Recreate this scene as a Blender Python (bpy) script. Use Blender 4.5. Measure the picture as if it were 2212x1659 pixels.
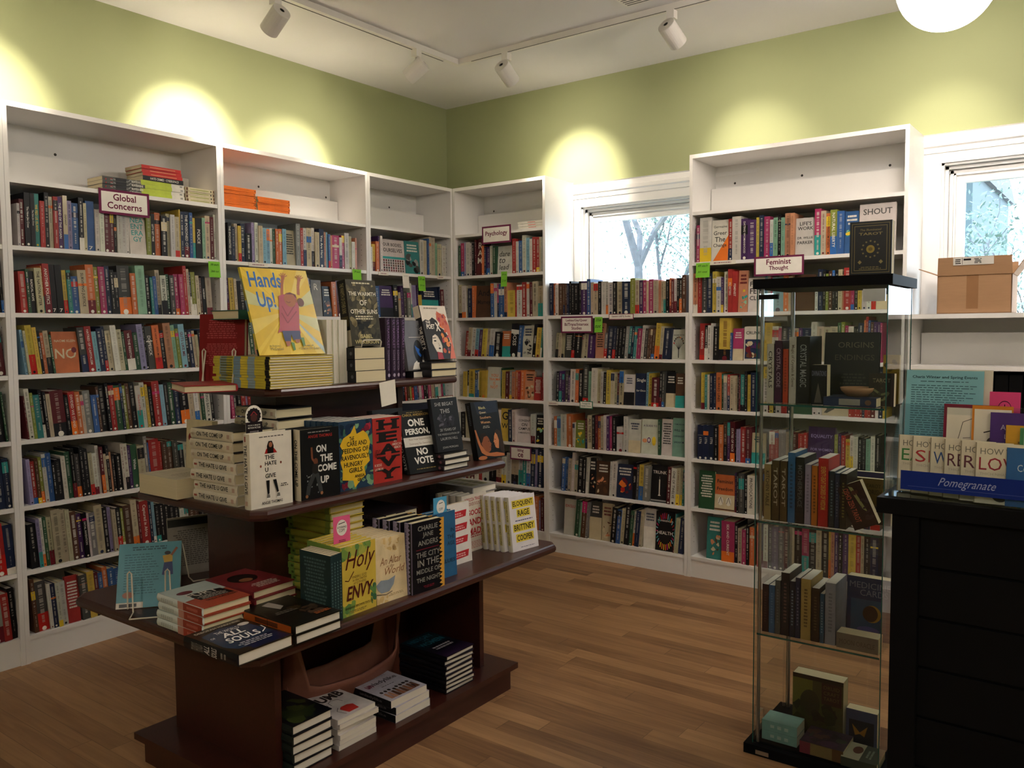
import bpy, math, random
from mathutils import Matrix, Vector
from math import radians, sin, cos, pi
for o in list(bpy.data.objects): bpy.data.objects.remove(o)
S = bpy.context.scene
COL = S.collection
# ---------------------------------------------------------------- camera
cam = bpy.data.cameras.new('camera'); cam.sensor_width = 36.0; cam.lens = 1813.1 / 2212 * 36; cam.clip_start = .05
camo = bpy.data.objects.new('camera', cam); COL.objects.link(camo); S.camera = camo
_yaw, _pit, _rol = 2.21366, -.063016, -.007768
_f = Vector((cos(_pit) * cos(_yaw), cos(_pit) * sin(_yaw), sin(_pit))); _r = Vector((sin(_yaw), -cos(_yaw), 0)); _u = _r.cross(_f)
_r2 = cos(_rol) * _r + sin(_rol) * _u; _u2 = -sin(_rol) * _r + cos(_rol) * _u
camo.matrix_world = Matrix(((_r2.x, _u2.x, -_f.x, 3.8764), (_r2.y, _u2.y, -_f.y, -4.4970), (_r2.z, _u2.z, -_f.z, 1.4474), (0, 0, 0, 1)))
# ---------------------------------------------------------------- view, world, light
S.view_settings.view_transform = 'Standard'; S.view_settings.look = 'None'; S.view_settings.gamma = 1.0
S.view_settings.use_curve_mapping = False; S.view_settings.exposure = 1.48
W = bpy.data.worlds.new('sky'); S.world = W; W.use_nodes = True
_bg = W.node_tree.nodes['Background']; _bg.inputs[0].default_value = (.78, .90, 1.0, 1); _bg.inputs[1].default_value = 3.6
GLOBE_E = 15.0       # emission of the glass globes
SPOT_W = 34.0       # watts of a track head
def portal(name, x0, x1, z0, z1, y):
    l = bpy.data.lights.new(name, 'AREA'); l.shape = 'RECTANGLE'; l.size = x1 - x0; l.size_y = z1 - z0; l.cycles.is_portal = True
    o = bpy.data.objects.new(name, l); COL.objects.link(o); o.location = ((x0 + x1) / 2, y, (z0 + z1) / 2); o.rotation_euler = (radians(-90), 0, 0)
portal('window_light', .84, 1.95, 1.45, 2.27, .50); portal('window_light', 3.03, 4.2, 1.45, 2.29, .50)
rnd = random.Random(7)
# ---------------------------------------------------------------- materials
def srgb(h):
    h = h.lstrip('#'); c = [int(h[i:i + 2], 16) / 255 for i in (0, 2, 4)]
    return tuple(x / 12.92 if x <= .04045 else ((x + .055) / 1.055) ** 2.4 for x in c) + (1,)
def nt(name):
    m = bpy.data.materials.new(name); m.use_nodes = True
    return m, m.node_tree, m.node_tree.nodes['Principled BSDF']
def noisy(name, col, rough=.6, var=.06, scale=8, spec=.5, bump=0, stretch=None, metal=0):
    m, t, b = nt(name); N = t.nodes; L = t.links
    tc = N.new('ShaderNodeTexCoord'); no = N.new('ShaderNodeTexNoise'); no.inputs['Scale'].default_value = scale; no.inputs['Detail'].default_value = 5
    if stretch:
        mp = N.new('ShaderNodeMapping'); mp.inputs['Scale'].default_value = stretch; L.new(tc.outputs['Object'], mp.inputs['Vector']); L.new(mp.outputs[0], no.inputs['Vector'])
    else: L.new(tc.outputs['Object'], no.inputs['Vector'])
    mx = N.new('ShaderNodeMix'); mx.data_type = 'RGBA'
    mx.inputs[6].default_value = tuple(c * (1 - var) for c in col[:3]) + (1,); mx.inputs[7].default_value = tuple(min(1, c * (1 + var)) for c in col[:3]) + (1,)
    L.new(no.outputs['Fac'], mx.inputs[0]); L.new(mx.outputs[2], b.inputs['Base Color'])
    b.inputs['Roughness'].default_value = rough; b.inputs['Specular IOR Level'].default_value = spec; b.inputs['Metallic'].default_value = metal
    if bump:
        bp = N.new('ShaderNodeBump'); bp.inputs['Strength'].default_value = bump; bp.inputs['Distance'].default_value = .002
        L.new(no.outputs['Fac'], bp.inputs['Height']); L.new(bp.outputs[0], b.inputs['Normal'])
    return m
M = {}
M['wall'] = noisy('green_wall_paint', (.295, .318, .163, 1), .75, .03, 3, .3)
M['ceil'] = noisy('ceiling_paint', (.63, .61, .605, 1), .9, .02, 3, .2)
M['white'] = noisy('white_laminate', (.76, .74, .715, 1), .42, .02, 4, .4)
M['hole'] = noisy('dark_hole', (.05, .045, .04, 1), .9, .1)
M['trim'] = noisy('white_trim_paint', (.78, .77, .76, 1), .4, .02, 4)
M['wood'] = noisy('mahogany_veneer', (.046, .012, .008, 1), .3, .35, 9, .5, .05, (9, 1, 9))
M['black'] = noisy('black_paint', (.003, .003, .0034, 1), .65, .25, 12, .1)
M['track'] = noisy('white_metal_paint', (.62, .59, .55, 1), .45, .03, 10)
M['metal'] = noisy('steel', (.45, .45, .46, 1), .3, .08, 30, .5, 0, None, 1)
M['wire'] = noisy('cream_coated_wire', (.62, .56, .44, 1), .35, .05, 30)
M['card'] = noisy('cardboard', (.36, .205, .11, 1), .8, .10, 14, .2, .1, (1, 1, 8))
M['leather'] = noisy('brown_leather', (.24, .085, .055, 1), .5, .35, 14, .5, .5)
M['leaf'] = noisy('pale_leaves', (.13, .20, .18, 1), .7, .4, 20)
M['bark'] = noisy('grey_bark', (.085, .09, .10, 1), .9, .5, 14)
M['ground'] = noisy('garden_ground', (.10, .12, .09, 1), .9, .4, 5)
M['brick'] = noisy('grey_clapboard', (.07, .10, .11, 1), .8, .2, 4, .3, 0, (1, 1, 20))
def attr_mat(name, rough, spec=.5, noise=.10, coat=0):
    m, t, b = nt(name); N = t.nodes; L = t.links
    a = N.new('ShaderNodeAttribute'); a.attribute_name = 'Col'
    tc = N.new('ShaderNodeTexCoord'); no = N.new('ShaderNodeTexNoise'); no.inputs['Scale'].default_value = 26; no.inputs['Detail'].default_value = 3
    L.new(tc.outputs['Object'], no.inputs['Vector'])
    mr = N.new('ShaderNodeMapRange'); mr.inputs[1].default_value = .3; mr.inputs[2].default_value = .7; mr.inputs[3].default_value = 1 - noise; mr.inputs[4].default_value = 1 + noise
    L.new(no.outputs['Fac'], mr.inputs[0])
    mu = N.new('ShaderNodeVectorMath'); mu.operation = 'SCALE'; L.new(a.outputs['Color'], mu.inputs[0]); L.new(mr.outputs[0], mu.inputs['Scale']); L.new(mu.outputs[0], b.inputs['Base Color'])
    b.inputs['Roughness'].default_value = rough; b.inputs['Specular IOR Level'].default_value = spec * .6; b.inputs['Coat Weight'].default_value = coat; b.inputs['Coat Roughness'].default_value = .12
    return m
M['print'] = attr_mat('printed_cover', .42)
M['gloss'] = attr_mat('glossy_printed_cover', .33, .4, .05, .08)
M['matte'] = attr_mat('printed_paper', .75, .25, .03)
def paper():
    m, t, b = nt('page_edges'); N = t.nodes; L = t.links
    a = N.new('ShaderNodeAttribute'); a.attribute_name = 'Col'
    tc = N.new('ShaderNodeTexCoord'); mp = N.new('ShaderNodeMapping'); mp.inputs['Scale'].default_value = (3, 900, 3); no = N.new('ShaderNodeTexNoise'); no.inputs['Scale'].default_value = 1
    L.new(tc.outputs['Object'], mp.inputs[0]); L.new(mp.outputs[0], no.inputs['Vector'])
    mr = N.new('ShaderNodeMapRange'); mr.inputs[3].default_value = .86; mr.inputs[4].default_value = 1.1; L.new(no.outputs['Fac'], mr.inputs[0])
    mu = N.new('ShaderNodeVectorMath'); mu.operation = 'SCALE'; L.new(a.outputs['Color'], mu.inputs[0]); L.new(mr.outputs[0], mu.inputs['Scale']); L.new(mu.outputs[0], b.inputs['Base Color'])
    b.inputs['Roughness'].default_value = .85; b.inputs['Specular IOR Level'].default_value = .2
    return m
M['page'] = paper()
def glass(name, tint, refl=1.0, rough=0.0, ior=1.5, base=.04):
    m = bpy.data.materials.new(name); m.use_nodes = True; t = m.node_tree; N = t.nodes; L = t.links; N.clear()
    o = N.new('ShaderNodeOutputMaterial'); mx = N.new('ShaderNodeMixShader'); tr = N.new('ShaderNodeBsdfTransparent'); gl = N.new('ShaderNodeBsdfGlossy'); fr = N.new('ShaderNodeFresnel')
    fr.inputs['IOR'].default_value = ior; tr.inputs[0].default_value = tint; gl.inputs['Roughness'].default_value = rough; gl.inputs[0].default_value = (refl, refl, refl, 1)
    no = N.new('ShaderNodeTexNoise'); no.inputs['Scale'].default_value = 3; mr = N.new('ShaderNodeMapRange'); mr.inputs[3].default_value = .96; mr.inputs[4].default_value = 1.0
    mc = N.new('ShaderNodeVectorMath'); mc.operation = 'SCALE'; mc.inputs[0].default_value = tint[:3]; L.new(no.outputs['Fac'], mr.inputs[0]); L.new(mr.outputs[0], mc.inputs['Scale']); L.new(mc.outputs[0], tr.inputs[0])
    ge = N.new('ShaderNodeNewGeometry'); inv = N.new('ShaderNodeMath'); inv.operation = 'SUBTRACT'; inv.inputs[0].default_value = 1; L.new(ge.outputs['Backfacing'], inv.inputs[1]); mm = N.new('ShaderNodeMath'); mm.operation = 'MULTIPLY'; L.new(fr.outputs[0], mm.inputs[0]); L.new(inv.outputs[0], mm.inputs[1])
    L.new(mm.outputs[0], mx.inputs[0]); L.new(tr.outputs[0], mx.inputs[1]); L.new(gl.outputs[0], mx.inputs[2]); L.new(mx.outputs[0], o.inputs[0])
    return m
M['glass'] = glass('clear_glass', (.955, .975, .97, 1)); M['glassedge'] = noisy('green_glass_edge', (.015, .09, .075, 1), .15, .2, 20, .6)
M['pane'] = glass('window_glass', (.95, .98, 1, 1)); M['acrylic'] = glass('clear_acrylic', (.90, .93, .95, 1), 1, .02)
def emis(name, col, e):
    m, t, b = nt(name); N = t.nodes; L = t.links
    no = N.new('ShaderNodeTexNoise'); no.inputs['Scale'].default_value = 2; mr = N.new('ShaderNodeMapRange'); mr.inputs[3].default_value = e * .97; mr.inputs[4].default_value = e * 1.03
    L.new(no.outputs['Fac'], mr.inputs[0]); L.new(mr.outputs[0], b.inputs['Emission Strength']); b.inputs['Base Color'].default_value = (.8, .8, .8, 1); b.inputs['Emission Color'].default_value = col
    return m
M['globe'] = emis('lit_opal_glass', (1.0, .895, .80, 1), GLOBE_E); M['bulb'] = emis('lit_bulb', (1, .87, .7, 1), 20)
def floor_mat():
    m, t, b = nt('oak_strip_floor'); N = t.nodes; L = t.links
    tc = N.new('ShaderNodeTexCoord')
    sx = N.new('ShaderNodeSeparateXYZ'); L.new(tc.outputs['Object'], sx.inputs[0])
    def math(op, a, bb=None):
        n = N.new('ShaderNodeMath'); n.operation = op
        for i, v in ((0, a), (1, bb)):
            if v is None: continue
            if isinstance(v, (int, float)): n.inputs[i].default_value = v
            else: L.new(v, n.inputs[i])
        return n.outputs[0]
    yw = math('DIVIDE', sx.outputs['Y'], .083); row = math('FLOOR', yw); fy = math('FRACT', yw)
    wn = N.new('ShaderNodeTexWhiteNoise'); wn.noise_dimensions = '1D'; L.new(row, wn.inputs['W'])
    xo = math('ADD', math('DIVIDE', sx.outputs['X'], .95), math('MULTIPLY', wn.outputs['Value'], 9)); cell = math('FLOOR', xo); fx = math('FRACT', xo)
    cv = N.new('ShaderNodeCombineXYZ'); L.new(cell, cv.inputs[0]); L.new(row, cv.inputs[1])
    w2 = N.new('ShaderNodeTexWhiteNoise'); w2.noise_dimensions = '2D'; L.new(cv.outputs[0], w2.inputs['Vector'])
    # grain: noise stretched along x, shifted per board
    gx = N.new('ShaderNodeCombineXYZ'); L.new(math('ADD', math('MULTIPLY', sx.outputs['X'], 2.2), math('MULTIPLY', w2.outputs['Value'], 40)), gx.inputs[0]); L.new(math('MULTIPLY', sx.outputs['Y'], 30), gx.inputs[1])
    g = N.new('ShaderNodeTexNoise'); g.inputs['Scale'].default_value = 1.0; g.inputs['Detail'].default_value = 6; g.inputs['Distortion'].default_value = 1.2; L.new(gx.outputs[0], g.inputs['Vector'])
    k = N.new('ShaderNodeTexNoise'); k.inputs['Scale'].default_value = 2.6; k.inputs['Detail'].default_value = 3; L.new(tc.outputs['Object'], k.inputs['Vector'])
    r = N.new('ShaderNodeValToRGB'); cr = r.color_ramp
    cr.elements[0].position = .25; cr.elements[0].color = (.15, .07, .03, 1); cr.elements[1].position = .75; cr.elements[1].color = (.44, .245, .112, 1)
    e = cr.elements.new(.5); e.color = (.30, .157, .070, 1)
    v = math('ADD', math('ADD', math('MULTIPLY', g.outputs['Fac'], .55), math('MULTIPLY', w2.outputs['Value'], .30)), math('MULTIPLY', k.outputs['Fac'], .18))
    L.new(v, r.inputs[0])
    seam = math('MULTIPLY', math('GREATER_THAN', fy, .022), math('GREATER_THAN', fx, .003))
    sc = N.new('ShaderNodeVectorMath'); sc.operation = 'SCALE'; L.new(r.outputs[0], sc.inputs[0]); L.new(math('ADD', math('MULTIPLY', seam, .45), .55), sc.inputs['Scale'])
    L.new(sc.outputs[0], b.inputs['Base Color']); b.inputs['Roughness'].default_value = .42; b.inputs['Specular IOR Level'].default_value = .35
    bp = N.new('ShaderNodeBump'); bp.inputs['Strength'].default_value = .12; bp.inputs['Distance'].default_value = .002; L.new(v, bp.inputs['Height']); L.new(bp.outputs[0], b.inputs['Normal'])
    return m
M['floor'] = floor_mat()
# ---------------------------------------------------------------- mesh tools
I4 = Matrix.Identity(4)
class MB:
    """collects polygons with a material slot and a colour each"""
    def __init__(s, T=I4): s.v = []; s.f = []; s.m = []; s.c = []; s.mats = []; s.T = T; s.smooth = False
    def mi(s, mat):
        if mat not in s.mats: s.mats.append(mat)
        return s.mats.index(mat)
    def add(s, vs, fs, mat, col=(1, 1, 1, 1)):
        o = len(s.v); s.v += [s.T @ Vector(v) for v in vs]; k = s.mi(mat)
        for f in fs: s.f.append(tuple(o + i for i in f)); s.m.append(k); s.c.append(col)
    def box(s, x0, y0, z0, x1, y1, z1, mat, col=(1, 1, 1, 1)):
        s.add([(x0, y0, z0), (x1, y0, z0), (x1, y1, z0), (x0, y1, z0), (x0, y0, z1), (x1, y0, z1), (x1, y1, z1), (x0, y1, z1)],
              [(0, 3, 2, 1), (4, 5, 6, 7), (0, 1, 5, 4), (1, 2, 6, 5), (2, 3, 7, 6), (3, 0, 4, 7)], mat, col)
    def prism(s, pts, a0, a1, axis, mat, col=(1, 1, 1, 1)):
        """extrude a 2D outline along an axis (0,1,2); outline coordinates are the two other axes in order"""
        def P(p, a): q = list(p); q.insert(axis, a); return tuple(q)
        n = len(pts); s.add([P(p, a0) for p in pts] + [P(p, a1) for p in pts], [tuple(range(n))[::-1], tuple(range(n, 2 * n))] + [(i, (i + 1) % n, n + (i + 1) % n, n + i) for i in range(n)], mat, col)
    def tube(s, pts, r, mat, n=8, col=(1, 1, 1, 1), cap=True):
        pts = [Vector(p) for p in pts]; rings = []; rr = r if isinstance(r, (list, tuple)) else [r] * len(pts)
        up = Vector((0, 0, 1)); vs = []
        for i, p in enumerate(pts):
            d = (pts[min(i + 1, len(pts) - 1)] - pts[max(i - 1, 0)]).normalized()
            a = d.cross(up)
            if a.length < .05: a = d.cross(Vector((1, 0, 0)))
            a.normalize(); b2 = d.cross(a).normalized()
            vs += [p + rr[i] * (cos(2 * pi * k / n) * a + sin(2 * pi * k / n) * b2) for k in range(n)]
        fs = [(i * n + k, i * n + (k + 1) % n, (i + 1) * n + (k + 1) % n, (i + 1) * n + k) for i in range(len(pts) - 1) for k in range(n)]
        if cap: fs += [tuple(range(n))[::-1], tuple((len(pts) - 1) * n + k for k in range(n))]
        s.add(vs, fs, mat, col)
    def lathe(s, prof, mat, n=32, c=(0, 0, 0), col=(1, 1, 1, 1)):
        vs = []; fs = []
        for r, z in prof: vs += [(c[0] + r * cos(2 * pi * k / n), c[1] + r * sin(2 * pi * k / n), c[2] + z) for k in range(n)]
        for i in range(len(prof) - 1): fs += [(i * n + k, i * n + (k + 1) % n, (i + 1) * n + (k + 1) % n, (i + 1) * n + k) for k in range(n)]
        s.add(vs, fs, mat, col)
    def mesh(s, name):
        me = bpy.data.meshes.new(name); me.from_pydata([tuple(v) for v in s.v], [], s.f)
        for m in s.mats: me.materials.append(m)
        me.polygons.foreach_set('material_index', s.m)
        if any(c != (1, 1, 1, 1) for c in s.c):
            ca = me.color_attributes.new('Col', 'FLOAT_COLOR', 'CORNER'); buf = []
            for f, c in zip(s.f, s.c): buf += list(c) * len(f)
            ca.data.foreach_set('color', buf)
        if s.smooth: me.polygons.foreach_set('use_smooth', [True] * len(s.f))
        me.update(); return me
    def obj(s, name, parent=None, label=None, cat=None, group=None, kind=None):
        o = bpy.data.objects.new(name, s.mesh(name)); COL.objects.link(o)
        if parent: o.parent = parent
        return tag(o, label, cat, group, kind)
def tag(o, label=None, cat=None, group=None, kind=None):
    for k, v in (('label', label), ('category', cat), ('group', group), ('kind', kind)):
        if v: o[k] = v
    return o
def empty(name, M4=I4, label=None, cat=None, group=None):
    o = bpy.data.objects.new(name, None); o.empty_display_size = .05; COL.objects.link(o); o.matrix_world = M4
    return tag(o, label, cat, group)
def dup(o, M4, label=None, group=None):
    c = o.copy(); COL.objects.link(c); c.matrix_world = M4
    if label: c['label'] = label
    if group: c['group'] = group
    for ch in o.children:
        d = ch.copy(); COL.objects.link(d); d.parent = c; d.matrix_parent_inverse = ch.matrix_parent_inverse
        for g in ch.children:
            e = g.copy(); COL.objects.link(e); e.parent = d
    return c
# ---------------------------------------------------------------- lettering
_tc = {}
def letters(text, bold=0.0, shear=0.0):
    k = (text, bold, shear)
    if k in _tc: return _tc[k]
    cu = bpy.data.curves.new('t', 'FONT'); cu.body = text; cu.resolution_u = 2; cu.offset = bold; cu.shear = shear
    ob = bpy.data.objects.new('t', cu); me = bpy.data.meshes.new_from_object(ob)
    vs = [(v.co.x, v.co.y) for v in me.vertices]; fs = [tuple(p.vertices) for p in me.polygons]
    bpy.data.objects.remove(ob); bpy.data.curves.remove(cu); bpy.data.meshes.remove(me)
    if vs:
        x0 = min(v[0] for v in vs); x1 = max(v[0] for v in vs); y0 = min(v[1] for v in vs); y1 = max(v[1] for v in vs)
        vs = [((x - x0) / max(x1 - x0, 1e-6), (y - y0) / max(y1 - y0, 1e-6)) for x, y in vs]
        asp = (x1 - x0) / max(y1 - y0, 1e-6)
    else: asp = 1
    _tc[k] = (vs, fs, asp); return _tc[k]
PAL = dict(k='#17161a', w='#d9d4c8', e='#c4b695', g='#2f5a3c', t='#2f8f8a', a='#7fb3c6', b='#2c5f9e', n='#1f2b49', p='#4a2560', l='#9b8fb8', m='#b52a66', r='#b3241f',
           d='#641a24', o='#d9702a', y='#d9b930', h='#8c9630', s='#8e8d89', c='#4a4946', u='#5b3a26', f='#d08a63', j='#86b89a')
CN = dict(k='black', w='white', e='cream', g='green', t='teal', a='light blue', b='blue', n='navy', p='purple', l='lilac', m='magenta', r='red', d='maroon', o='orange', y='yellow', h='olive', s='grey', c='charcoal', u='brown', f='peach', j='mint')
def C(c):
    return srgb(PAL[c]) if len(c) == 1 else srgb(c)
class Art:
    """flat drawing on a face: origin O, unit vectors U (right), V (up), size w,h; N is the outward normal"""
    def __init__(s, mb, O, U, V, w, h, mat): s.mb = mb; s.O = Vector(O); s.U = Vector(U); s.V = Vector(V); s.N = s.U.cross(s.V); s.w = w; s.h = h; s.mat = mat; s.k = 0
    def put(s, pts, faces, col):
        s.k += 1; d = s.N * (.00012 * s.k + .0002)
        s.mb.add([s.O + s.U * (x * s.w) + s.V * (y * s.h) + d for x, y in pts], faces, s.mat, C(col) if isinstance(col, str) else col)
    def rect(s, x0, y0, x1, y1, col): s.put([(x0, y0), (x1, y0), (x1, y1), (x0, y1)], [(0, 1, 2, 3)], col)
    def poly(s, pts, col): s.put(pts, [tuple(range(len(pts)))], col)
    def ell(s, cx, cy, rx, ry, col, n=20): s.poly([(cx + rx * cos(2 * pi * i / n), cy + ry * sin(2 * pi * i / n)) for i in range(n)], col)
    def line(s, pts, wd, col):
        """stroke in relative units of width"""
        a = s.h / s.w
        for (x0, y0), (x1, y1) in zip(pts, pts[1:]):
            dx, dy = x1 - x0, (y1 - y0) * a; l = math.hypot(dx, dy) or 1; nx, ny = -dy / l * wd / 2, dx / l * wd / 2 / a
            s.put([(x0 - nx, y0 - ny), (x1 - nx, y1 - ny), (x1 + nx, y1 + ny), (x0 + nx, y0 + ny)], [(0, 1, 2, 3)], col); s.k -= 1
        s.k += 1
    def text(s, t, x0, y0, x1, y1, col, bold=.0, shear=0, fit=False, al='c', down=False):
        vs, fs, asp = letters(t, bold, shear)
        if not vs: return
        if fit:
            bw = (x1 - x0) * s.w; bh = (y1 - y0) * s.h
            if down: bw, bh = bh, bw
            tw = min(bw, bh * asp); th = tw / asp if tw < bh * asp else bh
            fx, fy = tw / bw, min(1, th / bh)
        else: fx = fy = 1
        if down:   # reads from top to bottom
            pts = [(x0 + (x1 - x0) * (.5 + (y - .5) * fy), y1 - (y1 - y0) * (.5 + (x - .5) * fx)) for x, y in vs]
        else:
            ox = {'c': .5 - fx / 2, 'l': 0, 'r': 1 - fx}[al]
            pts = [(x0 + (x1 - x0) * (ox + x * fx), y0 + (y1 - y0) * (.5 + (y - .5) * fy)) for x, y in vs]
        s.put(pts, fs, col)
    def scribble(s, x0, y0, x1, y1, rows, col, rr, fill=.55, align='c'):
        """rows of small dashes that stand for print too small to read"""
        dy = (y1 - y0) / rows; s.k += 1
        for i in range(rows):
            ww = (x1 - x0) * rr.uniform(.7, 1.0); x = x0 + ((x1 - x0) - ww) / 2 if align == 'c' else x0; xe = x + ww; y = y1 - (i + .5) * dy
            while x < xe - .01:
                l = min(rr.uniform(.03, .10), xe - x); s.put([(x, y - dy * fill / 2), (x + l, y - dy * fill / 2), (x + l, y + dy * fill / 2), (x, y + dy * fill / 2)], [(0, 1, 2, 3)], col); s.k -= 1; x += l + .018
        s.k += 1
    def blobs(s, n, x0, y0, x1, y1, r, cols, rr):
        s.k += 1
        for i in range(n):
            cx, cy = rr.uniform(x0, x1), rr.uniform(y0, y1); q = r * rr.uniform(.5, 1.3); a0 = rr.uniform(0, 6); st = rr.uniform(.3, 1); asp = s.w / s.h
            pts = []
            for k in range(8):
                a = 2 * pi * k / 8; rad = q * rr.uniform(.6, 1.2); px, py = rad * cos(a), rad * st * sin(a); pts.append((min(1, max(0, cx + px * cos(a0) - py * sin(a0))), min(1, max(0, cy + (px * sin(a0) + py * cos(a0)) * asp))))
            s.k = (s.k % 6) + 1; s.poly(pts, rr.choice(cols)); s.k -= 1
        s.k = 8
# ---------------------------------------------------------------- books
PAPER = srgb('#d8cba8'); PAPERW = srgb('#ddd6c8')
def book_parts(cv, pg, w, h, t, col, scol, hard, mat, pcol=PAPER, back=None):
    """local frame: x from spine to fore edge, y from front cover to back cover, z from foot to head"""
    b = min(.0026, t * .14) if hard else .0009; ov = .0035 if hard else .0004; back = back or col
    cv.box(0, 0, 0, w, b, h, mat, col); cv.box(0, t - b, 0, w, t, h, mat, back)
    n = 5 if hard else 1; bul = min(.004, t * .16) if hard else 0
    prof = [(-bul * sin(pi * i / n), b * 0 + t * i / n) for i in range(n + 1)] if hard else [(0, 0), (0, t)]
    inner = [(b, t * (1 - i / n) * .98 + t * .01) for i in range(n + 1)] if hard else [(b, t), (b, 0)]
    cv.prism(prof + inner, 0, h, 2, mat, scol)
    pg.box(b, b, ov, w - ov, t - b, h - ov, M['page'], pcol)
def front_art(mb, w, h, mat): return Art(mb, (0, 0, 0), (1, 0, 0), (0, 0, 1), w, h, mat)
def back_art(mb, w, h, t, mat): return Art(mb, (w, t, 0), (-1, 0, 0), (0, 0, 1), w, h, mat)
def spine_art(mb, h, t, mat, hard=True): return Art(mb, (-min(.004, t * .16) if hard else 0, t, 0), (0, -1, 0), (0, 0, 1), t, h, mat)
def basis(o, x, y, z):
    x, y, z = Vector(x), Vector(y), Vector(z)
    return Matrix(((x.x, y.x, z.x, o[0]), (x.y, y.y, z.y, o[1]), (x.z, y.z, z.z, o[2]), (0, 0, 0, 1)))
def M_up(x, y, z, rot, lean=0, dz=0):
    """upright book: foot of the cover at the spine corner, cover looks along local -y"""
    return Matrix.Translation((x, y, z + dz)) @ Matrix.Rotation(radians(rot), 4, 'Z') @ Matrix.Rotation(radians(-lean), 4, 'X')
def M_flat(x, y, z, rot=0):
    """book lying face up; at rot 0 the spine looks to world -y, the foot is at the +x end; (x, y) is the foot corner at the spine, z the top cover"""
    return Matrix.Translation((x, y, z)) @ Matrix.Rotation(radians(rot), 4, 'Z') @ basis((0, 0, 0), (0, 1, 0), (0, 0, -1), (-1, 0, 0))
HERO = []
def hero(kind, w, h, t, col, scol=None, front=None, spine=None, back=None, gloss=False, M4=I4, label='', group=None, pcol=PAPER, bcol=None, seed=1):
    mat = M['gloss'] if gloss else M['print']; hard = kind == 'hardcover_book'
    e = empty(kind, M4, label, 'book', group)
    cv = MB(); pg = MB(); book_parts(cv, pg, w, h, t, C(col), C(scol or col), hard, mat, pcol, C(bcol or col))
    rr = random.Random(seed)
    if front: front(front_art(cv, w, h, mat), rr)
    if spine: spine(spine_art(cv, h, t, mat, hard), rr)
    if back: back(back_art(cv, w, h, t, mat), rr)
    cv.obj('cover', e); pg.obj('page_block', e)
    return e
# ---------------------------------------------------------------- room
DW = .36; HC = 3.113; X1 = 6.2; Y0 = -7.6
m = MB(); m.box(-DW, Y0, -.1, X1, DW, 0, M['floor']); m.obj('floor', kind='structure')
m = MB(); m.box(-DW - .2, Y0 - .2, HC, X1 + .2, DW + .2, HC + .15, M['ceil']); m.obj('ceiling', kind='structure')
m = MB(); m.box(-DW - .2, Y0 - .2, 0, -DW, DW + .2, HC, M['wall']); m.obj('wall_left', kind='structure')
WIN = [(.835, 1.95, 1.45, 2.272), (3.025, 4.2, 1.45, 2.294)]
m = MB(); x = -DW
for a, b, c, d in WIN:
    m.box(x, DW, 0, a, DW + .2, HC, M['wall']); m.box(a, DW, 0, b, DW + .2, c, M['wall']); m.box(a, DW, d, b, DW + .2, HC, M['wall']); x = b
m.box(x, DW, 0, X1 + .2, DW + .2, HC, M['wall']); m.obj('wall_back', kind='structure')
m = MB(); m.box(X1, Y0 - .2, 0, X1 + .2, DW, HC, M['wall']); m.obj('wall_right', kind='structure')
m = MB(); m.box(-DW, Y0 - .2, 0, X1, Y0, HC, M['wall']); m.obj('wall_front', kind='structure')
for n, (a, b, c, d) in enumerate(WIN):
    e = tag(empty('window_%d' % (n + 1), Matrix.Translation(((a + b) / 2, DW, c))), kind='structure')
    e['kind'] = 'structure'; T = Matrix.Translation((-(a + b) / 2, -DW, -c))
    m = MB(T); g = .018; R = M['trim']     # casing boards and moulded head
    top = 2.422 if n == 0 else 2.442; lf = a - .105; rt = b + .105; lo = c - .1
    m.box(lf, DW - .014, lo, a, DW + .001, top - .09, R); m.box(b, DW - .014, lo, rt, DW + .001, top - .09, R); m.box(a, DW - .014, d, b, DW + .001, top - .09, R)
    m.prism([(DW, top - .095), (DW - .02, top - .095), (DW - .024, top - .07), (DW - .034, top - .062), (DW - .036, top - .04), (DW - .026, top - .036), (DW - .026, top - .006), (DW - .034, top), (DW, top)], lf - .012, rt + .012, 0, R)
    m.obj('window_casing', e)
    m = MB(T)                                # jambs and stops
    m.box(a, DW, c, a + .012, DW + .2, d, R); m.box(b - .012, DW, c, b, DW + .2, d, R); m.box(a, DW, d - .012, b, DW + .2, d, R); m.box(a, DW - .02, c - .02, b, DW + .2, c, R)
    for q in (.0, .02): m.box(a + .012 + q, DW + .03 + q, c, a + .028 + q, DW + .045 + q, d - .012 - q, R); m.box(a + .012, DW + .03 + q, d - .03 - q, b, DW + .045 + q, d - .014 - q, R)
    m.obj('window_jamb', e)
    m = MB(T); f = .05; y0, y1 = DW + .06, DW + .095
    m.box(a + .012, y0, c, a + .05 + f, y1, d - .012, R); m.box(b - .05 - f, y0, c, b - .012, y1, d - .012, R); m.box(a + .05 + f, y0, d - .05 - f, b - .05 - f, y1, d - .012, R); m.box(a + .05 + f, y0, c, b - .05 - f, y1, c + f, R)
    m.box(a + .05, y0 - .012, c, a + .06, y0, d - .05, R); m.box(a + .05, y0 - .012, d - .06, b - .05, y0, d - .05, R)
    wf = m.obj('window_frame', e)
    m = MB(T); m.box(a + .05 + f, DW + .074, c + f, b - .05 - f, DW + .078, d - .05 - f, M['pane']); m.obj('window_pane', wf)
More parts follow.
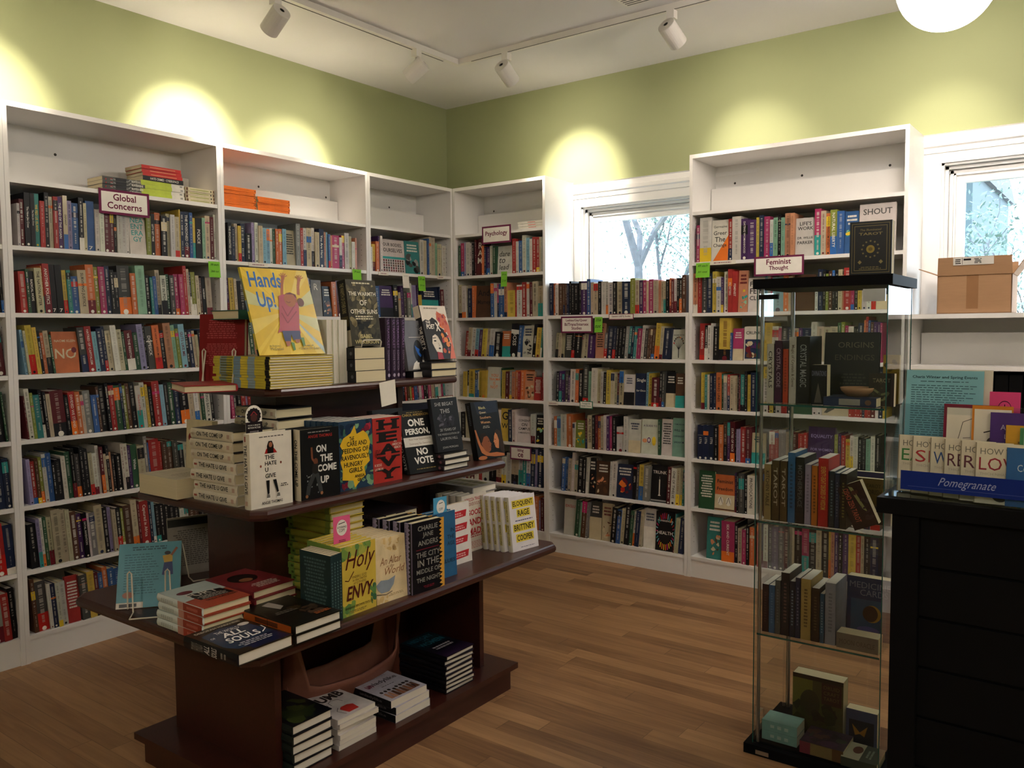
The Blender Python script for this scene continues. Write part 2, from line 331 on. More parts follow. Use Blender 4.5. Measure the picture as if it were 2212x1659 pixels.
# ---------------------------------------------------------------- garden outside
m = MB(); m.box(-14, DW + .25, -.5, 20, 22, -.3, M['ground']); m.obj('garden_ground', kind='structure')
def tree(x, y, h, r, lean, seed, label, nleaf=900, spread=2.2, z0=-.3):
    rr = random.Random(seed); e = empty('tree', Matrix.Translation((x, y, z0)), label, 'tree')
    tr = MB(); tips = []
    def grow(p, d, l, r0, dep):
        pts = [p]; q = p.copy(); dd = d.copy()
        for i in range(4):
            dd = (dd + Vector((rr.uniform(-.28, .28), rr.uniform(-.28, .28), rr.uniform(-.08, .14)))).normalized(); q = q + dd * l / 4; pts.append(q.copy())
        tr.tube(pts, [r0 * (1 - .13 * i) for i in range(5)], M['bark'], 7 if dep < 2 else 4)
        tips.extend(pts[1:])
        if dep < 3:
            for i in range(3 if dep else 4):
                b = pts[rr.randint(1, 4)]; nd = (dd + Vector((rr.uniform(-1, 1), rr.uniform(-1, 1), rr.uniform(-.35, .6)))).normalized(); grow(b, nd, l * rr.uniform(.5, .75), r0 * .5, dep + 1)
    grow(Vector((0, 0, 0)), Vector((lean, 0, 1)).normalized(), h, r, 0)
    tr.obj('trunk', e)
    lf = MB()
    for i in range(nleaf):
        c = rr.choice(tips) + Vector((rr.gauss(0, .22), rr.gauss(0, .22), rr.gauss(0, .2))); a = Vector((rr.uniform(-1, 1), rr.uniform(-1, 1), rr.uniform(-1, 1))).normalized(); b = a.orthogonal().normalized(); s = rr.uniform(.010, .024)
        lf.add([c - a * s * 1.6, c + b * s * .6, c + a * s * 1.6, c - b * s * .6], [(0, 1, 2, 3)], M['leaf'])
    lf.obj('foliage', e)
tree(-.72, 4.6, 3.4, .085, .0, 21, 'grey thick-trunked tree standing outside the window left of the tall bookcase', 7000)
tree(-2.1, 6.6, 2.6, .07, .1, 5, 'thin leafy tree at the left of the smaller visible window pane', 7000)
tree(2.86, 3.0, 2.6, .03, -.06, 11, 'slender branching tree outside the window behind the cardboard box', 6000)
tree(3.2, 4.4, 2.8, .05, .1, 14, 'leafy sapling outside the window at the right edge', 5000)
e = empty('neighbouring_house', Matrix.Translation((-1.5, 13.5, -.3)), 'grey-blue clapboard house seen through the window behind the box', 'building')
m = MB(); m.box(-1.6, -1, 0, 2.9, 4, 4.5, M['brick']); m.obj('house_wall', e); m = MB(); m.prism([(-1.3, 4.5), (4.3, 4.5), (1.5, 5.6)], -1.9, 3.0, 0, M['bark']); m.obj('house_roof', e)
m = MB(); m.box(-.6, -1.03, 1.6, .4, -.98, 3.0, M['trim']); m.obj('house_window', e)
# ---------------------------------------------------------------- bookcases
ZS = [.122, .411, .699, .989, 1.273, 1.542, 1.831, 2.117]
H = 2.44; TH = .019
def bookcase(T, w, top, shelves, label, screws=(.25, .75), lip=True, depth=.34):
    """front plane is local y=0, back is +y; x from 0 to w"""
    e = empty('bookcase', T, label, 'bookcase', 'white bookcases along the walls'); g = .0005; Wm = M['white']
    for k, (xa, nx) in enumerate(((g, 1), (w - TH - g, -1))):
        m = MB(); m.box(xa, 0, 0, xa + TH, depth, top, Wm)
        xs = xa + TH + .0004 if nx > 0 else xa - .0004
        for yy in (.045, depth - .06):
            z = .2
            while z < top - .3 if top > 2 else z < top - .08:
                r = .0028; m.add([(xs, yy + r * cos(a * pi / 3), z + r * sin(a * pi / 3)) for a in range(6)], [tuple(range(6))], M['hole']); z += .032
        m.obj('side_panel', e)
    m = MB(); m.box(g + TH, 0, top - .022, w - TH - g, depth, top, Wm); m.obj('top_panel', e)
    m = MB(); m.box(g + TH, depth - .012, .05, w - TH - g, depth - .006, top - .022, Wm)
    for f in screws:
        r = .007; m.add([(w * f + r * cos(a * pi / 5), depth - .0125, top - .13 + r * sin(a * pi / 5)) for a in range(10)], [tuple(range(10))], M['hole'])
    m.obj('back_panel', e)
    for z in shelves:
        m = MB(); m.box(g + TH + .0005, .003, z - TH, w - TH - g - .0005, depth - .014, z, Wm); m.obj('shelf', e)
    m = MB(); m.box(g + TH, .008, 0, w - TH - g, .024, ZS[0] - TH, Wm); m.obj('plinth', e)
    if lip:
        z = shelves[-1]; m = MB(); m.box(g + TH + .004, depth - .088, z, w - TH - g - .004, depth - .072, z + .16, Wm); m.obj('back_rail', e)
    return e
RL = Matrix.Rotation(radians(-90), 4, 'Z') @ Matrix.Identity(4)
def caseL(y0, y1):   # left run: front looks to +x; local x -> world +y, local y -> world -x
    return basis((0, y0, 0), (0, 1, 0), (-1, 0, 0), (0, 0, 1))
LC = [(-4.99, -3.944), (-3.944, -2.897), (-2.897, -1.849), (-1.849, -.802), (-.802, 0)]
LL = ['white bookcase on the left wall nearest the camera, out of the frame', 'white bookcase cut by the left edge of the picture', 'white bookcase on the left wall with the Global Concerns sign', 'white bookcase on the left wall with orange books on top shelf', 'narrow white bookcase in the corner on the left wall']
for (a, b), l, sc in zip(LC[1:], LL[1:], ((.3, .75), (.35,), (.46, .95), (.16, .64))):
    bookcase(basis((0, a, 0), (0, 1, 0), (-1, 0, 0), (0, 0, 1)), b - a, H, ZS, l, sc)
RC = [(.002, .784, H, ZS, 'narrow white bookcase in the corner with the Psychology sign', (.14, .88), True), (.784, 1.784, 1.546, ZS[:5], 'low white bookcase under the window with books standing on top', (), False),
      (1.784, 2.943, H, ZS, 'tall white bookcase with the Feminist Thought sign', (.12, .46, .86), True)]
for a, b, top, zs, l, sc, lip in RC: bookcase(Matrix.Translation((a, 0, 0)), b - a, top, zs, l, sc, lip)
bookcase(Matrix.Translation((2.943, 0, 0)), 1.25, 1.514, [.122, .55, .9, 1.262], 'low white bookcase under the right window carrying the cardboard box', (), True)
# ---------------------------------------------------------------- wall books
DATA = '''L1 1831 0|-2846,-2835,183,w;-2835,-2816,203,d*;-2816,-2792,233,k*,The New Jim Crow;-2792,-2774,231,k*,The New Jim Crow;-2774,-2752,234,t*,WE FED US ISLAND~y;-2752,-2732,204,r*;-2732,-2714,243,k*;-2714,-2696,227,e*;-2696,-2676,229,r*;-2676,-2653,232,p*,THE END OF THE AGAIN;-2653,-2634,239,e*,DEFIANT~k;-2634,-2615,218,l*;-2615,-2584,211,b*;-2584,-2562,238,k*;-2562,-2548,216,e;-2548,-2509,229,b*,7;-2509,-2489,194,w*;-2489,-2467,196,w*;-2467,-2436,189,d*;-2436,-2418,191,d;-2418,-2406,173,k;-2406,-2382,185,w*;-2382,-2359,188,w*;-2359,-2343,190,w;-2343,-2257,195,wF*,NEA:ENT:ERA:GY~t;-2257,-2233,191,h*;-2233,-2212,203,k*,LET'S GET FREE;-2212,-2183,211,o*;-2183,-2152,199,k*;-2152,-2133,212,e;-2133,-2109,209,w*;-2109,-2085,201,e*;-2085,-2078,239,y;-2078,-2056,230,n*;-2056,-2025,233,n*,THE POISONED CITY;-2025,-2007,231,b;-2007,-1990,206,y;-1990,-1954,208,k*,POLICE;-1954,-1936,211,j;-1936,-1908,224,e*;-1908,-1886,221,d*;-1886,-1871,235,w,CHANGE
L1 1542 -3|-2847,-2819,181,r*;-2819,-2806,191,g;-2806,-2784,183,k*,RADICAL HOPE;-2784,-2755,198,e*,THE NATION AFTER~k;-2755,-2749,209,o;-2749,-2721,219,r*,ANOTHER POLITICS;-2721,-2694,216,k*,7;-2694,-2665,217,k*,7;-2665,-2645,195,y*;-2645,-2626,196,t*;-2626,-2596,169,b*;-2596,-2557,199,e*,SURVIVING JUSTICE~k;-2557,-2520,226,o*;-2520,-2500,217,h*;-2500,-2470,219,m*;-2470,-2447,225,n*;-2447,-2427,207,k*;-2427,-2406,198,k*;-2406,-2346,230,c*;-2346,-2319,197,o*;-2319,-2273,235,j*;-2273,-2249,190,k*;-2249,-2235,181,t;-2235,-2216,187,b;-2216,-2193,219,e*;-2193,-2162,194,w*,REST IN POWER~k;-2162,-2145,201,g;-2145,-2119,196,c*;-2119,-2093,203,m*;-2093,-2068,204,m*;-2068,-2049,248,r*;-2049,-2034,233,e;-2034,-2022,218,k;-2022,-1996,219,h*;-1996,-1976,203,e;-1976,-1961,193,u;-1961,-1941,200,k,NOBODY;-1941,-1908,195,e*
L1 1273 -6|-2848,-2837,197,a;-2837,-2827,193,e;-2827,-2800,216,y*;-2800,-2782,207,y*;-2782,-2769,193,k,WHAT WE DO NOW;-2769,-2753,183,o;-2753,-2731,192,e*;-2731,-2721,174,g;-2721,-2601,187,oF*,NAOMI KLEIN:NO~e;-2601,-2570,206,c*;-2570,-2538,211,r*,HATRED OF CAPITALISM;-2538,-2516,187,a*;-2516,-2492,201,n*;-2492,-2476,211,n;-2476,-2450,191,e*;-2450,-2422,216,w*;-2422,-2396,196,e*;-2396,-2383,186,g;-2383,-2343,191,d*,WE THE RESISTANCE;-2343,-2319,181,g*;-2319,-2289,221,l*;-2289,-2273,227,k;-2273,-2239,211,c*,DOPESICK;-2239,-2203,216,o*,WE HAVE NOT BEEN MOVED~k;-2203,-2180,190,k*;-2180,-2140,227,f*;-2140,-2118,217,j*;-2118,-2099,200,h;-2099,-2067,222,a*,GUTS LIKE ME;-2067,-2046,195,k;-2046,-2025,195,n;-2025,-2010,189,e;-2010,-1995,168,e;-1995,-1967,189,k;-1967,-1942,195,b;-1942,-1911,200,w
L1 983 -5|-2849,-2843,192,d;-2843,-2823,223,w*;-2823,-2810,204,h;-2810,-2784,193,t*;-2784,-2769,215,k*;-2769,-2756,205,k;-2756,-2737,194,e*;-2737,-2677,206,d*;-2677,-2658,184,k*;-2658,-2629,197,r*,DIVIDED WE STAND;-2629,-2606,196,o*;-2606,-2591,180,e;-2591,-2557,198,s*;-2557,-2531,176,b*;-2531,-2518,214,u;-2518,-2487,218,k*;-2487,-2472,227,k;-2472,-2446,216,r*;-2446,-2417,214,g*;-2417,-2404,223,n;-2404,-2386,212,h*;-2386,-2365,221,u*;-2365,-2340,225,k*;-2340,-2313,208,w*,The End of Policing~r;-2313,-2289,222,w*;-2289,-2275,211,y;-2275,-2253,199,k*;-2253,-2215,224,r*;-2215,-2193,206,a*;-2193,-2168,216,k*;-2168,-2139,214,g*;-2139,-2110,218,n*;-2110,-2062,221,k*;-2062,-2032,208,e;-2032,-2005,207,w;-2005,-1990,189,e;-1990,-1971,161,g;-1971,-1937,159,w,KING BACK A~k;-1937,-1918,152,k
L1 700 -4|-2851,-2835,203,l*;-2835,-2815,191,r*;-2815,-2799,203,u*;-2799,-2784,206,h;-2784,-2767,218,w*;-2767,-2743,220,b*;-2743,-2731,175,k;-2731,-2703,187,k*;-2703,-2683,198,w*;-2683,-2659,215,g*;-2659,-2640,227,k*;-2640,-2619,200,c*;-2619,-2601,232,k*;-2601,-2580,220,k*;-2580,-2561,198,e*;-2561,-2541,195,w*;-2541,-2526,228,w;-2526,-2510,221,d;-2510,-2495,185,e;-2495,-2480,223,k;-2480,-2469,191,f;-2469,-2452,179,k;-2452,-2425,177,k*;-2425,-2412,225,w;-2412,-2390,223,w*;-2390,-2371,211,p*;-2371,-2340,213,g*,White;-2340,-2305,204,e*;-2305,-2287,248,s*;-2287,-2280,215,b;-2280,-2228,228,r*;-2228,-2213,214,r;-2213,-2184,211,u*;-2184,-2155,214,u*;-2155,-2126,210,c*;-2126,-2096,191,k*;-2096,-2060,193,e;-2060,-2036,189,b;-2036,-1999,175,k;-1999,-1975,183,w;-1975,-1937,174,k
L1 413 -4|-2853,-2819,201,k*;-2819,-2803,220,l*;-2803,-2789,222,w*;-2789,-2774,224,g*;-2774,-2753,220,e*;-2753,-2714,249,e*;-2714,-2691,243,e*;-2691,-2671,239,e*;-2671,-2642,225,u*;-2642,-2619,211,p*;-2619,-2598,212,k*,FATAL INVENTION;-2598,-2588,209,w;-2588,-2558,206,s*;-2558,-2520,235,e*;-2520,-2498,220,k*;-2498,-2480,216,l*;-2480,-2461,203,e*;-2461,-2436,209,k*;-2436,-2422,201,h;-2422,-2382,211,u;-2382,-2351,231,e;-2351,-2339,222,d;-2339,-2295,218,r,Captured in Africa;-2295,-2279,208,n;-2279,-2262,205,a;-2262,-2239,191,k;-2239,-2212,192,k;-2212,-2187,182,k;-2187,-2158,172,k;-2158,-2130,162,k;-2130,-2106,147,w;-2106,-2081,170,w;-2081,-2051,197,u;-2051,-2020,215,u;-2020,-1985,202,k;-1985,-1953,216,c
L1 122 -4|-2852,-2834,245,u*;-2834,-2787,227,c*;-2787,-2772,210,w;-2772,-2750,205,n*;-2750,-2732,205,w*;-2732,-2706,205,w*;-2706,-2642,215,rF;-2642,-2606,213,c;-2606,-2574,221,y;-2574,-2553,209,d;-2553,-2532,204,b;-2532,-2508,225,o;-2508,-2478,214,b;-2478,-2445,207,b;-2445,-2411,199,k;-2411,-2389,203,y;-2389,-2361,197,r;-2361,-2320,201,k;-2320,-2285,203,w;-2285,-2250,206,n;-2250,-2214,198,k;-2214,-2177,207,g;-2177,-2127,198,k;-2127,-2077,204,e
L0 1831 0|-2965,-2940,197,d;-2940,-2920,199,k
L0 1542 -3|-2977,-2952,210,w;-2952,-2930,211,k;-2930,-2919,221,k
L0 1273 -6|-2988,-2964,207,e;-2964,-2925,202,d*
L0 983 -5|-3001,-2976,219,w;-2976,-2939,217,k*;-2939,-2931,216,g
L0 700 -4|-3013,-2988,227,g;-2988,-2947,228,n*;-2947,-2922,219,n*
L0 413 -4|-3025,-3001,234,k;-3001,-2957,228,r*;-2957,-2919,219,n*
L0 122 -4|-3040,-2979,223,s;-2979,-2947,211,r*;-2947,-2919,228,k*
L2 1831 0|-1805,-1781,202,k,THE ENCHANTED LIFE;-1781,-1760,182,n;-1760,-1739,201,e;-1739,-1720,191,y;-1720,-1691,205,n*;-1691,-1650,157,k*;-1650,-1631,217,l;-1631,-1610,219,w;-1610,-1582,204,e*;-1582,-1553,195,a*;-1553,-1530,197,a;-1530,-1512,199,w;-1512,-1494,195,g;-1494,-1472,197,o;-1472,-1450,199,o;-1450,-1424,201,a;-1424,-1350,200,eF*;-1350,-1319,241,s*;-1319,-1299,219,r;-1299,-1273,221,w;-1273,-1237,224,e*;-1237,-1215,227,w;-1215,-1183,204,e;-1183,-1147,226,n*,You Are Here;-1147,-1126,210,f;-1126,-1114,211,a;-1114,-1098,200,b;-1098,-1081,195,f;-1081,-1027,198,m*;-1027,-1006,189,w;-1006,-985,203,m;-985,-951,219,w;-951,-929,202,e;-929,-903,171,w;-903,-890,195,f
L2 1542 -3|-1814,-1801,200,p;-1801,-1771,200,y;-1771,-1755,196,e;-1755,-1688,186,k;-1688,-1640,189,c;-1640,-1592,191,b;-1592,-1542,193,e;-1542,-1499,195,d;-1499,-1455,203,w;-1455,-1396,205,k;-1396,-1336,202,t;-1336,-1282,210,e;-1282,-1262,224,w;-1262,-1241,219,n;-1241,-1159,215,sF*,R~w;-1159,-1091,180,kF;-1091,-1056,208,o;-1056,-1006,216,d;-1006,-946,218,k;-946,-876,221,w
L3 1831 0|-774,-755,152,w;-755,-728,171,y;-728,-700,190,o;-700,-689,225,p;-689,-669,227,w;-669,-453,213,wF*,OUR BODIES,:OURSELVES~k;-453,-312,216,tF*;-312,-276,235,w;-276,-245,232,e;-245,-227,246,b;-227,-205,260,e;-205,-161,257,e*;-161,-141,223,j;-141,-100,219,e;-100,-62,210,w
L3 1542 -3|-735,-696,197,b;-696,-571,201,pF*;-571,-530,209,k;-530,-510,164,e;-510,-481,206,p;-481,-447,172,c;-447,-413,167,s;-413,-396,227,w;-396,-353,216,l;-353,-344,217,p;-344,-309,152,y;-309,-129,204,nF*;-129,-119,214,n;-119,-82,196,d
R0 1831 0|33,54,213,g;54,84,230,m;84,104,234,l;104,139,232,w;139,159,224,w;159,179,223,k;179,194,246,d;194,247,250,dF*,R:A:M~w;247,267,199,o;267,282,192,n;282,316,190,p;316,344,194,w;344,370,192,g;370,507,187,wF*,dare:to:lead~c;507,536,228,r;536,555,209,w;555,586,213,b;586,619,246,w;619,648,226,a;648,670,218,w;670,702,228,r;702,728,226,r;728,739,225,e;739,751,224,w
R0 1546 0|37,66,231,e;66,102,223,w;102,120,222,e;120,152,203,n;152,176,220,o;176,320,217,uF*,Andi:Mamey~k;320,349,232,b;349,374,231,w;374,391,224,m;391,437,223,b*;437,461,233,f;461,526,178,y*;526,541,177,r;541,585,211,w*;585,617,227,r;617,640,226,w;640,671,225,d;671,710,229,e*;710,749,198,e
R0 1277 6|89,117,176,r;117,148,200,e;148,184,199,w;184,215,191,a;215,245,183,p;245,280,191,y;280,308,190,e;308,350,190,w;350,409,166,k*;409,485,174,oF*;485,549,219,k*,BOSS;549,575,211,b;575,668,210,wF*;668,696,217,k,THERE;696,737,194,y;737,751,194,t
R0 996 2|69,103,177,y;103,123,185,k;123,170,194,y;170,194,187,b;194,209,179,w;209,231,187,y;231,275,188,y,YO~o;275,396,213,wF*,:YOU:TRAUMA:IS:NOT~o;396,406,207,g;406,440,192,y;440,469,185,d;469,489,193,s;489,517,186,f;517,546,194,o;546,565,187,r;565,593,195,o;593,674,189,fF*;674,738,153,rF*;738,751,184,r
R0 709 0|22,38,178,w;38,81,180,k;81,122,190,e;122,164,192,k;164,205,195,r;205,256,197,w;256,307,199,k;307,347,210,e;347,391,212,w*;391,460,222,yF*,G:W~k;460,495,217,n;495,524,218,w;524,645,176,wF*,CONSENT:ON:CAMPUS:A MANIFESTO~k;645,680,196,w;680,747,191,kF*
R0 410 2|22,34,150,k;34,76,153,w;76,118,157,e;118,160,160,d;160,201,196,w;201,232,211,r;232,293,196,w;293,353,199,k;353,403,165,e;403,442,184,w;442,483,211,w;483,541,215,e*;541,579,234,w*;579,612,230,t;612,645,201,w;645,682,250,n*;682,701,253,l;701,747,255,n*
R0 122 0|300,337,214,k;337,388,219,w;388,446,219,k;446,481,219,e;481,517,228,r;517,552,221,k;552,601,226,w;601,642,231,n;642,677,229,d;677,711,227,o;711,726,202,l;726,753,221,d
R1 1546 0|806,832,207,n;832,852,206,o;852,874,198,w;874,909,204,u;909,923,203,u;923,939,202,u;939,955,201,n;955,971,214,k;971,991,200,k;991,1025,199,k;1025,1045,211,k;1045,1088,210,p*;1088,1113,222,b;1113,1136,201,e;1136,1167,193,e;1167,1190,205,k;1190,1224,204,w*;1224,1241,203,w;1241,1276,195,w*;1276,1301,201,k;1301,1339,199,e*;1339,1396,197,n*;1396,1430,214,h*;1430,1457,201,e;1457,1482,199,p;1482,1505,198,m;1505,1519,191,e;1519,1550,203,m*;1550,1581,195,e;1581,1599,194,f;1599,1615,187,e;1615,1633,187,e;1633,1654,198,k;1654,1667,204,o;1667,1683,197,d;1683,1700,196,w;1700,1716,202,k;1716,1735,201,k;1735,1762,218,u*
R1 1277 5|851,877,161,e;877,896,161,e;896,914,161,e;914,973,161,cF*;973,1002,170,k;1002,1050,160,k*;1050,1062,147,e;1062,1097,153,e;1097,1142,147,p;1142,1210,219,fF*;1210,1235,159,s;1235,1276,198,n*;1276,1297,198,n;1297,1313,198,k;1313,1339,197,k;1339,1360,197,k;1360,1382,197,s;1382,1401,197,t;1401,1419,197,n;1419,1437,196,t;1437,1445,184,w;1445,1473,183,m;1473,1491,202,w;1491,1512,183,c;1512,1526,183,u;1526,1540,183,u;1540,1562,183,u;1562,1596,214,y*;1596,1617,195,e;1617,1665,182,n*;1665,1751,175,wF*,RAINBOW RE~k
R1 996 2|854,878,196,k;878,900,197,p;900,917,183,p;917,945,198,c;945,960,171,p;960,1001,212,w*;1001,1025,213,o;1025,1053,207,k,BODIES IN DOUBT;1053,1094,241,c*;1094,1119,201,j;1119,1158,222,w*;1158,1189,216,e;1189,1204,203,w;1204,1227,197,k;1227,1257,211,y;1257,1283,198,e;1283,1302,186,e;1302,1317,193,d;1317,1347,213,e,QUEER MINDED~k;1347,1422,188,wF*;1422,1501,196,nF*,Single:for Once~w;1501,1517,204,a;1517,1541,198,y;1541,1589,173,d*;1589,1608,212,k;1608,1625,212,c;1625,1692,207,kF*;1692,1752,202,uF*
R1 709 0|835,858,193,o;858,887,195,a;887,930,210,w*;930,979,213,o*;979,996,160,w;996,1072,176,hF*;1072,1087,192,d;1087,1125,214,e*,ALL THE LIVES~k;1125,1146,215,k;1146,1165,216,d;1165,1188,211,o;1188,1208,212,e;1208,1229,220,w;1229,1249,214,p;1249,1268,215,m;1268,1298,217,k;1298,1351,153,w*;1351,1380,221,w;1380,1466,205,wF*;1466,1581,210,wF*,A GUIDE TO~p;1581,1598,214,g;1598,1671,217,wF*;1671,1755,227,jF*,TOMORROW:WILL BE:DIFFERENT:SARAH M~n
R1 410 3|896,920,217,b;920,941,219,b;941,967,214,e;967,987,255,w;987,1015,204,e;1015,1055,234,k*;1055,1075,230,k;1075,1093,232,w;1093,1144,228,kF*;1144,1248,214,uF*;1248,1264,220,w;1264,1295,222,w;1295,1412,208,nF*;1412,1435,228,k,LEGAL;1435,1453,217,c;1453,1486,219,y*;1486,1529,216,s*;1529,1645,223,kF*,TRUNK~w;1645,1669,223,d;1669,1703,219,w*,ONE OF TWELVE~k;1703,1727,222,e;1727,1741,224,e;1741,1755,212,t
R1 122 5|899,992,232,wF*,EXCLU~r;992,1029,239,g*;1029,1042,228,j;1042,1078,245,u*;1078,1094,234,s;1094,1186,241,cF*;1186,1264,237,eF*;1264,1301,224,k*;1301,1329,214,b;1329,1358,225,e;1358,1392,255,k*;1392,1414,219,g;1414,1432,215,w;1432,1461,224,n;1461,1479,233,e;1479,1564,240,wF*;1564,1691,233,kF*,TRANSGENDER:HEALTH~w;1691,1698,235,t;1698,1725,212,e;1725,1757,216,n*
R2 1831 0|1821,1841,211,m;1841,1910,251,w*;1910,2011,231,wF*,Germaine:Greer:The:Change~c;2011,2035,232,r*;2035,2086,241,w*;2086,2125,225,p*,DATING WOMANHOOD;2125,2174,215,p*;2174,2191,225,y;2191,2216,235,n*;2216,2250,226,m*;2250,2268,206,w;2268,2292,216,j*;2292,2310,232,k;2310,2330,213,j;2330,2361,234,f*;2361,2382,232,f*;2382,2486,203,wF*,LIFE'S:WORK::DR. WILLIE:PARKER~k;2486,2519,243,m*;2519,2545,229,e*;2545,2567,215,o*,WHERE FREEDOM STARTS~k;2567,2601,230,h*,NATURAL LIBERTY;2601,2637,221,b*;2637,2706,216,bF*;2706,2882,244,wF*,SHOUT::REBELLION:~c
R2 1546 0|1806,1833,227,f*;1833,1856,220,r;1856,1889,224,c*;1889,1921,223,n*;1921,1946,233,y*;1946,1974,202,w*;1974,1989,196,p;1989,2015,230,w*;2015,2040,241,r*,IN SISTERS;2040,2068,228,r*,FEMINIST;2068,2126,231,fF*;2126,2226,187,wF*,FULL:FE FI:CLUB~k;2226,2240,216,a;2240,2256,201,w;2256,2265,190,m;2265,2325,184,a;2325,2353,196,o;2353,2378,186,e;2378,2493,192,uF*,Butler~w;2493,2508,175,w;2508,2533,216,n;2533,2549,205,k;2549,2563,191,h;2563,2581,204,u;2581,2595,208,k;2595,2610,202,k;2610,2630,211,e;2630,2639,183,f;2639,2675,218,r;2675,2692,208,m;2692,2710,207,k;2710,2729,206,y;2729,2753,205,w;2753,2774,199,w;2774,2796,158,e;2796,2866,164,nF
R2 1277 1|1844,1874,210,r*,UPHEAVING;1874,1894,198,k;1894,1913,198,w;1913,1929,210,w;1929,1961,191,k*;1961,2030,238,y*;2030,2039,155,b;2039,2103,178,mF*;2103,2210,189,wF*,CRUNK~k;2225,2269,208,y;2269,2303,189,w;2303,2318,179,m;2318,2351,188,k;2351,2379,183,n;2379,2409,178,e;2409,2428,178,p;2428,2475,177,n;2475,2505,210,w;2505,2542,186,e;2542,2574,181,e;2574,2612,185,e;2612,2630,204,g;2630,2648,208,h;2648,2664,189,m;2664,2692,185,w;2692,2706,184,k;2706,2714,184,k;2714,2740,202,n;2740,2749,216,o;2749,2762,234,r;2762,2773,215,b;2773,2788,206,u;2788,2803,206,p;2803,2820,206,p;2820,2830,201,m
R2 996 0|1857,1880,212,y;1880,1896,200,t;1896,1909,200,w;1909,1928,207,n;1928,1947,207,n;1947,1979,214,o*,BLURRED LINES~k;1979,1992,208,g;1992,2014,203,s;2014,2029,203,r;2029,2051,198,e;2051,2076,198,e;2076,2084,205,k;2084,2091,205,d;2091,2116,205,t;2116,2131,223,k;2131,2149,206,y;2149,2180,218,n*;2221,2247,255,w;2247,2259,255,k;2259,2279,255,y;2279,2293,255,k;2293,2321,255,w;2321,2353,255,r;2353,2379,255,s;2379,2488,255,gF;2488,2512,255,w;2512,2535,255,w;2535,2674,255,eF;2674,2688,255,r;2688,2702,255,r;2702,2715,255,r;2715,2728,255,r;2728,2741,255,r;2741,2754,255,r;2754,2767,255,r;2767,2780,255,r;2780,2804,255,d;2804,2819,255,w;2819,2840,255,n;2840,2848,255,y
R2 709 0|1838,1872,198,n*,1776;1872,1904,200,n*,1776;1904,1937,202,n*,1776;1937,1965,198,k*;1965,1994,206,o*;1994,2016,225,u;2016,2032,226,p;2032,2060,228,d*,STATES OF RACE;2060,2072,187,k;2072,2094,188,l;2094,2125,201,r*;2125,2154,203,d*;2154,2235,171,eF*;2259,2290,190,r;2290,2310,187,r;2310,2349,203,s;2349,2377,191,e;2377,2416,193,d;2416,2445,185,r;2445,2464,192,r;2464,2607,226,pF*,EQUALITY:FOR WOMEN~l;2607,2624,193,h;2624,2640,199,p;2640,2662,191,r;2662,2684,173,y;2684,2702,193,w;2702,2724,190,w;2724,2742,187,k;2742,2764,184,k;2764,2785,180,j;2785,2806,196,w;2806,2833,202,k
R2 410 0|1843,1942,220,gF*;1942,2063,206,oF*,Feminist:Freedom:Warriors~k;2063,2075,225,p;2075,2088,226,k;2088,2119,228,c*;2119,2137,212,k;2137,2180,221,w*,PROVOCATIONS~k;2228,2273,255,u;2273,2303,255,k;2303,2327,255,w;2327,2352,255,e;2352,2381,255,p;2381,2420,255,k;2420,2449,255,d;2449,2477,255,w;2477,2510,255,n;2510,2543,255,k;2543,2570,255,e;2570,2603,255,r;2603,2634,255,k;2634,2662,255,w;2662,2688,255,h;2688,2724,255,k;2724,2759,255,b;2759,2790,255,w;2790,2837,255,k
R2 122 0|1891,1988,241,tF*;1988,2065,234,m*,SEX AND CURRENT;2065,2084,228,k;2084,2109,201,e;2109,2134,198,m;2134,2152,225,k;2152,2180,217,o*;2195,2211,247,r;2211,2231,250,n;2231,2256,243,w;2256,2281,246,k;2281,2316,240,p;2316,2346,254,k;2346,2375,248,d;2375,2404,247,e;2404,2443,257,k;2443,2481,252,m;2481,2519,253,k;2519,2547,257,e;2547,2584,257,k;2584,2598,255,y;2598,2616,255,f;2616,2635,255,p;2635,2657,258,k;2657,2684,262,p;2684,2722,255,y;2722,2747,261,r;2747,2764,255,e;2764,2795,258,k;2795,2834,258,n
L2 1273 -6|-1814,-1795,210,d;-1795,-1763,206,y;-1763,-1748,176,t;-1748,-1728,190,m;-1728,-1705,229,t;-1705,-1683,231,e;-1683,-1656,231,g;-1656,-1635,176,f;-1635,-1619,224,y;-1619,-1604,226,c;-1604,-1581,222,u;-1581,-1553,235,u;-1553,-1524,212,w;-1524,-1493,181,w;-1493,-1469,192,a;-1469,-1446,216,n;-1446,-1424,229,y;-1424,-1403,213,y;-1403,-1384,197,k;-1384,-1353,239,a;-1353,-1325,220,r;-1325,-1292,234,y;-1292,-1275,218,l;-1275,-1245,212,n;-1245,-1228,206,l;-1228,-1195,181,k;-1195,-1172,185,n;-1172,-1150,202,w;-1150,-1135,215,k;-1135,-1113,213,o;-1113,-1082,239,g;-1082,-1063,177,k;-1063,-1047,214,k;-1047,-1014,238,n;-1014,-988,185,k;-988,-955,197,d;-955,-921,233,u;-921,-900,232,u;-900,-873,214,o;-873,-857,238,g
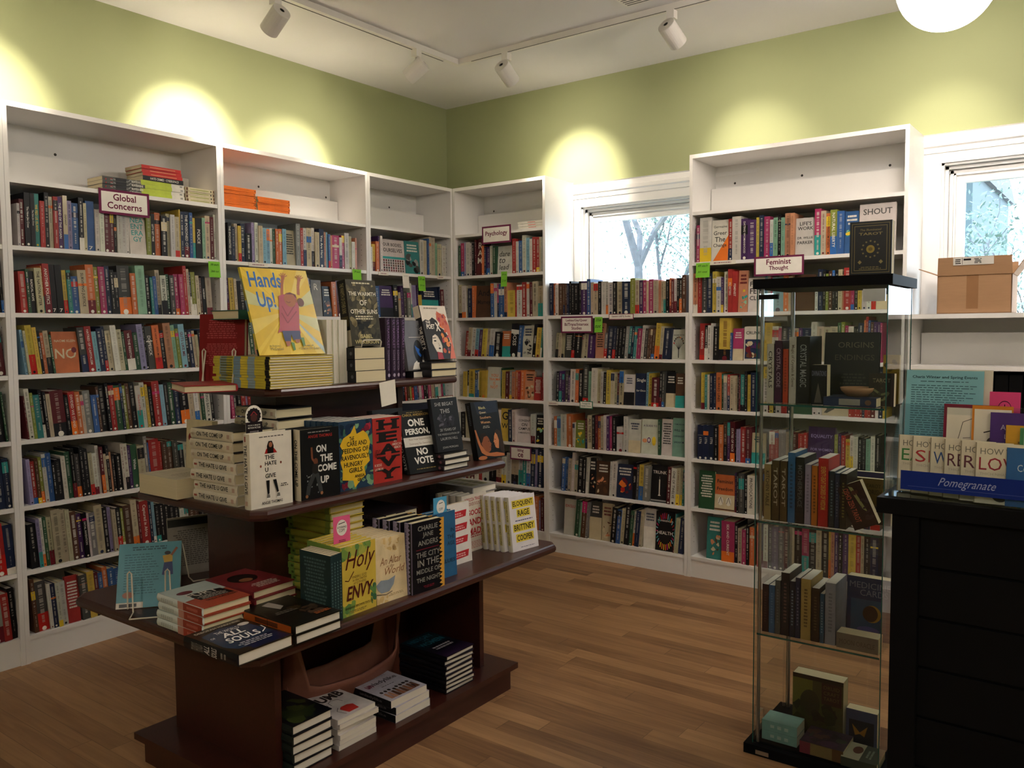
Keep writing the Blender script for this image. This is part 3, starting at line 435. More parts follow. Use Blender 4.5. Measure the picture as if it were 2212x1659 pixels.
L2 983 -5|-1814,-1795,216,m;-1795,-1776,195,c;-1776,-1751,211,k;-1751,-1722,239,r;-1722,-1707,215,l;-1707,-1691,216,r;-1691,-1667,219,d;-1667,-1641,193,t;-1641,-1627,179,a;-1627,-1612,199,l;-1612,-1589,214,r;-1589,-1572,187,f;-1572,-1550,214,n;-1550,-1520,182,k;-1520,-1487,219,w;-1487,-1467,189,c;-1467,-1448,187,b;-1448,-1421,181,p;-1421,-1401,197,e;-1401,-1378,231,w;-1378,-1362,223,e;-1362,-1330,204,e;-1330,-1301,177,e;-1301,-1280,229,y;-1280,-1263,193,l;-1263,-1247,215,y;-1247,-1230,194,c;-1230,-1207,216,n;-1207,-1185,202,b;-1185,-1168,175,p;-1168,-1134,203,m;-1134,-1115,223,f;-1115,-1088,209,n;-1088,-1063,233,k;-1063,-1032,238,w;-1032,-1002,178,m;-1002,-978,188,b;-978,-952,176,h;-952,-936,208,e;-936,-909,209,b;-909,-893,234,w;-893,-873,191,o;-873,-849,226,d
L2 700 -4|-1814,-1796,183,w;-1796,-1778,226,w;-1778,-1748,175,l;-1748,-1722,201,f;-1722,-1703,192,g;-1703,-1678,178,r;-1678,-1649,175,k;-1649,-1619,178,k;-1619,-1604,238,m;-1604,-1588,208,r;-1588,-1571,180,u;-1571,-1544,213,d;-1544,-1525,239,b;-1525,-1508,211,m;-1508,-1480,227,y;-1480,-1462,199,p;-1462,-1435,210,l;-1435,-1405,215,b;-1405,-1390,216,f;-1390,-1362,202,m;-1362,-1340,176,e;-1340,-1315,220,k;-1315,-1285,190,w;-1285,-1254,236,d;-1254,-1220,211,c;-1220,-1204,220,h;-1204,-1177,233,u;-1177,-1149,223,y;-1149,-1125,228,m;-1125,-1110,184,f;-1110,-1089,209,y;-1089,-1073,232,w;-1073,-1042,197,w;-1042,-1028,182,t;-1028,-997,237,y;-997,-977,181,f;-977,-952,209,e;-952,-936,224,o;-936,-920,196,y;-920,-903,180,w;-903,-876,205,m;-876,-847,201,d
L2 413 -4|-1814,-1788,236,o;-1788,-1766,180,g;-1766,-1747,235,h;-1747,-1714,202,y;-1714,-1684,219,g;-1684,-1657,185,u;-1657,-1625,185,w;-1625,-1601,206,m;-1601,-1577,204,h;-1577,-1545,184,f;-1545,-1527,213,r;-1527,-1495,230,o;-1495,-1462,194,m;-1462,-1430,214,y;-1430,-1405,192,e;-1405,-1385,192,u;-1385,-1367,212,e;-1367,-1346,225,w;-1346,-1324,220,m;-1324,-1298,205,l;-1298,-1273,206,h;-1273,-1257,237,h;-1257,-1226,178,e;-1226,-1194,217,f;-1194,-1166,237,c;-1166,-1147,187,c;-1147,-1131,215,a;-1131,-1100,233,c;-1100,-1082,178,w;-1082,-1060,222,k;-1060,-1043,192,n;-1043,-1029,204,h;-1029,-1001,175,r;-1001,-980,200,k;-980,-962,213,t;-962,-940,210,w;-940,-909,180,b;-909,-893,233,c;-893,-877,236,d;-877,-849,199,s
L2 122 -4|-1814,-1794,219,l;-1794,-1761,228,w;-1761,-1732,237,a;-1732,-1707,209,a;-1707,-1683,198,m;-1683,-1663,222,h;-1663,-1645,217,l;-1645,-1628,199,l;-1628,-1605,182,o;-1605,-1588,197,h;-1588,-1561,202,n;-1561,-1535,205,n;-1535,-1505,221,w;-1505,-1477,224,o;-1477,-1451,200,w;-1451,-1432,200,w;-1432,-1417,208,e;-1417,-1389,208,r;-1389,-1356,204,f;-1356,-1341,207,w;-1341,-1324,213,a;-1324,-1307,226,h;-1307,-1291,220,y;-1291,-1269,223,h;-1269,-1252,215,u;-1252,-1222,210,w;-1222,-1197,188,c;-1197,-1176,194,s;-1176,-1144,237,u;-1144,-1123,234,n;-1123,-1097,239,a;-1097,-1069,233,a;-1069,-1045,214,h;-1045,-1018,182,f;-1018,-991,207,g;-991,-965,188,g;-965,-946,228,l;-946,-913,182,n;-913,-880,233,w;-880,-857,181,k
L3 1273 -6|-767,-752,215,g;-752,-737,210,r;-737,-716,232,m;-716,-689,180,p;-689,-659,177,k;-659,-630,197,e;-630,-598,231,b;-598,-570,189,r;-570,-554,178,k;-554,-523,221,u;-523,-499,220,o;-499,-468,189,t;-468,-448,205,f;-448,-420,203,s;-420,-388,222,d;-388,-357,204,d;-357,-331,190,k;-331,-301,192,d;-301,-284,205,e;-284,-267,176,y;-267,-245,186,k;-245,-228,215,s;-228,-204,179,k;-204,-182,196,k;-182,-154,178,u;-154,-139,207,e;-139,-120,200,e;-120,-103,215,d;-103,-71,214,h;-71,-51,239,s
L3 983 -5|-767,-737,238,t;-737,-718,192,r;-718,-692,197,k;-692,-676,203,k;-676,-651,175,k;-651,-623,176,g;-623,-608,179,l;-608,-584,197,f;-584,-561,227,d;-561,-528,177,n;-528,-499,216,u;-499,-483,194,b;-483,-467,200,r;-467,-442,226,u;-442,-424,223,h;-424,-403,236,d;-403,-370,199,b;-370,-348,204,m;-348,-324,193,w;-324,-300,224,m;-300,-272,237,k;-272,-255,221,k;-255,-224,181,m;-224,-197,181,e;-197,-185,200,k;-185,-155,200,w;-155,-125,200,w;-125,-103,200,m;-103,-83,200,t
L3 700 -4|-767,-751,217,e;-751,-724,239,l;-724,-707,239,w;-707,-688,238,e;-688,-657,209,g;-657,-628,214,o;-628,-598,205,p;-598,-582,229,w;-582,-556,231,w;-556,-538,233,k;-538,-522,201,a;-522,-496,217,f;-496,-468,220,u;-468,-442,204,w;-442,-423,236,s;-423,-392,188,o;-392,-378,194,l;-378,-363,197,t;-363,-334,235,a;-334,-305,202,l;-305,-289,209,e;-289,-268,240,r;-268,-250,204,c;-250,-231,186,e;-231,-203,232,h;-203,-177,236,o;-177,-146,199,e;-146,-114,237,t;-114,-82,239,t;-82,-48,235,n
L3 413 -4|-767,-734,176,w;-734,-719,185,g;-719,-695,217,k;-695,-677,188,t;-677,-654,197,h;-654,-636,226,w;-636,-620,194,b;-620,-597,188,t;-597,-568,221,u;-568,-535,232,d;-535,-502,203,s;-502,-478,240,e;-478,-457,230,n;-457,-443,199,d;-443,-412,194,e;-412,-380,209,k;-380,-363,210,o;-363,-349,237,k;-349,-331,225,s;-331,-310,238,d;-310,-276,177,w;-276,-257,193,r;-257,-226,214,w;-226,-203,192,a;-203,-173,202,c;-173,-153,177,k;-153,-126,219,f;-126,-96,191,w;-96,-67,230,b;-67,-43,229,o
L3 122 -4|-767,-750,176,k;-750,-736,217,s;-736,-713,218,p;-713,-688,199,l;-688,-671,187,a;-671,-654,229,w;-654,-632,198,s;-632,-612,192,n;-612,-579,185,r;-579,-562,177,t;-562,-531,229,y;-531,-505,177,y;-505,-479,183,w;-479,-460,221,c;-460,-444,218,d;-444,-429,207,f;-429,-396,217,e;-396,-375,197,l;-375,-354,229,r;-354,-339,189,k;-339,-306,196,u;-306,-281,177,b;-281,-262,239,k;-262,-238,237,h;-238,-222,209,h;-222,-196,183,k;-196,-163,238,m;-163,-147,192,t;-147,-124,194,o;-124,-109,190,w;-109,-92,234,w;-92,-65,205,u;-65,-38,184,k'''
SEC = {'L0': 'leftmost bookcase', 'L1': 'Global Concerns bookcase', 'L2': 'orange-books bookcase', 'L3': 'left corner bookcase', 'R0': 'Psychology bookcase', 'R1': 'low window bookcase', 'R2': 'Feminist Thought bookcase'}
ORD = {1: 'second', 2: 'third', 3: 'fourth', 4: 'fifth', 5: 'sixth', 6: 'seventh', 7: 'bottom'}
def shade(c, rr, v=.16):
    f = .74 * (1 + rr.uniform(-v, v)); g_ = sum(c[:3]) / 3; c = tuple(x * .88 + g_ * .12 for x in c[:3]); return tuple(min(1, x * f * (1 + rr.uniform(-.06, .06))) for x in c[:3]) + (1,)
def shelf_book(mb, M4, w, t, h, c, face, title, rr):
    """spine-out book (face False) with its spine on local -x, or face-out cover"""
    mb.T = M4; mat = M['gloss'] if rr.random() < .22 else M['print']; col = shade(C(c), rr)
    ink = 'w' if c in 'kgbnpmrducstoh' else rr.choice('kkdn')
    mixc = lambda a_, f: tuple(x * (1 - f) + y * f for x, y in zip(col, C(a_)))[:3] + (1,)
    fa = rr.choice((.35, .5, .75))
    if '~' in title: title, ink = title.rsplit('~', 1)
    b = .0015
    if not face:
        mb.box(0, 0, 0, w, b, h, mat, col); mb.box(0, t - b, 0, w, t, h, mat, col); mb.box(0, b, 0, b, t - b, h, mat, col)
        mb.box(b, b, .002, w - .003, t - b, h - .004, M['page'], PAPER if rr.random() < .6 else PAPERW)
        A = Art(mb, (0, t, 0), (0, -1, 0), (0, 0, 1), t, h, mat)
        q = rr.random()
        if q < .22: A.rect(0, 0, 1, rr.uniform(.12, .45), rr.choice('kwrynobtkd'))
        elif q < .4: z = rr.uniform(.6, .85); A.rect(0, z, 1, rr.uniform(z, 1), rr.choice('kwrynobtem'))
        if title: A.text(title, .27, .16 if len(title) > 2 else .03, .73, .93 if len(title) > 2 else .1, ink, .01, fit=len(title) > 2, down=len(title) > 2)
        else:
            z = .93; e = rr.uniform(.25, .5); x0 = rr.uniform(.27, .38); x1 = 1 - x0; a = rr.uniform(.006, .015); ik = mixc(ink, fa)
            while z > e:
                l = a * rr.uniform(.4, 1); A.put([(x0, z - l), (x1, z - l), (x1, z), (x0, z)], [(0, 1, 2, 3)], ik); A.k -= 1; z -= l + (.005 if rr.random() < .82 else .03)
            x0 += .06; x1 -= .06; e2 = rr.uniform(.1, .2); z = min(e - .05, .36)
            while z > e2:
                l = .009 * rr.uniform(.5, 1); A.put([(x0, z - l), (x1, z - l), (x1, z), (x0, z)], [(0, 1, 2, 3)], ik); A.k -= 1; z -= l + (.006 if rr.random() < .8 else .02)
            A.k += 1
        if rr.random() < .6: A.ell(.5, .045, .22, .22 * t / h, ink, 8)
    else:
        mb.box(0, 0, 0, w, b, h, mat, col); mb.box(0, t - b, 0, w, t, h, mat, col); mb.box(0, b, 0, b, t - b, h, mat, col); mb.box(b, b, .002, w - .003, t - b, h - .003, M['page'], PAPER)
        A = Art(mb, (0, 0, 0), (1, 0, 0), (0, 0, 1), w, h, mat)
        if title:
            L = title.split(':'); n = len(L); z = .9; dz = .62 / n if n > 1 else .22
            if title.startswith('OUR BOD'): z = .9; dz = .16
            if 'Change' in title: A.poly([(1, .0), (.1, .0), (1, .62)], 'o')
            if 'dare' in title: z = .82; dz = .24
            if 'UPHEAV' in title: pass
            for s_ in L:
                if s_: A.text(s_, .10, z - dz * .8, .90, z, ink, .012, .2 if 'dare' in title else 0, fit=True, al='l' if 'dare' in title else 'c')
                z -= dz
            if title.startswith('OUR BOD'):
                A.rect(0, .41, 1, .48, 't')
                for i in range(9):
                    for j in range(5): A.ell(.1 + i * .1, .06 + j * .075, .034, .034 * w / h, rr.choice('ukdc'), 8); A.k -= 1
            elif title.startswith('TRANSG'):
                for i in range(30):
                    a = 2 * pi * i / 30; A.line([(.5 + .40 * cos(a), .5 + .33 * sin(a)), (.5 + .5 * cos(a), .5 + .48 * sin(a))], .045, rr.choice('roatmy')); A.k -= 1
            elif title.startswith('RAINBOW'):
                A.line([(.5, .05), (.5, .4)], .06, 'k')
                for i in range(9): a = pi * (i + .5) / 9; A.line([(.5, .32), (.5 + .2 * cos(a), .45 + .1 * sin(a)), (.5 + .36 * cos(a), .48 + .24 * sin(a))], .02, 'k'); A.ell(.5 + .36 * cos(a), .5 + .24 * sin(a), .05, .03, rr.choice('ourk'))
            elif title.startswith('A GUIDE'): A.ell(.45, .4, .1, .08, 'p'); A.ell(.45, .4, .06, .05, 'w'); A.ell(.2, .38, .14, .06, 'f'); A.ell(.75, .38, .12, .13, 'y')
            elif title.startswith('Feminist'): A.rect(0, 0, 1, .45, 'e'); A.ell(.3, .27, .14, .12, 'w'); A.ell(.7, .27, .14, .12, 'w'); A.line([(.2, .2), (.3, .38), (.4, .2)], .02, 'k'); A.line([(.6, .2), (.7, .38), (.8, .2)], .02, 'k'); A.rect(.0, .02, 1, .06, 'u')
            elif title.startswith('CRUNK'): A.rect(.06, .05, .94, .62, 'n'); A.blobs(14, .15, .1, .85, .58, .16, 'udpe', rr)
            elif title == 'TRUNK': A.rect(.47, .2, .53, .62, 'w'); A.rect(.49, .62, .51, .7, 's'); A.rect(.43, .18, .57, .2, 'w'); A.rect(0, .03, .9, .07, 's')
            elif title.startswith('NAOMI'): A.ell(.82, .55, .1, .07, 'd')
        else:
            q = rr.random()
            if q < .35: A.rect(0, 0, 1, rr.uniform(.3, .6), rr.choice('kwerntbu')); A.scribble(.15, .68, .85, .9, 3, ink, rr)
            elif q < .7: A.blobs(10, .15, .1, .85, .55, .18, rr.choice(['uef', 'kcs', 'ytj', 'dro']), rr); A.scribble(.12, .66, .88, .92, 3, ink, rr)
            else: A.scribble(.12, .3, .88, .9, 9, ink, rr)
allb = []; stuff = MB(); used = {}
for ln in DATA.strip().split('\n'):
    hd, body = ln.split('|'); sec, zi, lean = hd.split(); zi = int(zi); lean = int(lean); items = []
    for it in body.split(';'):
        q = it.split(',', 4); items.append((int(q[0]) / 1000, int(q[1]) / 1000, int(q[2]) / 1000, q[3][0], 'F' in q[3], '*' in q[3], q[4] if len(q) > 4 else ''))
    top_of_low = sec == 'R1' and zi == 1546
    shelf = min(range(8), key=lambda i: abs(ZS[::-1][i] - zi / 1000)); z = zi / 1000 if top_of_low else ZS[::-1][shelf]
    for i, (s0, s1, h, c, face, star, title) in enumerate(items):
        rr = random.Random(hash((zi, i, s0)) & 0xffff if False else int(abs(s0) * 9973) + zi * 7 + i); ta = math.tan(radians(lean)); t = s1 - s0 - .0006; rec = .012 + rr.uniform(0, .012)
        L = sec[0] == 'L'; h = min(h, .262)
        if not face:
            w = min(.16, max(.12, h * .66)) + rr.uniform(-.008, .01); th = radians(lean)
            # lean: positive = top towards +s (right); pivot on the low corner
            base = (s1 if lean > 0 else s0) - .1 * ta
            if L: T = Matrix.Translation((-rec, base, z)) @ Matrix.Rotation(-th, 4, 'X') @ Matrix.Translation((0, (0 if lean > 0 else t), 0)) @ Matrix.Rotation(pi, 4, 'Z')
            else: T = Matrix.Translation((base, rec, z)) @ Matrix.Rotation(th, 4, 'Y') @ Matrix.Translation(((0 if lean > 0 else t), 0, 0)) @ Matrix.Rotation(pi / 2, 4, 'Z')
            shape = (w, t, h)
        else:
            w = s1 - s0 - .003; tt = .018
            # face-out: cover looks into the room, tipped back a little
            if L: T = Matrix.Translation((-rec - .004, s0 + .0015, z + .0012)) @ Matrix.Rotation(pi / 2, 4, 'Z') @ Matrix.Rotation(radians(-4), 4, 'X')
            else: T = Matrix.Translation((s0 + .0015, rec + .004, z + .0012)) @ Matrix.Rotation(radians(-4), 4, 'X')
            shape = (w, tt, h)
        nb = [items[j] if 0 <= j < len(items) else None for j in (i - 1, i + 1)]
        if star:
            m = MB(); shelf_book(m, I4, shape[0], shape[1], shape[2], c, face, title, rr); m.T = I4
            o = bpy.data.objects.new('book', m.mesh('book')); COL.objects.link(o); o.matrix_world = T
            if not face: m2 = None
            where = 'on top of the low bookcase' if top_of_low else ('bottom shelf, %s' % SEC[sec] if shelf == 7 else '%s shelf down, %s' % (ORD.get(shelf, 'top'), SEC[sec]))
            size = 'thick ' if t > .034 else 'slim ' if t < .016 else ''
            nm = lambda k: CN[k[3]] if k else 'shelf end'
            tl = title.split('~')[0].replace(':', ' ')
            for bad in ('NAOMI KLEIN', 'Germaine Greer', 'DR. WILLIE PARKER', 'SARAH M', 'Andi Mamey', 'Butler'): tl = tl.replace(bad, '')
            tl = ' '.join(tl.split())
            if face: lab = '%s cover facing out%s, %s' % (CN[c], ' titled ' + tl if tl else '', where)
            elif title: lab = '%s%s spine titled %s, %s' % (size, CN[c], tl, where)
            else: lab = '%s%s book between %s and %s, %s' % (size, CN[c], nm(nb[0]), nm(nb[1]), where)
            lab = ' '.join(lab.split()[:16]); allb.append([o, lab, sec, zi, i, len(items), c, where, size, title, face])
        else:
            shelf_book(stuff, T, shape[0], shape[1], shape[2], c, face, title, rr)
stuff.T = I4
stuff.obj('shelf_books', None, 'the remaining smaller or half-hidden books filling the white bookcases', 'books', None, 'stuff')
from collections import Counter
cnt = Counter(b[1] for b in allb)
NUM = ['first', 'second', 'third', 'fourth', 'fifth', 'sixth', 'seventh', 'eighth', 'ninth', 'tenth', 'eleventh', 'twelfth', 'thirteenth', 'fourteenth', 'fifteenth', 'sixteenth', 'seventeenth', 'eighteenth', 'nineteenth', 'twentieth']
for b in allb:
    o, lab, sec, zi, i, n, c, where, size, title, face = b
    if cnt[lab] > 1:
        if i < 20: pos = NUM[i] + ' from left'
        elif n - 1 - i < 20: pos = NUM[n - 1 - i] + ' from right'
        else: pos = 'near middle'
        lab = '%s%s book, %s, %s' % (size, CN[c], pos, where)
        lab = ' '.join(lab.split()[:16])
    tag(o, lab, 'book', 'books standing on the wall shelves')
# flat stacks on the top shelves
def flat_book(nm, T, w, h, t, c, sc, pc, label, group, sp=None):
    m = MB(); pg = MB(); e = empty(nm, T, label, 'book', group); book_parts(m, pg, w, h, t, C(c), C(sc or c), False, M['print'], C(pc))
    if sp: sp(spine_art(m, h, t, M['print'], False))
    m.obj('cover', e); pg.obj('page_block', e); return e
ZT = ZS[-1]
ORDN = ['bottom', 'second from bottom', 'third from bottom', 'fourth from bottom', 'fifth from bottom', 'sixth from bottom', 'seventh from bottom', 'eighth from bottom', 'ninth from bottom', 'tenth from bottom', 'eleventh from bottom', 'top']
def stackL(y_foot, n, w, h, t, c, sc, what, group, sp=None, z=ZT, back=.02, jit=.004, nm='paperback_book'):
    rr = random.Random(int(abs(y_foot) * 1000)); e0 = None
    for i in range(n):
        # spine faces the room (+x); foot of the book toward +y
        T = Matrix.Translation((-back + rr.uniform(-jit, 0), y_foot + rr.uniform(-jit, jit), z + (i + 1) * t + i * .0002)) @ Matrix.Rotation(radians(90 + rr.uniform(-1, 1)), 4, 'Z') @ basis((0, 0, 0), (0, 1, 0), (0, 0, -1), (-1, 0, 0))
        lab = '%s, %s of its stack' % (what, ORDN[i] if i < n - 1 else 'topmost')
        if e0 is None: e0 = flat_book(nm, T, w, h, t, c, sc, 'e', lab, group, sp)
        else: dup(e0, T, lab)
def sp_black(A):
    for i in range(9): A.line([(random.Random(i).random(), .2 + i * .07), (random.Random(i + 5).random(), .26 + i * .07)], .25, 's')
    A.rect(.1, .45, .9, .7, 'k'); A.text('Dumping', .2, .08, .8, .34, 'w', 0, down=True) if False else A.scribble(.15, .05, .85, .33, 12, 'w', random.Random(2)); A.blobs(5, .2, .6, .8, .95, .3, 'rd', random.Random(4))
YL = lambda s: s
stackL(-2.255, 4, .14, .21, .017, 'c', 'c', 'black and grey patterned paperback lying on the top shelf', 'dark patterned paperbacks stacked on the top shelf', sp_black)
stackL(-2.045, 4, .15, .23, .019, 'w', 'w', 'lime and white paperback lying on the top shelf', 'lime and white paperbacks stacked on the top shelf', lambda A: (A.rect(0, .3, 1, 1, '#aebf3c'), A.rect(.3, .04, .7, .1, 's')))
T0 = ZT + 4 * .0192
flat_book('paperback_book', Matrix.Translation((-.02, -2.05, T0 + .022)) @ Matrix.Rotation(radians(90), 4, 'Z') @ basis((0, 0, 0), (0, 1, 0), (0, 0, -1), (-1, 0, 0)), .15, .215, .022, 'k', 'k', 'e', 'black paperback titled HATE CRIMES CYBERSPACE under red ones', None, lambda A: A.text('HATE CRIMES · CYBERSPACE', .25, .12, .75, .82, 'w', .01, down=True))
stackL(-2.055, 3, .15, .21, .017, 'r', 'r', 'red paperback above the black one on the top shelf', 'red paperbacks on the top shelf pile', lambda A: A.rect(.4, .15, .6, .8, 'f'), T0 + .0225, .022, .006)
stackL(-1.873, 4, .14, .165, .018, 'e', '#cfc4a2', 'cream paperback lying at the top shelf corner', 'cream paperbacks stacked at the top shelf corner', lambda A: (A.rect(.1, .92, .9, .985, 'u'), A.rect(.1, .01, .9, .05, 'u'), A.rect(.3, .1, .7, .14, 'k'), A.rect(.42, .2, .58, .85, 'h')))
OR = '#e8721f'
stackL(-1.615, 6, .15, .21, .018, OR, OR, 'orange paperback in the taller pile on the top shelf', 'orange paperbacks on the top shelf', lambda A: (A.rect(.35, .02, .65, .045, 'k'), A.rect(.45, .1, .55, .9, '#c85a14')))
stackL(-1.385, 5, .15, .215, .0155, OR, OR, 'orange paperback in the lower pile on the top shelf', 'orange paperbacks on the top shelf', lambda A: (A.rect(.35, .02, .65, .045, 'k'), A.rect(.45, .1, .55, .9, '#c85a14')))
for i in range(3):
    T = Matrix.Translation((.752 - i * .004, .03, ZT + (i + 1) * .017)) @ basis((0, 0, 0), (0, 1, 0), (0, 0, -1), (-1, 0, 0))
    flat_book('paperback_book', T, .15, .2, .0165, 'w', 'w', 'e', 'white paperback with red print lying on the Psychology top shelf, ' + ['lowest', 'middle', 'topmost'][i], 'white paperbacks on the Psychology top shelf', lambda A: A.rect(.4, .3, .6, .6, 'r'))
# ---------------------------------------------------------------- signs and notes
def sign(T, w, h, lines, label, bord='#6e2a4a', ink='#6e2440', name='shelf_sign', d=.006, bw=.10, bg='#e9e4da', bold=.02, pad=.16):
    m = MB(); e = empty(name, T, label, 'sign', 'section signs on the shelf edges'); m.box(0, 0, 0, w, .0025, h, M['matte'], C(bord)); cd_ = m.obj('sign_card', e)
    m = MB(); A = Art(m, (0, 0, 0), (1, 0, 0), (0, 0, 1), w, h, M['matte']); q = bw * h; A.rect(q / w, q / h, 1 - q / w, 1 - q / h, bg)
    n = len(lines); z = 1 - pad
    for s_ in lines:
        A.text(s_, .12, z - (1 - 2 * pad) / n * .82, .88, z, ink, bold, fit=True); z -= (1 - 2 * pad) / n
    m.obj('sign_lettering', cd_); return e
def on_L(y, z): return Matrix.Translation((.003, y, z)) @ Matrix.Rotation(pi / 2, 4, 'Z')
def on_R(x, z): return Matrix.Translation((x, -.003, z))
sign(on_L(-2.497, 2.008), .247, .115, ['Global', 'Concerns'], 'Global Concerns section sign with maroon border')
sign(on_R(.265, 2.037), .245, .118, ['Psychology'], 'Psychology section sign with maroon border', pad=.28)
sign(on_R(.905, 1.432), .235, .105, ['Lesbian/Gay/Queer', 'Bi/Trans/Intersex', 'Studies'], 'Lesbian Gay Queer studies section sign with maroon border')
sign(on_R(2.17, 1.735), .27, .105, ['Feminist', 'Thought'], 'Feminist Thought section sign with maroon border')
sign(on_R(.49, .585), .175, .09, ['izing', 'ce'], 'white section sign with dark red border half hidden by a book', pad=.15)
sign(on_R(1.257, 1.512), .17, .035, ['General LGBTQ Studies'], 'narrow white label General LGBTQ Studies on shelf edge', '#8a4a5a', bw=.12, pad=.25)
sign(on_R(1.045, .955), .095, .048, ['Transgender', 'Gender Diverse'], 'small white label with green border on the low bookcase', '#3c7d62', '#3c7d62', pad=.2)
sign(on_L(-.175, .955), .155, .045, ['Death / Dying'], 'narrow white label with dark red border near the corner', '#7a2a2a', pad=.28)
def note(T, w, h, lines, label, col='#7fc43e', drop=.0):
    m = MB(); e = empty('sticky_note', T, label, 'note', 'sticky notes on the shelf edges'); n = 6
    pts = [(0, -.0005 - .006 * (1 - j / n) ** 2, h * j / n) for j in range(n + 1)]
    m.add([(0, y, z) for _, y, z in pts] + [(w, y, z) for _, y, z in pts] + [(0, y + .0004, z) for _, y, z in pts] + [(w, y + .0004, z) for _, y, z in pts],
          [(i, n + 1 + i, n + 2 + i, i + 1) for i in range(n)] + [(2 * n + 2 + i, 2 * n + 3 + i, 3 * n + 4 + i, 3 * n + 3 + i) for i in range(n)] + [(0, 2 * n + 2, 3 * n + 3, n + 1)], M['matte'], C(col))
    A = Art(m, (0, -.0085, 0), (1, 0, 0), (0, .08, 1), w, h, M['matte']); z = .92
    for s_ in lines: A.text(s_, .15, z - .22, .85, z, '#26301c', .0, .3, fit=True); z -= .42
    m.obj('note_paper', e)
note(on_L(-1.937, 1.738), .068, .082, ['38 each', '266 tot'], 'green sticky note reading 38 each on Global Concerns bookcase')
note(on_L(-.945, 1.755), .072, .078, ['39 each'], 'green sticky note behind the grey-brown historical book')
note(on_L(-.362, 1.72), .068, .098, ['20 ea', '220 tot'], 'green sticky note on the left corner bookcase')
note(on_L(-.51, 1.735), .06, .095, ['Special Order'], 'white paper note beside the green one, left corner bookcase', '#e6e0d4')
note(on_R(.427, 1.745), .05, .10, ['30 ea', '214'], 'green sticky note on the Psychology bookcase')
note(on_R(1.157, 1.435), .055, .095, ['356', 'tot'], 'green sticky note beside the Lesbian Gay Queer sign')
note(on_R(1.83, 1.742), .084, .083, ['49 each', '301 total'], 'green sticky note on the tall bookcase reading 301 total')
for T, w, l in ((on_L(-1.69, 1.808), .125, 'blank paper label on the shelf edge behind the yellow picture book'), (on_L(-.725, 1.808), .09, 'small paper label on the left corner bookcase edge'), (on_R(1.91, 1.81), .155, 'white label strip on the tall bookcase upper shelf edge'),
                (on_R(.80, .967), .08, 'white label strip at the left of the low bookcase shelf'), (on_L(-.17, 1.808), .07, 'small white label near the corner post')):
    m = MB(); m.box(0, 0, 0, w, .002, .022, M['matte'], C('#ded8cc')); A = Art(m, (0, 0, 0), (1, 0, 0), (0, 0, 1), w, .022, M['matte']); A.scribble(.1, .3, .9, .7, 1, '#8a5a66', rnd); o = m.obj('shelf_label', None, l, 'label', 'paper labels on the shelf edges'); o.matrix_world = T
# ---------------------------------------------------------------- track lighting
e = empty('lighting_track', Matrix.Translation((.455, -.46, HC)), 'white L-shaped ceiling lighting track', 'light track')
m = MB(); tw = .018
m.box(-tw, -5.5, -.032, tw, tw, 0, M['track']); m.box(-tw + .001, -5.5, -.0335, -tw + .006, -.12, -.0318, M['hole']); m.obj('track_rail', e)
m = MB(); m.box(tw, -tw, -.032, 4.8, tw, 0, M['track']); m.box(.12, -tw + .001, -.0335, 4.7, -tw + .006, -.0318, M['hole']); m.obj('track_rail', e)
def head(x, y, aim, label, pw=1.0, size=52):
    p = Vector((x, y, HC - .145)); d = (Vector(aim) - p).normalized()
    e = empty('track_spotlight', Matrix.Translation((x, y, HC - .032)), label, 'spotlight', 'white spotlights on the ceiling track')
    m = MB(); m.box(-.021, -.021, -.042, .021, .021, 0, M['track']); m.obj('track_adapter', e)
    m = MB(); m.tube([(0, 0, -.042), (0, 0, -.085)], .008, M['track'], 10); m.obj('stem', e)
    T = Matrix.Translation((0, 0, -.113)) @ d.to_track_quat('-Z', 'Y').to_matrix().to_4x4()
    m = MB(T); m.smooth = False; m.lathe([(.012, .062), (.045, .060), (.047, .056), (.047, -.07), (.043, -.07), (.041, -.03), (.0, -.03)], M['track'], 28); lh = m.obj('lamp_housing', e); m = MB(T); m.lathe([(0, -.0305), (.0405, -.0305)], M['bulb'], 24); m.obj('lamp_lens', lh)
    for pwr, sz in ((SPOT_W * pw * 1.25, size), (SPOT_W * .16, 125)):      # beam and spill of the same lamp
        l = bpy.data.lights.new('spot', 'SPOT'); l.energy = pwr; l.color = (1, .88, .72); l.spot_size = radians(sz); l.spot_blend = 1.0; l.shadow_soft_size = .028
        o = bpy.data.objects.new('lamp_light', l); COL.objects.link(o); o.parent = e; o.matrix_parent_inverse = I4; o.matrix_local = T @ Matrix.Translation((0, 0, -.045 if sz < 100 else -.075))
head(.455, -1.824, (-.36, -1.80, 2.44), 'spotlight on the left end of the track aimed at the left wall', 2.4)
head(.455, -.83, (-.36, -1.12, 2.36), 'spotlight on the left track nearest the corner', 1.5)
head(.83, -.46, (.83, .36, 2.42), 'spotlight just right of the track corner', 1.6)
head(1.896, -.46, (2.04, .36, 2.42), 'spotlight at the right of the track above the tall bookcase', .45)
head(.455, -3.0, (-.36, -2.86, 2.46), 'spotlight outside the picture lighting the leftmost bookcase', 1.8)
head(3.05, -.46, (3.05, .36, 2.30), 'spotlight outside the picture lighting the right window head', .4)
def globe(x, y, label, z=2.715, r=.172):
    e = empty('globe_pendant', Matrix.Translation((x, y, z)), label, 'pendant light', 'opal glass globe pendants')
    m = MB(); m.smooth = True; m.lathe([(r * sin(pi * i / 24), r * cos(pi * i / 24)) for i in range(25)], M['globe'], 40); m.obj('glass_globe', e)
    m = MB(); m.tube([(0, 0, r - .004), (0, 0, HC - z - .02)], .006, M['track'], 10); m.obj('stem', e)
    m = MB(); m.lathe([(0, HC - z - .03), (.05, HC - z - .03), (.06, HC - z)], M['track'], 24); m.obj('ceiling_rose', e)
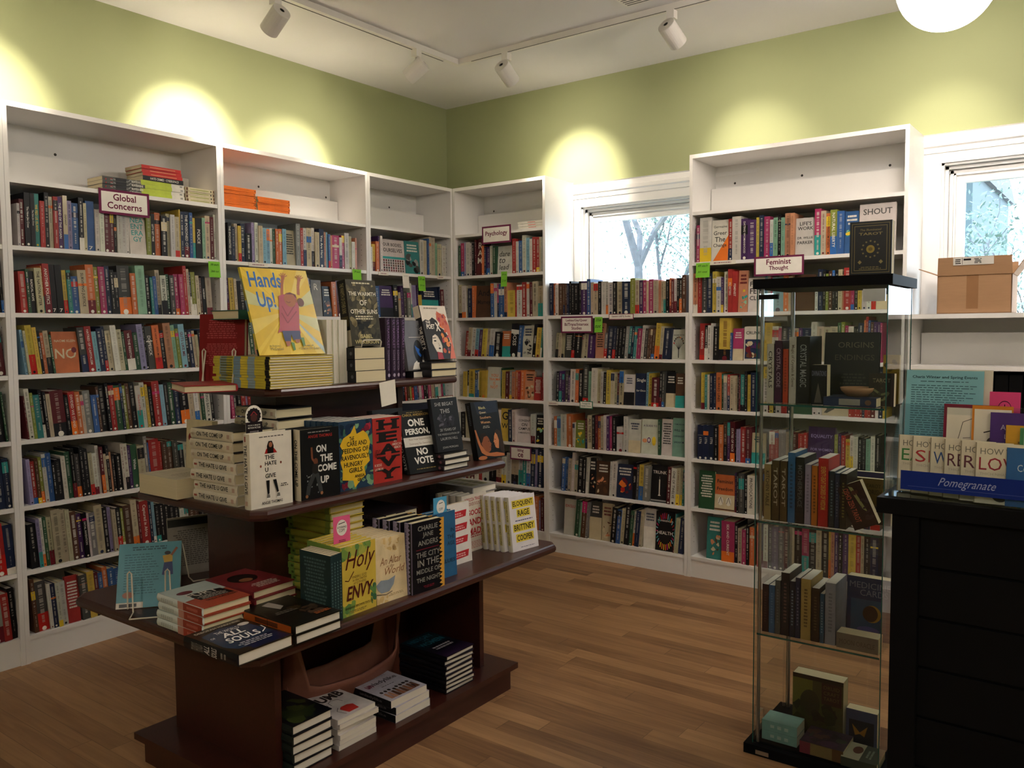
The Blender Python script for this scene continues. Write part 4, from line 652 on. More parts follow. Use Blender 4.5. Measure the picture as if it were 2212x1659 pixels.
globe(3.265, -1.0, 'lit white globe pendant at the top right')
globe(5.2, -2.6, 'lit globe pendant outside the picture over the counter'); globe(2.9, -6.0, 'lit globe pendant behind the camera'); globe(5.2, -5.6, 'lit globe pendant behind the camera to the right')  # unseen globes, added to give the room its fill light

e = empty('ceiling_vent', Matrix.Translation((1.80, -.68, HC)), 'small white slotted ceiling vent at the top edge of the picture', 'vent')
m = MB(); m.box(-.1, -.1, -.006, .1, .1, 0, M['track']); m.obj('vent_frame', e); m = MB()
for i in range(8): m.box(-.085, -.085 + i * .023, -.0065, .085, -.078 + i * .023, -.0055, M['hole'])
m.obj('vent_slots', e)
# ---------------------------------------------------------------- tiered display table (long side along y)
TX, TY = 1.547, -2.445
e = empty('display_table', Matrix.Translation((TX, TY, 0)) @ Matrix.Rotation(radians(.4), 4, 'Z'), 'dark mahogany tiered display table in the middle of the floor', 'display table')
def board(name, L, Wd, z, t, round_=True):
    m = MB(); n = 5; c = .035 if round_ else .0
    prof = [(0, 0)] if not round_ else [(t / 2 * (1 - cos(pi * i / n)) * 0 + t / 2 * (sin(pi * i / n)), -t + t * (1 - cos(pi * i / n)) / 2) for i in range(n + 1)]
    # outline with clipped corners, edge bulging outwards
    rings = []
    def outline(d): a, b = Wd + d, L + d; q = c; return [(-a + q, -b), (a - q, -b), (a, -b + q), (a, b - q), (a - q, b), (-a + q, b), (-a, b - q), (-a, -b + q)] if q else [(-a, -b), (a, -b), (a, b), (-a, b)]
    if round_: lv = [(-.010 + p[0] * .65, z + p[1]) for p in prof]
    else: lv = [(0, z - t), (0, z)]
    vs = []; k = len(outline(0))
    for d, zz in lv: vs += [(x, y, zz) for x, y in outline(d)]
    fs = [tuple(range(k))[::-1], tuple((len(lv) - 1) * k + i for i in range(k))] + [(i * k + j, i * k + (j + 1) % k, (i + 1) * k + (j + 1) % k, (i + 1) * k + j) for i in range(len(lv) - 1) for j in range(k)]
    m.add(vs, fs, M['wood']); return m.obj(name, e)
Z0, Z3, Z2, Z1 = .1062, .5896, .9358, 1.275
board('top_shelf', .455, .216, Z1, .026); board('middle_shelf', .605, .332, Z2, .032); board('lower_shelf', .748, .475, Z3, .034); board('base_board', .617, .352, Z0, .022, False)
m = MB(); m.box(-.332, -.592, 0, .332, .592, Z0 - .022, M['wood']); m.obj('plinth', e)
def carcass(L, Wf, Wb, z0, z1, closed):
    for s in (-1, 1):
        m = MB(); y = s * L; m.box(-Wb, min(y, y - s * .024), z0, Wf, max(y, y - s * .024), z1, M['wood']); m.obj('end_panel', e)
    m = MB()
    if closed: m.box(Wf - .03, -L + .024, z0, Wf - .012, L - .024, z1, M['wood']); m.box(-Wb + .012, -L + .024, z0, -Wb + .03, L - .024, z1, M['wood'])
    else: m.box(-.15, -L + .024, z0, -.13, L - .024, z1, M['wood'])
    m.obj('centre_panel', e)
carcass(.508, .262, .272, Z0, Z3 - .034, False); carcass(.42, .065, .19, Z3, Z2 - .032, True); carcass(.30, .035, .1, Z2, Z1 - .026, True)
# ---------------------------------------------------------------- books on the table
HC_, PB = 'hardcover_book', 'paperback_book'
def place(e0, mats, labs, group=None):
    for T, l in zip(mats, labs): dup(e0, T, l, group)
def pile(proto_fn, n, x, y, z, t, labs, rot=0, jit=.004, rj=2.5, seed=1, gap=.0004):
    rr = random.Random(seed); e0 = None; out = []
    for i in range(n):
        T = M_flat(x + (rr.uniform(-jit, jit) if i else 0), y + (rr.uniform(-jit, jit) if i else 0), z + (i + 1) * (t + gap), rot + (rr.uniform(-rj, rj) if i else 0))
        if e0 is None: e0 = proto_fn(T, labs[i]); out.append(e0)
        else: out.append(dup(e0, T, labs[i]))
    return out
def lab_pile(base, n): return ['%s, %s in the pile' % (base, 'the only one' if n == 1 else 'topmost' if i == n - 1 else 'lowest' if i == 0 else NUM[i] + ' from bottom') for i in range(n)]
def lines_art(A, L, x0, x1, z1, dz, col, bold=.0, fit=True, k=.78, al='c', shear=0):
    z = z1
    for s_ in L:
        if s_: A.text(s_, x0, z - dz * k, x1, z, col, bold, shear, fit=fit, al=al)
        z -= dz
# --- top tier
YEL = '#d9c24a'
def hands_front(A, rr):
    A.rect(0, 0, 1, 1, '#dcb928')
    for i in range(18):
        a = 2 * pi * i / 18 + .1; b = a + .17; f = lambda q: (min(1, max(0, .55 + 1.2 * cos(q))), min(1, max(0, .5 + 1.0 * sin(q))))
        A.poly([(.55, .5), f(a), f(b)], rr.choice(['#e6cc5a', '#c6c78c', '#a9bdb8', '#e8c93c'])); A.k -= 1
    A.k += 1
    A.text('Hands', .08, .775, .565, .955, '#2568b4', .02); A.text('Up!', .15, .49, .41, .725, '#2568b4', .02)
    sk = '#a8603a'
    class Sh:
        def __getattr__(s, n): return getattr(A0, n)
        X = staticmethod(lambda x, y: x + .04 - .27 * (.9 - y))
        def poly(s, pts, col): A0.poly([(s.X(x, y), y) for x, y in pts], col)
        def line(s, pts, w, col): A0.line([(s.X(x, y), y) for x, y in pts], w * .85, col)
        def ell(s, cx, cy, rx, ry, col): A0.ell(s.X(cx, cy), cy, rx * .85, ry, col)
    A0 = A; A = Sh()
    A.line([(.545, .68), (.55, .82), (.565, .9)], .05, sk); A.line([(.80, .70), (.80, .80), (.815, .88)], .05, sk)
    for hx, hz in ((.565, .90), (.815, .885)):
        A.ell(hx, hz, .032, .024, sk)
        for k in range(5): a = .5 + k * .5; A.line([(hx, hz), (hx + .075 * cos(a), hz + .06 * sin(a))], .014, sk)
    A.poly([(.49, .68), (.57, .70), (.75, .68), (.80, .56), (.80, .30), (.82, .24), (.50, .26), (.47, .24), (.50, .32)], '#b04a5c')
    A.line([(.54, .56), (.62, .44), (.74, .58)], .02, '#8e3548'); A.line([(.53, .48), (.62, .36), (.76, .5)], .02, '#8e3548')
    A.ell(.83, .61, .06, .05, '#5c2a22'); A.ell(.66, .635, .105, .085, sk); A.poly([(.58, .70), (.66, .725), (.75, .70), (.77, .65), (.70, .70)], '#6b3226'); A.line([(.60, .615), (.64, .60), (.67, .61)], .01, '#6b3226'); A.ell(.76, .62, .02, .018, '#9a5634')
    A.poly([(.53, .27), (.80, .27), (.82, .17), (.70, .16), (.665, .23), (.66, .14), (.57, .15)], '#273a68')
    A.poly([(.58, .15), (.66, .15), (.65, .10), (.60, .09)], sk); A.poly([(.72, .17), (.80, .17), (.79, .13), (.74, .13)], sk)
    A.poly([(.66, .14), (.71, .13), (.73, .05), (.70, .04)], '#4f8340'); A.poly([(.81, .19), (.86, .19), (.88, .10), (.85, .08)], '#4f8340')
    A.text('by Breanna J.', .14, .085, .36, .11, '#5a5522', 0, fit=True); A.text('McDaniel', .17, .05, .36, .08, '#5a5522', 0, fit=True); A.scribble(.66, .09, .86, .105, 1, '#7a7340', rr); A.text('Shane W. Evans', .62, .05, .93, .08, '#5a5522', 0, fit=True)
def hands_spine(A, rr):
    for i, c in enumerate(['k', '#c9b83c', '#8fa3a8', '#d8c23c', '#7d97a5', '#c9b83c', '#8fa3a8', '#c9b83c']): A.rect(0, i / 8, 1, (i + 1) / 8 if i else .07, c)
    A.rect(0, .07, 1, .13, '#c9b83c'); A.scribble(.2, .55, .8, .95, 1, '#6e6b2a', rr)
def hands(T, lab): return hero(HC_, .25, .29, .0078, YEL, '#b9ad3c', hands_front, hands_spine, None, True, T, lab, 'copies of the yellow picture book', PAPERW)
nH = 12
pile(hands, nH, 1.755, -2.895, Z1, .0079, lab_pile('yellow picture book lying flat under the upright one', nH), 0, .002, .5, 5)
ZH = Z1 + nH * .0083
h1 = hands(M_up(1.721, -2.905, ZH, 87.7, 19, .004), 'yellow picture book Hands Up! standing on its own pile')
red = lambda A, rr: (A.scribble(.12, .66, .88, .93, 9, '#a8484a', rr), A.scribble(.12, .28, .88, .6, 12, '#a8484a', rr))
hero(HC_, .165, .235, .022, '#7c1519', None, red, None, None, False, M_up(1.418, -2.92, Z1, 22, 4), 'dark red book back cover in a wire stand, top shelf left end', None)
hero(HC_, .15, .22, .022, '#8e1a22', None, None, None, None, False, M_flat(1.53, -2.915, Z1 + .0225, 158) @ Matrix.Identity(4), 'dark red book lying flat at the left end of the top shelf', None)
wp = lambda T, l: hero(PB, .14, .215, .0128, '#d9d9c6', '#d9d9c6', None, None, None, False, T, l, 'white paperbacks with page edges showing', PAPERW)
rr = random.Random(8)
e0 = wp(M_up(1.565, -2.625, Z1, 0), 'white paperback standing fore-edge out, leftmost of seven')
for i in range(1, 7): dup(e0, M_up(1.565 + rr.uniform(-.004, .002), -2.625 + i * .0131, Z1, 0), 'white paperback standing fore-edge out, %s' % (NUM[i] + ' of seven from left' if i < 6 else 'rightmost of seven'))
hero(HC_, .15, .19, .03, '#2c5c4e', None, None, lambda A, rr: A.scribble(.3, .3, .7, .7, 1, '#86a596', rr), None, False, M_flat(1.60, -2.70, Z1 + .215 + .031, 90) @ I4, 'dark green book lying across the white paperbacks', None)
hero(PB, .10, .15, .012, '#c73a5c', None, None, None, None, False, M_flat(1.63, -2.61, Z1 + .215 + .0125, 90), 'small pink book lying on the right of the white paperbacks', None)
def warmth_front(A, rr):
    A.rect(0, 0, 1, 1, '#3a3524'); A.blobs(60, .05, .05, .95, .95, .1, ['#57503a', '#6b6246', '#2a261a', '#4a4330', '#8a7d58'], rr)
    A.scribble(.1, .93, .9, .97, 1, '#d8cfb0', rr)
    lines_art(A, ['THE WARMTH', 'OF', 'OTHER SUNS'], .06, .96, .83, .135, '#e9e2cc', .02, k=.62); A.scribble(.15, .39, .85, .46, 2, '#d8cfb0', rr)
    A.blobs(8, .3, .2, .7, .36, .09, ['#14130f', '#1c1a14', '#262218'], rr)
    lines_art(A, ['ISABEL', 'WILKERSON'], .1, .9, .175, .085, '#cdbf86', .015, k=.72)
def warmth_spine(A, rr): A.text('THE WARMTH OF OTHER SUNS', .3, .5, .75, .95, '#a89c6c', 0, down=True); A.rect(.1, .3, .9, .45, '#4a3f22'); A.rect(0, 0, 1, .24, '#b8ab92')
hero(PB, .136, .232, .045, '#3a3524', '#14130f', warmth_front, warmth_spine, None, True, M_up(1.711, -2.518, Z1 + .122, 88, 8, .003), 'thick book The Warmth of Other Suns standing on three cream-edged books', None)
gl = lambda T, l: hero(PB, .14, .155, .0395, '#141417', '#1a1a1e', None, lambda A, rr: A.ell(.5, .12, .16, .04, '#5a5a60'), None, False, T, l, 'thick dark paperbacks under the historical book', PAPER)
pile(gl, 3, 1.745, -2.535, Z1, .0395, lab_pile('thick paperback below The Warmth of Other Suns', 3), 0, .003, 2, 4)
uv = lambda T, l: hero(HC_, .15, .225, .0245, '#2c1830', '#2e1a34', None, lambda A, rr: (A.text('ULTRAVIOLET', .25, .5, .75, .96, '#8c6a96', .0, down=True), A.text('SUZANNE MATSON', .28, .14, .7, .47, '#a08aa4', .0, down=True), A.ell(.5, .06, .25, .03, '#b0a0b4')), lambda A, rr: A.scribble(.1, .1, .9, .9, 16, '#3e2842', rr), False, T, l, 'dark purple hardcovers on the top shelf')
e0 = uv(M_up(1.665, -2.315 + .0245, Z1, 180), 'dark purple book spine reading ULTRAVIOLET, leftmost of four')
for i in range(1, 4): dup(e0, M_up(1.665 + .003 * (i % 2), -2.315 + .0245 * (i + 1) + i * .0004, Z1, 180), 'dark purple book spine reading ULTRAVIOLET, %s' % (['', 'second from left of four', 'third from left of four', 'rightmost of four'][i]))
def man_front(A, rr):
    lines_art(A, ['..g the', 'Man'], .3, .97, .93, .12, '#1c1c20', .015, al='r'); A.rect(.2, .66, .95, .67, 'w'); A.poly([(.2, .02), (.3, .14), (.45, .2), (.75, .2), (.9, .13), (.98, .02)], '#e6e2da')
    A.ell(.55, .38, .2, .23, '#15161a', 24); A.rect(.45, .16, .68, .3, '#15161a'); A.poly([(.42, .5), (.5, .46), (.62, .42), (.58, .36), (.68, .3), (.62, .26), (.52, .32), (.46, .4)], '#2460b4')
hero(PB, .125, .19, .014, '#66666a', None, man_front, None, None, False, M_up(1.69, -2.222, Z1 + .024, 92, 9, .003), 'grey cover with a dark head and blue shape, beside The Poet X', None)
hero(PB, .14, .17, .0225, '#2a2a2e', '#1a1a1e', None, None, None, False, M_flat(1.70, -2.205, Z1 + .023, 0), 'single flat book with pale page edges under the grey cover', None, PAPERW)
def poet_front(A, rr):
    A.rect(0, 0, 1, 1, '#ded3c4'); A.poly([(0, .0), (0, .70), (.12, .74), (.25, .72), (.4, .78), (.55, .72), (.62, .60), (.75, .55), (.88, .42), (.93, .25), (.86, .1), (.8, 0)], '#232227')
    A.poly([(.78, .0), (1, .0), (1, .62), (.9, .8), (.62, .9), (.55, .75), (.7, .62), (.86, .5), (.94, .3)], '#d0705a'); A.blobs(22, .6, .1, .98, .85, .07, ['#b0344a', '#e0884c', '#c85a3c', '#7a3a52'], rr)
    A.poly([(.2, .3), (.26, .43), (.4, .47), (.52, .38), (.56, .24), (.52, .12), (.42, .09), (.3, .14)], '#e2d6c6'); A.poly([(.3, .0), (.32, .14), (.5, .12), (.52, 0)], '#a02c38')
    A.ell(.32, .34, .05, .014, '#18181c'); A.line([(.25, .39), (.38, .40)], .02, '#18181c'); A.ell(.44, .2, .045, .016, '#201a20'); A.line([(.42, .3), (.46, .25), (.42, .24)], .012, '#9a7a6a')
    A.poly([(.36, .47), (.5, .5), (.62, .42), (.58, .2), (.54, .3), (.46, .42)], '#232227')
    A.text('THE', .10, .66, .28, .71, '#f0e8dc', .02, .1); A.text('POET', .10, .56, .42, .65, '#f0e8dc', .03, .1); A.text('X', .44, .52, .62, .68, '#f0e8dc', .04)
    A.scribble(.1, .93, .7, .97, 1, '#9a8f80', rr); A.text('ELIZABETH', .55, .82, .85, .855, '#c8503a', 0); A.text('ACEVEDO', .58, .77, .85, .805, '#c8503a', 0)
hero(HC_, .145, .215, .032, '#232227', '#1c1b20', poet_front, lambda A, rr: (A.rect(0, .78, 1, 1, '#d8cdbc'), A.text('THE POET X', .22, .2, .8, .62, '#e8e0d4', .02, down=True)), None, True, M_up(1.715, -2.127, Z1 + .064, 89, 15.5, .002), 'The Poet X cover standing at the right end of the top shelf', None)
pile(lambda T, l: hero(HC_, .145, .165, .028, '#1c1b20', '#1c1b20', None, None, None, False, T, l, 'books under The Poet X', PAPER), 2, 1.745, -2.155, Z1, .028, ['cream-edged hardcover under The Poet X, lower of two', 'cream-edged hardcover under The Poet X, upper of two'], 0, .004, 4, 3)
# --- middle tier
hero(PB, .155, .215, .062, '#c9c0a4', '#c9c0a4', lambda A, rr: A.scribble(.2, .5, .8, .9, 5, '#a89a80', rr), None, None, False, M_flat(1.30, -2.915, Z2 + .0625, 180) , 'very thick cream paperback lying at the left end of the middle shelf', None, srgb('#cfc2a0'))
hero(PB, .14, .215, .022, '#cdbf98', '#c8793a', lambda A, rr: (A.ell(.3, .72, .22, .1, '#8e2620'), A.text('Educated', .2, .42, .95, .52, '#3a332a', .01), A.poly([(.8, .1), (1, .0), (1, .5)], '#d9702a')), None, None, False, M_up(1.235, -2.865, Z2, 3, 3), 'cream cover with a red seal standing behind the cream-spined pile', None)
CREAM = '#cfc4aa'
def otc(T, l): return hero(HC_, .145, .215, .031, '#2a2826', CREAM, lambda A, rr: (A.blobs(9, .25, .1, .75, .6, .08, ['#3d3a34', '#4a463c', '#35322c'], rr)), lambda A, rr: (A.text('ON THE COME UP', .3, .2, .74, .84, '#1c1b1a', .02, down=True), A.text('ANGIE', .35, .91, .6, .97, '#9a6a5a', 0, down=True), A.rect(.3, .05, .7, .11, '#b89a88')), None, False, T, l, 'cream-spined hardcovers in the tall pile')
def thug(T, l): return hero(HC_, .145, .22, .0315, '#ddd6c6', '#d2c9b4', hate_front, lambda A, rr: (A.text('THE HATE U GIVE', .3, .2, .74, .86, '#1c1b1a', .02, down=True), A.rect(.4, .9, .6, .97, '#9a4a3a'), A.rect(.3, .05, .7, .11, '#b89a88')), None, True, T, l, 'white hardcovers titled The Hate U Give')
def hate_front(A, rr):
    A.rect(0, 0, 1, 1, '#ded7c9'); A.scribble(.12, .935, .9, .96, 1, '#5a5650', rr)
    A.poly([(.34, .72), (.38, .78), (.44, .80), (.54, .80), (.6, .76), (.64, .72)], '#a8201c'); A.poly([(.41, .72), (.40, .82), (.44, .885), (.52, .885), (.56, .82), (.55, .72)], '#1d1512'); A.ell(.485, .835, .042, .035, '#9a6246'); A.poly([(.45, .72), (.48, .79), (.52, .72)], '#15100e')
    lines_art(A, ['THE', 'HATE', 'U', 'GIVE'], .34, .62, .70, .083, '#1a1918', .015, k=.72, al='l')
    A.ell(.24, .56, .022, .018, '#8a4a34'); A.ell(.72, .58, .022, .018, '#8a4a34')
    A.poly([(.36, .36), (.44, .36), (.43, .18), (.385, .17)], '#17171a'); A.poly([(.52, .36), (.60, .36), (.655, .19), (.61, .18)], '#17171a')
    for x in (.36, .60): A.poly([(x, .12), (x + .085, .12), (x + .075, .17), (x + .02, .175)], '#77736c'); A.rect(x, .11, x + .09, .125, '#eeeae2')
    A.scribble(.68, .25, .9, .3, 2, '#5a5650', rr); A.text('ANGIE THOMAS', .24, .045, .74, .085, '#1a1918', .01)
ls = ['white hardcover spine The Hate U Give, %s of the seven-book pile' % q for q in ('lowest', 'second from bottom', 'third from bottom', 'fourth from bottom')]
pile(thug, 4, 1.765, -3.03, Z2, .0315, ls, 0, .004, 1.5, 6)
ls = ['hardcover spine ON THE COME UP, fifth from bottom of the pile', 'hardcover spine ON THE COME UP, second from top of the pile', 'dark hardcover ON THE COME UP, topmost of the seven-book pile']
pile(otc, 3, 1.755, -3.03, Z2 + 4 * .0319, .031, ls, 0, .003, 1.5, 7)
thug(M_up(1.832, -3.03, Z2, 88, 0), 'white cover The Hate U Give standing at the front of middle shelf')
hero(HC_, .14, .21, .026, '#d8d0c0', '#ddd6c6', None, None, None, False, M_up(1.79, -2.895, Z2, 92), 'white hardcover edge just behind The Hate U Give cover', None)
e = empty('promo_bookmark', M_up(1.775, -3.00, Z2 + .185, 88, 0), 'arch-topped black card with a head drawing above The Hate U Give', 'card')
m = MB(); w_ = .056; m.prism([(0, .0), (w_, .0), (w_, .085)] + [(w_ / 2 + w_ / 2 * cos(a * pi / 10), .085 + w_ / 2 * sin(a * pi / 10)) for a in range(1, 10)] + [(0, .085)], 0, .0008, 1, M['matte'], C('#e6e0d4')); m.obj('card_body', e)
m = MB(); A = Art(m, (0, 0, 0), (1, 0, 0), (0, 0, 1), w_, .115, M['matte']); A.rect(0, 0, 1, .55, '#1b1114')
A.poly([(.5 + (.40 + .05 * (i % 2)) * cos(2 * pi * i / 28), .71 + (.19 + .02 * (i % 2)) * sin(2 * pi * i / 28)) for i in range(28)], '#1c1518'); A.ell(.5, .66, .2, .10, '#4a2a26'); A.line([(.3, .72), (.5, .82), (.7, .72)], .05, '#8a2a30')
A.rect(.0, .0, 1, .55, '#1b1114'); A.text('NOW A MAJOR', .12, .44, .88, .485, 'w', .01); A.text('MOTION PICTURE', .12, .38, .88, .425, 'w', .01); A.scribble(.15, .16, .85, .33, 3, '#8a8484', random.Random(3)); A.rect(.1, .12, .9, .14, '#8a2a30'); m.obj('card_print', e)
pile(otc, 7, 1.70, -2.83, Z2 + .02, .034, ['cream-spined hardcover in the rear pile behind The Hate U Give, %s' % q for q in ('lowest', 'second from bottom', 'third from bottom', 'fourth from bottom', 'third from top', 'second from top', 'topmost')], 0, .004, 2, 9, .0018)
hero(PB, .14, .2, .0195, '#3a3836', None, None, None, None, False, M_flat(1.70, -2.85, Z2 + .0198, 0), 'dark paperback at the very bottom of the rear pile', None)
def otc_front(A, rr):
    A.rect(0, 0, 1, 1, '#141517'); A.scribble(.1, .94, .85, .965, 1, '#8a8684', rr); A.text('ANGIE THOMAS', .2, .87, .82, .915, '#a8302c', .01)
    for (t_, x0, x1, z1) in (('ON', .4, .66, .76), ('THE', .5, .82, .62), ('COME', .42, .92, .48), ('UP', .5, .72, .31)): A.text(t_, x0, z1 - .105, x1, z1, '#dcdad4', .035)
    A.line([(.28, .74), (.29, .58), (.36, .52)], .045, '#7a4a34'); A.ell(.38, .53, .055, .05, '#6b3f2c'); A.poly([(.30, .50), (.44, .50), (.44, .34), (.28, .36)], '#22201f')
    A.line([(.34, .36), (.2, .2), (.16, .07)], .10, '#3a3d3e'); A.line([(.4, .36), (.46, .22), (.5, .09)], .10, '#3a3d3e'); A.blobs(16, .14, .08, .5, .36, .035, ['#7d8484', '#1a1b1c'], rr); A.ell(.14, .05, .035, .025, '#9a6a4a'); A.ell(.52, .07, .035, .025, '#9a6a4a')
hero(HC_, .145, .217, .033, '#141517', CREAM, otc_front, lambda A, rr: A.text('ON THE COME UP', .3, .2, .74, .86, '#1c1b1a', .02, down=True), None, True, M_up(1.848, -2.862, Z2, 86, 0), 'black cover On the Come Up with a dancer, middle shelf front', None)
hero(HC_, .145, .215, .030, '#141517', '#1b1b1d', None, None, None, False, M_up(1.812, -2.868, Z2, 86, 0), 'black hardcover directly behind the On the Come Up cover', None)
def care_front(A, rr):
    A.rect(0, 0, 1, 1, '#223a52'); A.blobs(90, .03, .03, .97, .97, .1, ['#3c6a5a', '#2a4a6a', '#5a8a6a', '#1c2c46', '#7aa07c', '#16263a'], rr); A.blobs(6, .7, .82, .95, .95, .08, ['#a8283c', '#7a1c30'], rr); A.blobs(6, .05, .05, .3, .14, .08, ['#a8283c', '#7a1c30'], rr)
    A.poly([(.46, .93), (.52, .8), (.72, .84), (.84, .78), (.92, .66), (.86, .5), (.9, .38), (.72, .3), (.76, .18), (.62, .13), (.42, .02), (.38, .13), (.06, .16), (.08, .3), (.02, .42), (.1, .58), (.02, .66), (.12, .76), (.34, .82)], '#e0b52c')
    for t_, x0, x1, z in (('THE', .3, .44, .76), ('CARE AND', .22, .82, .69), ('FEEDING OF', .08, .86, .595), ('RAVENOUSLY', .05, .88, .495), ('HUNGRY', .12, .68, .395), ('GIRLS', .26, .66, .305), ('ANISSA', .42, .72, .2), ('GRAY', .5, .72, .145)): A.text(t_, x0, z - .06 if z > .25 else z - .035, x1, z + .01, '#2b2a1c', .02)
e0 = hero(PB, .148, .225, .022, '#223a52', '#2a4458', care_front, None, None, True, M_up(1.836, -2.695, Z2, 91, 1), 'blue floral cover The Care and Feeding of Ravenously Hungry Girls', 'copies of the blue floral book', PAPERW)
for i in range(1, 8): dup(e0, M_up(1.836 - i * .0225, -2.697 - .004 * i, Z2, 91, 1), 'copy of the blue floral paperback, %s behind the front one' % NUM[i - 1])
def heavy_front(A, rr):
    A.rect(0, 0, 1, 1, '#b03028'); z = .97
    for ch in 'HEAVY':
        A.text(ch, .2, z - .160, .84, z, '#171413', .045)
        for q in {'H': ((.12, 0), (.62, 0), (.12, 1), (.62, 1)), 'E': ((.12, 0), (.12, 1)), 'A': ((.12, 0), (.62, 0)), 'V': ((.12, 1), (.62, 1)), 'Y': ((.12, 1), (.62, 1), (.37, 0))}[ch]: A.rect(q[0], z - .160 + q[1] * .136, q[0] + .3, z - .136 + q[1] * .136, '#171413')
        z -= .190
    A.text('AN', .70, .60, .80, .63, '#e2c8b8', 0); A.text('AMERICAN', .64, .55, .97, .59, '#e2c8b8', .01); A.text('MEMOIR', .72, .50, .95, .54, '#e2c8b8', .01); A.text('KIESE', .04, .26, .28, .30, '#e2c8b8', .01); A.text('LAYMON', .04, .20, .32, .24, '#e2c8b8', .01); A.scribble(.04, .40, .26, .52, 5, '#6a1c18', rr)
e0 = hero(PB, .135, .222, .02, '#b03028', '#a82c24', heavy_front, None, None, False, M_up(1.825, -2.54, Z2, 89, 0), 'red cover HEAVY in big black letters on the middle shelf', 'copies of the red book', PAPERW)
for i in range(1, 5): dup(e0, M_up(1.825 - i * .0205, -2.54 - .002 * i, Z2, 89, 0), 'copy of the red HEAVY paperback, %s behind the front one' % NUM[i - 1])
def vote_front(A, rr):
    A.rect(0, 0, 1, 1, '#151618'); A.scribble(.15, .955, .85, .975, 1, '#8a7a4a', rr); A.text('CAROL ANDERSON', .1, .905, .92, .945, '#b89a52', .005)
    lines_art(A, ['ONE', 'PERSON,'], .1, .86, .86, .15, '#ece8e0', .035, k=.8); A.rect(0, .42, 1, .57, '#d8d4ca'); A.text('How Voter Suppression Is', .16, .51, .84, .55, '#8a6a5a'); A.text('Destroying Our Democracy', .16, .44, .84, .48, '#8a6a5a')
    lines_art(A, ['NO', 'VOTE'], .2, .8, .39, .14, '#ece8e0', .035, k=.8); A.scribble(.2, .05, .85, .075, 1, '#8a7a4a', rr)
hero(HC_, .147, .232, .030, '#151618', '#151618', vote_front, lambda A, rr: (A.text('NO VOTE', .28, .08, .74, .5, '#d8d4ca', .01, down=True), A.rect(0, .55, 1, .6, 'w')), None, True, M_up(1.803, -2.338, Z2, 82, 17, .003), 'black cover ONE PERSON, NO VOTE leaning back on the middle shelf', None)
hero(HC_, .15, .235, .028, '#1a1a1d', None, None, None, None, False, M_up(1.745, -2.44, Z2, 90, 6, .002), 'tall black book standing behind the ONE PERSON, NO VOTE cover', None)
def begat_front(A, rr):
    A.rect(0, 0, 1, 1, '#1c1d21'); lines_art(A, ['SHE BEGAT', 'THIS'], .12, .84, .93, .135, '#a9a8a6', .005, k=.62); A.blobs(26, .2, .48, .8, .68, .09, ['#3c3a44', '#5a5660', '#2a2930'], rr)
    lines_art(A, ['20 YEARS OF', 'THE MISEDUCATION OF', 'LAURYN HILL', '', 'JOAN MORGAN'], .08, .92, .43, .083, '#a9a8a6', .0, k=.6)
hero(HC_, .13, .20, .02, '#1c1d21', None, begat_front, None, None, True, M_up(1.822, -2.211, Z2 + .064, 84, 11, .003), 'charcoal cover SHE BEGAT THIS standing on three small books', None)
pile(lambda T, l: hero(HC_, .14, .15, .0205, '#17171a', '#2a2226', None, lambda A, rr: A.ell(.5, .12, .25, .04, '#7a4a52'), None, False, T, l, 'small dark hardcovers under the charcoal cover', PAPERW), 3, 1.845, -2.205, Z2, .0205, lab_pile('small dark hardcover under SHE BEGAT THIS', 3), 0, .003, 2, 2)
def queer_front(A, rr):
    A.rect(0, 0, 1, 1, '#17191d'); A.poly([(.12, 1), (.95, 1), (.95, .80), (.2, .78)], '#232b3a')
    for i, t_ in enumerate(['Black.', 'Queer.', 'Southern.', 'Women.']): A.text(t_, .27, .87 - i * .085, .27 + [.2, .2, .32, .28][i] * 1.3, .915 - i * .085, ['#d8c88a', '#e0c8a0', '#e0a878', '#e8b07a'][i], .005)
    A.scribble(.3, .53, .6, .58, 2, '#9a9488', rr); sk = '#b06a42'
    A.poly([(.72, .46), (.82, .50), (.93, .46), (1, .3), (1, .06), (.9, .08), (.84, .16), (.80, .34), (.76, .40)], '#33261f')
    A.poly([(.2, .42), (.34, .43), (.45, .38), (.49, .33), (.50, .30), (.555, .25), (.52, .235), (.53, .21), (.51, .19), (.50, .15), (.44, .12), (.34, .12), (.25, .16), (.18, .28)], '#8a5034'); A.poly([(.16, .40), (.22, .45), (.36, .45), (.42, .40), (.30, .385), (.22, .30), (.17, .28)], '#241712')
    A.poly([(.74, .44), (.68, .38), (.665, .33), (.63, .28), (.665, .265), (.65, .24), (.67, .225), (.675, .19), (.72, .17), (.80, .16), (.84, .3), (.80, .4)], '#c07c52')
    A.poly([(.0, .52), (.05, .52), (.09, .42), (.16, .26), (.3, .14), (.45, .10), (.7, .10), (.98, .06), (.97, .02), (.6, .03), (.3, .06), (.14, .12), (.05, .3)], sk); A.ell(.16, .03, .16, .035, sk)
    A.line([(.43, .30), (.48, .305)], .014, '#20140e'); A.line([(.46, .20), (.52, .205)], .016, '#5c2a22'); A.line([(.68, .325), (.73, .32)], .014, '#20140e'); A.line([(.665, .24), (.70, .24)], .016, '#7a2f2a')
hero(PB, .146, .232, .032, '#17191d', '#101114', queer_front, lambda A, rr: A.scribble(.3, .6, .7, .95, 12, '#5c6070', rr), None, True, M_up(1.796, -1.943, Z2, 81, 12, .002), 'black cover with two embracing faces at the middle shelf right end', None)
hero(HC_, .14, .23, .03, '#1d2238', '#1d2238', lambda A, rr: A.scribble(.15, .2, .6, .7, 8, '#4a5070', rr), None, None, False, M_up(1.56, -2.13, Z2, 50, 4), 'navy book standing at the back right of the middle shelf', None)
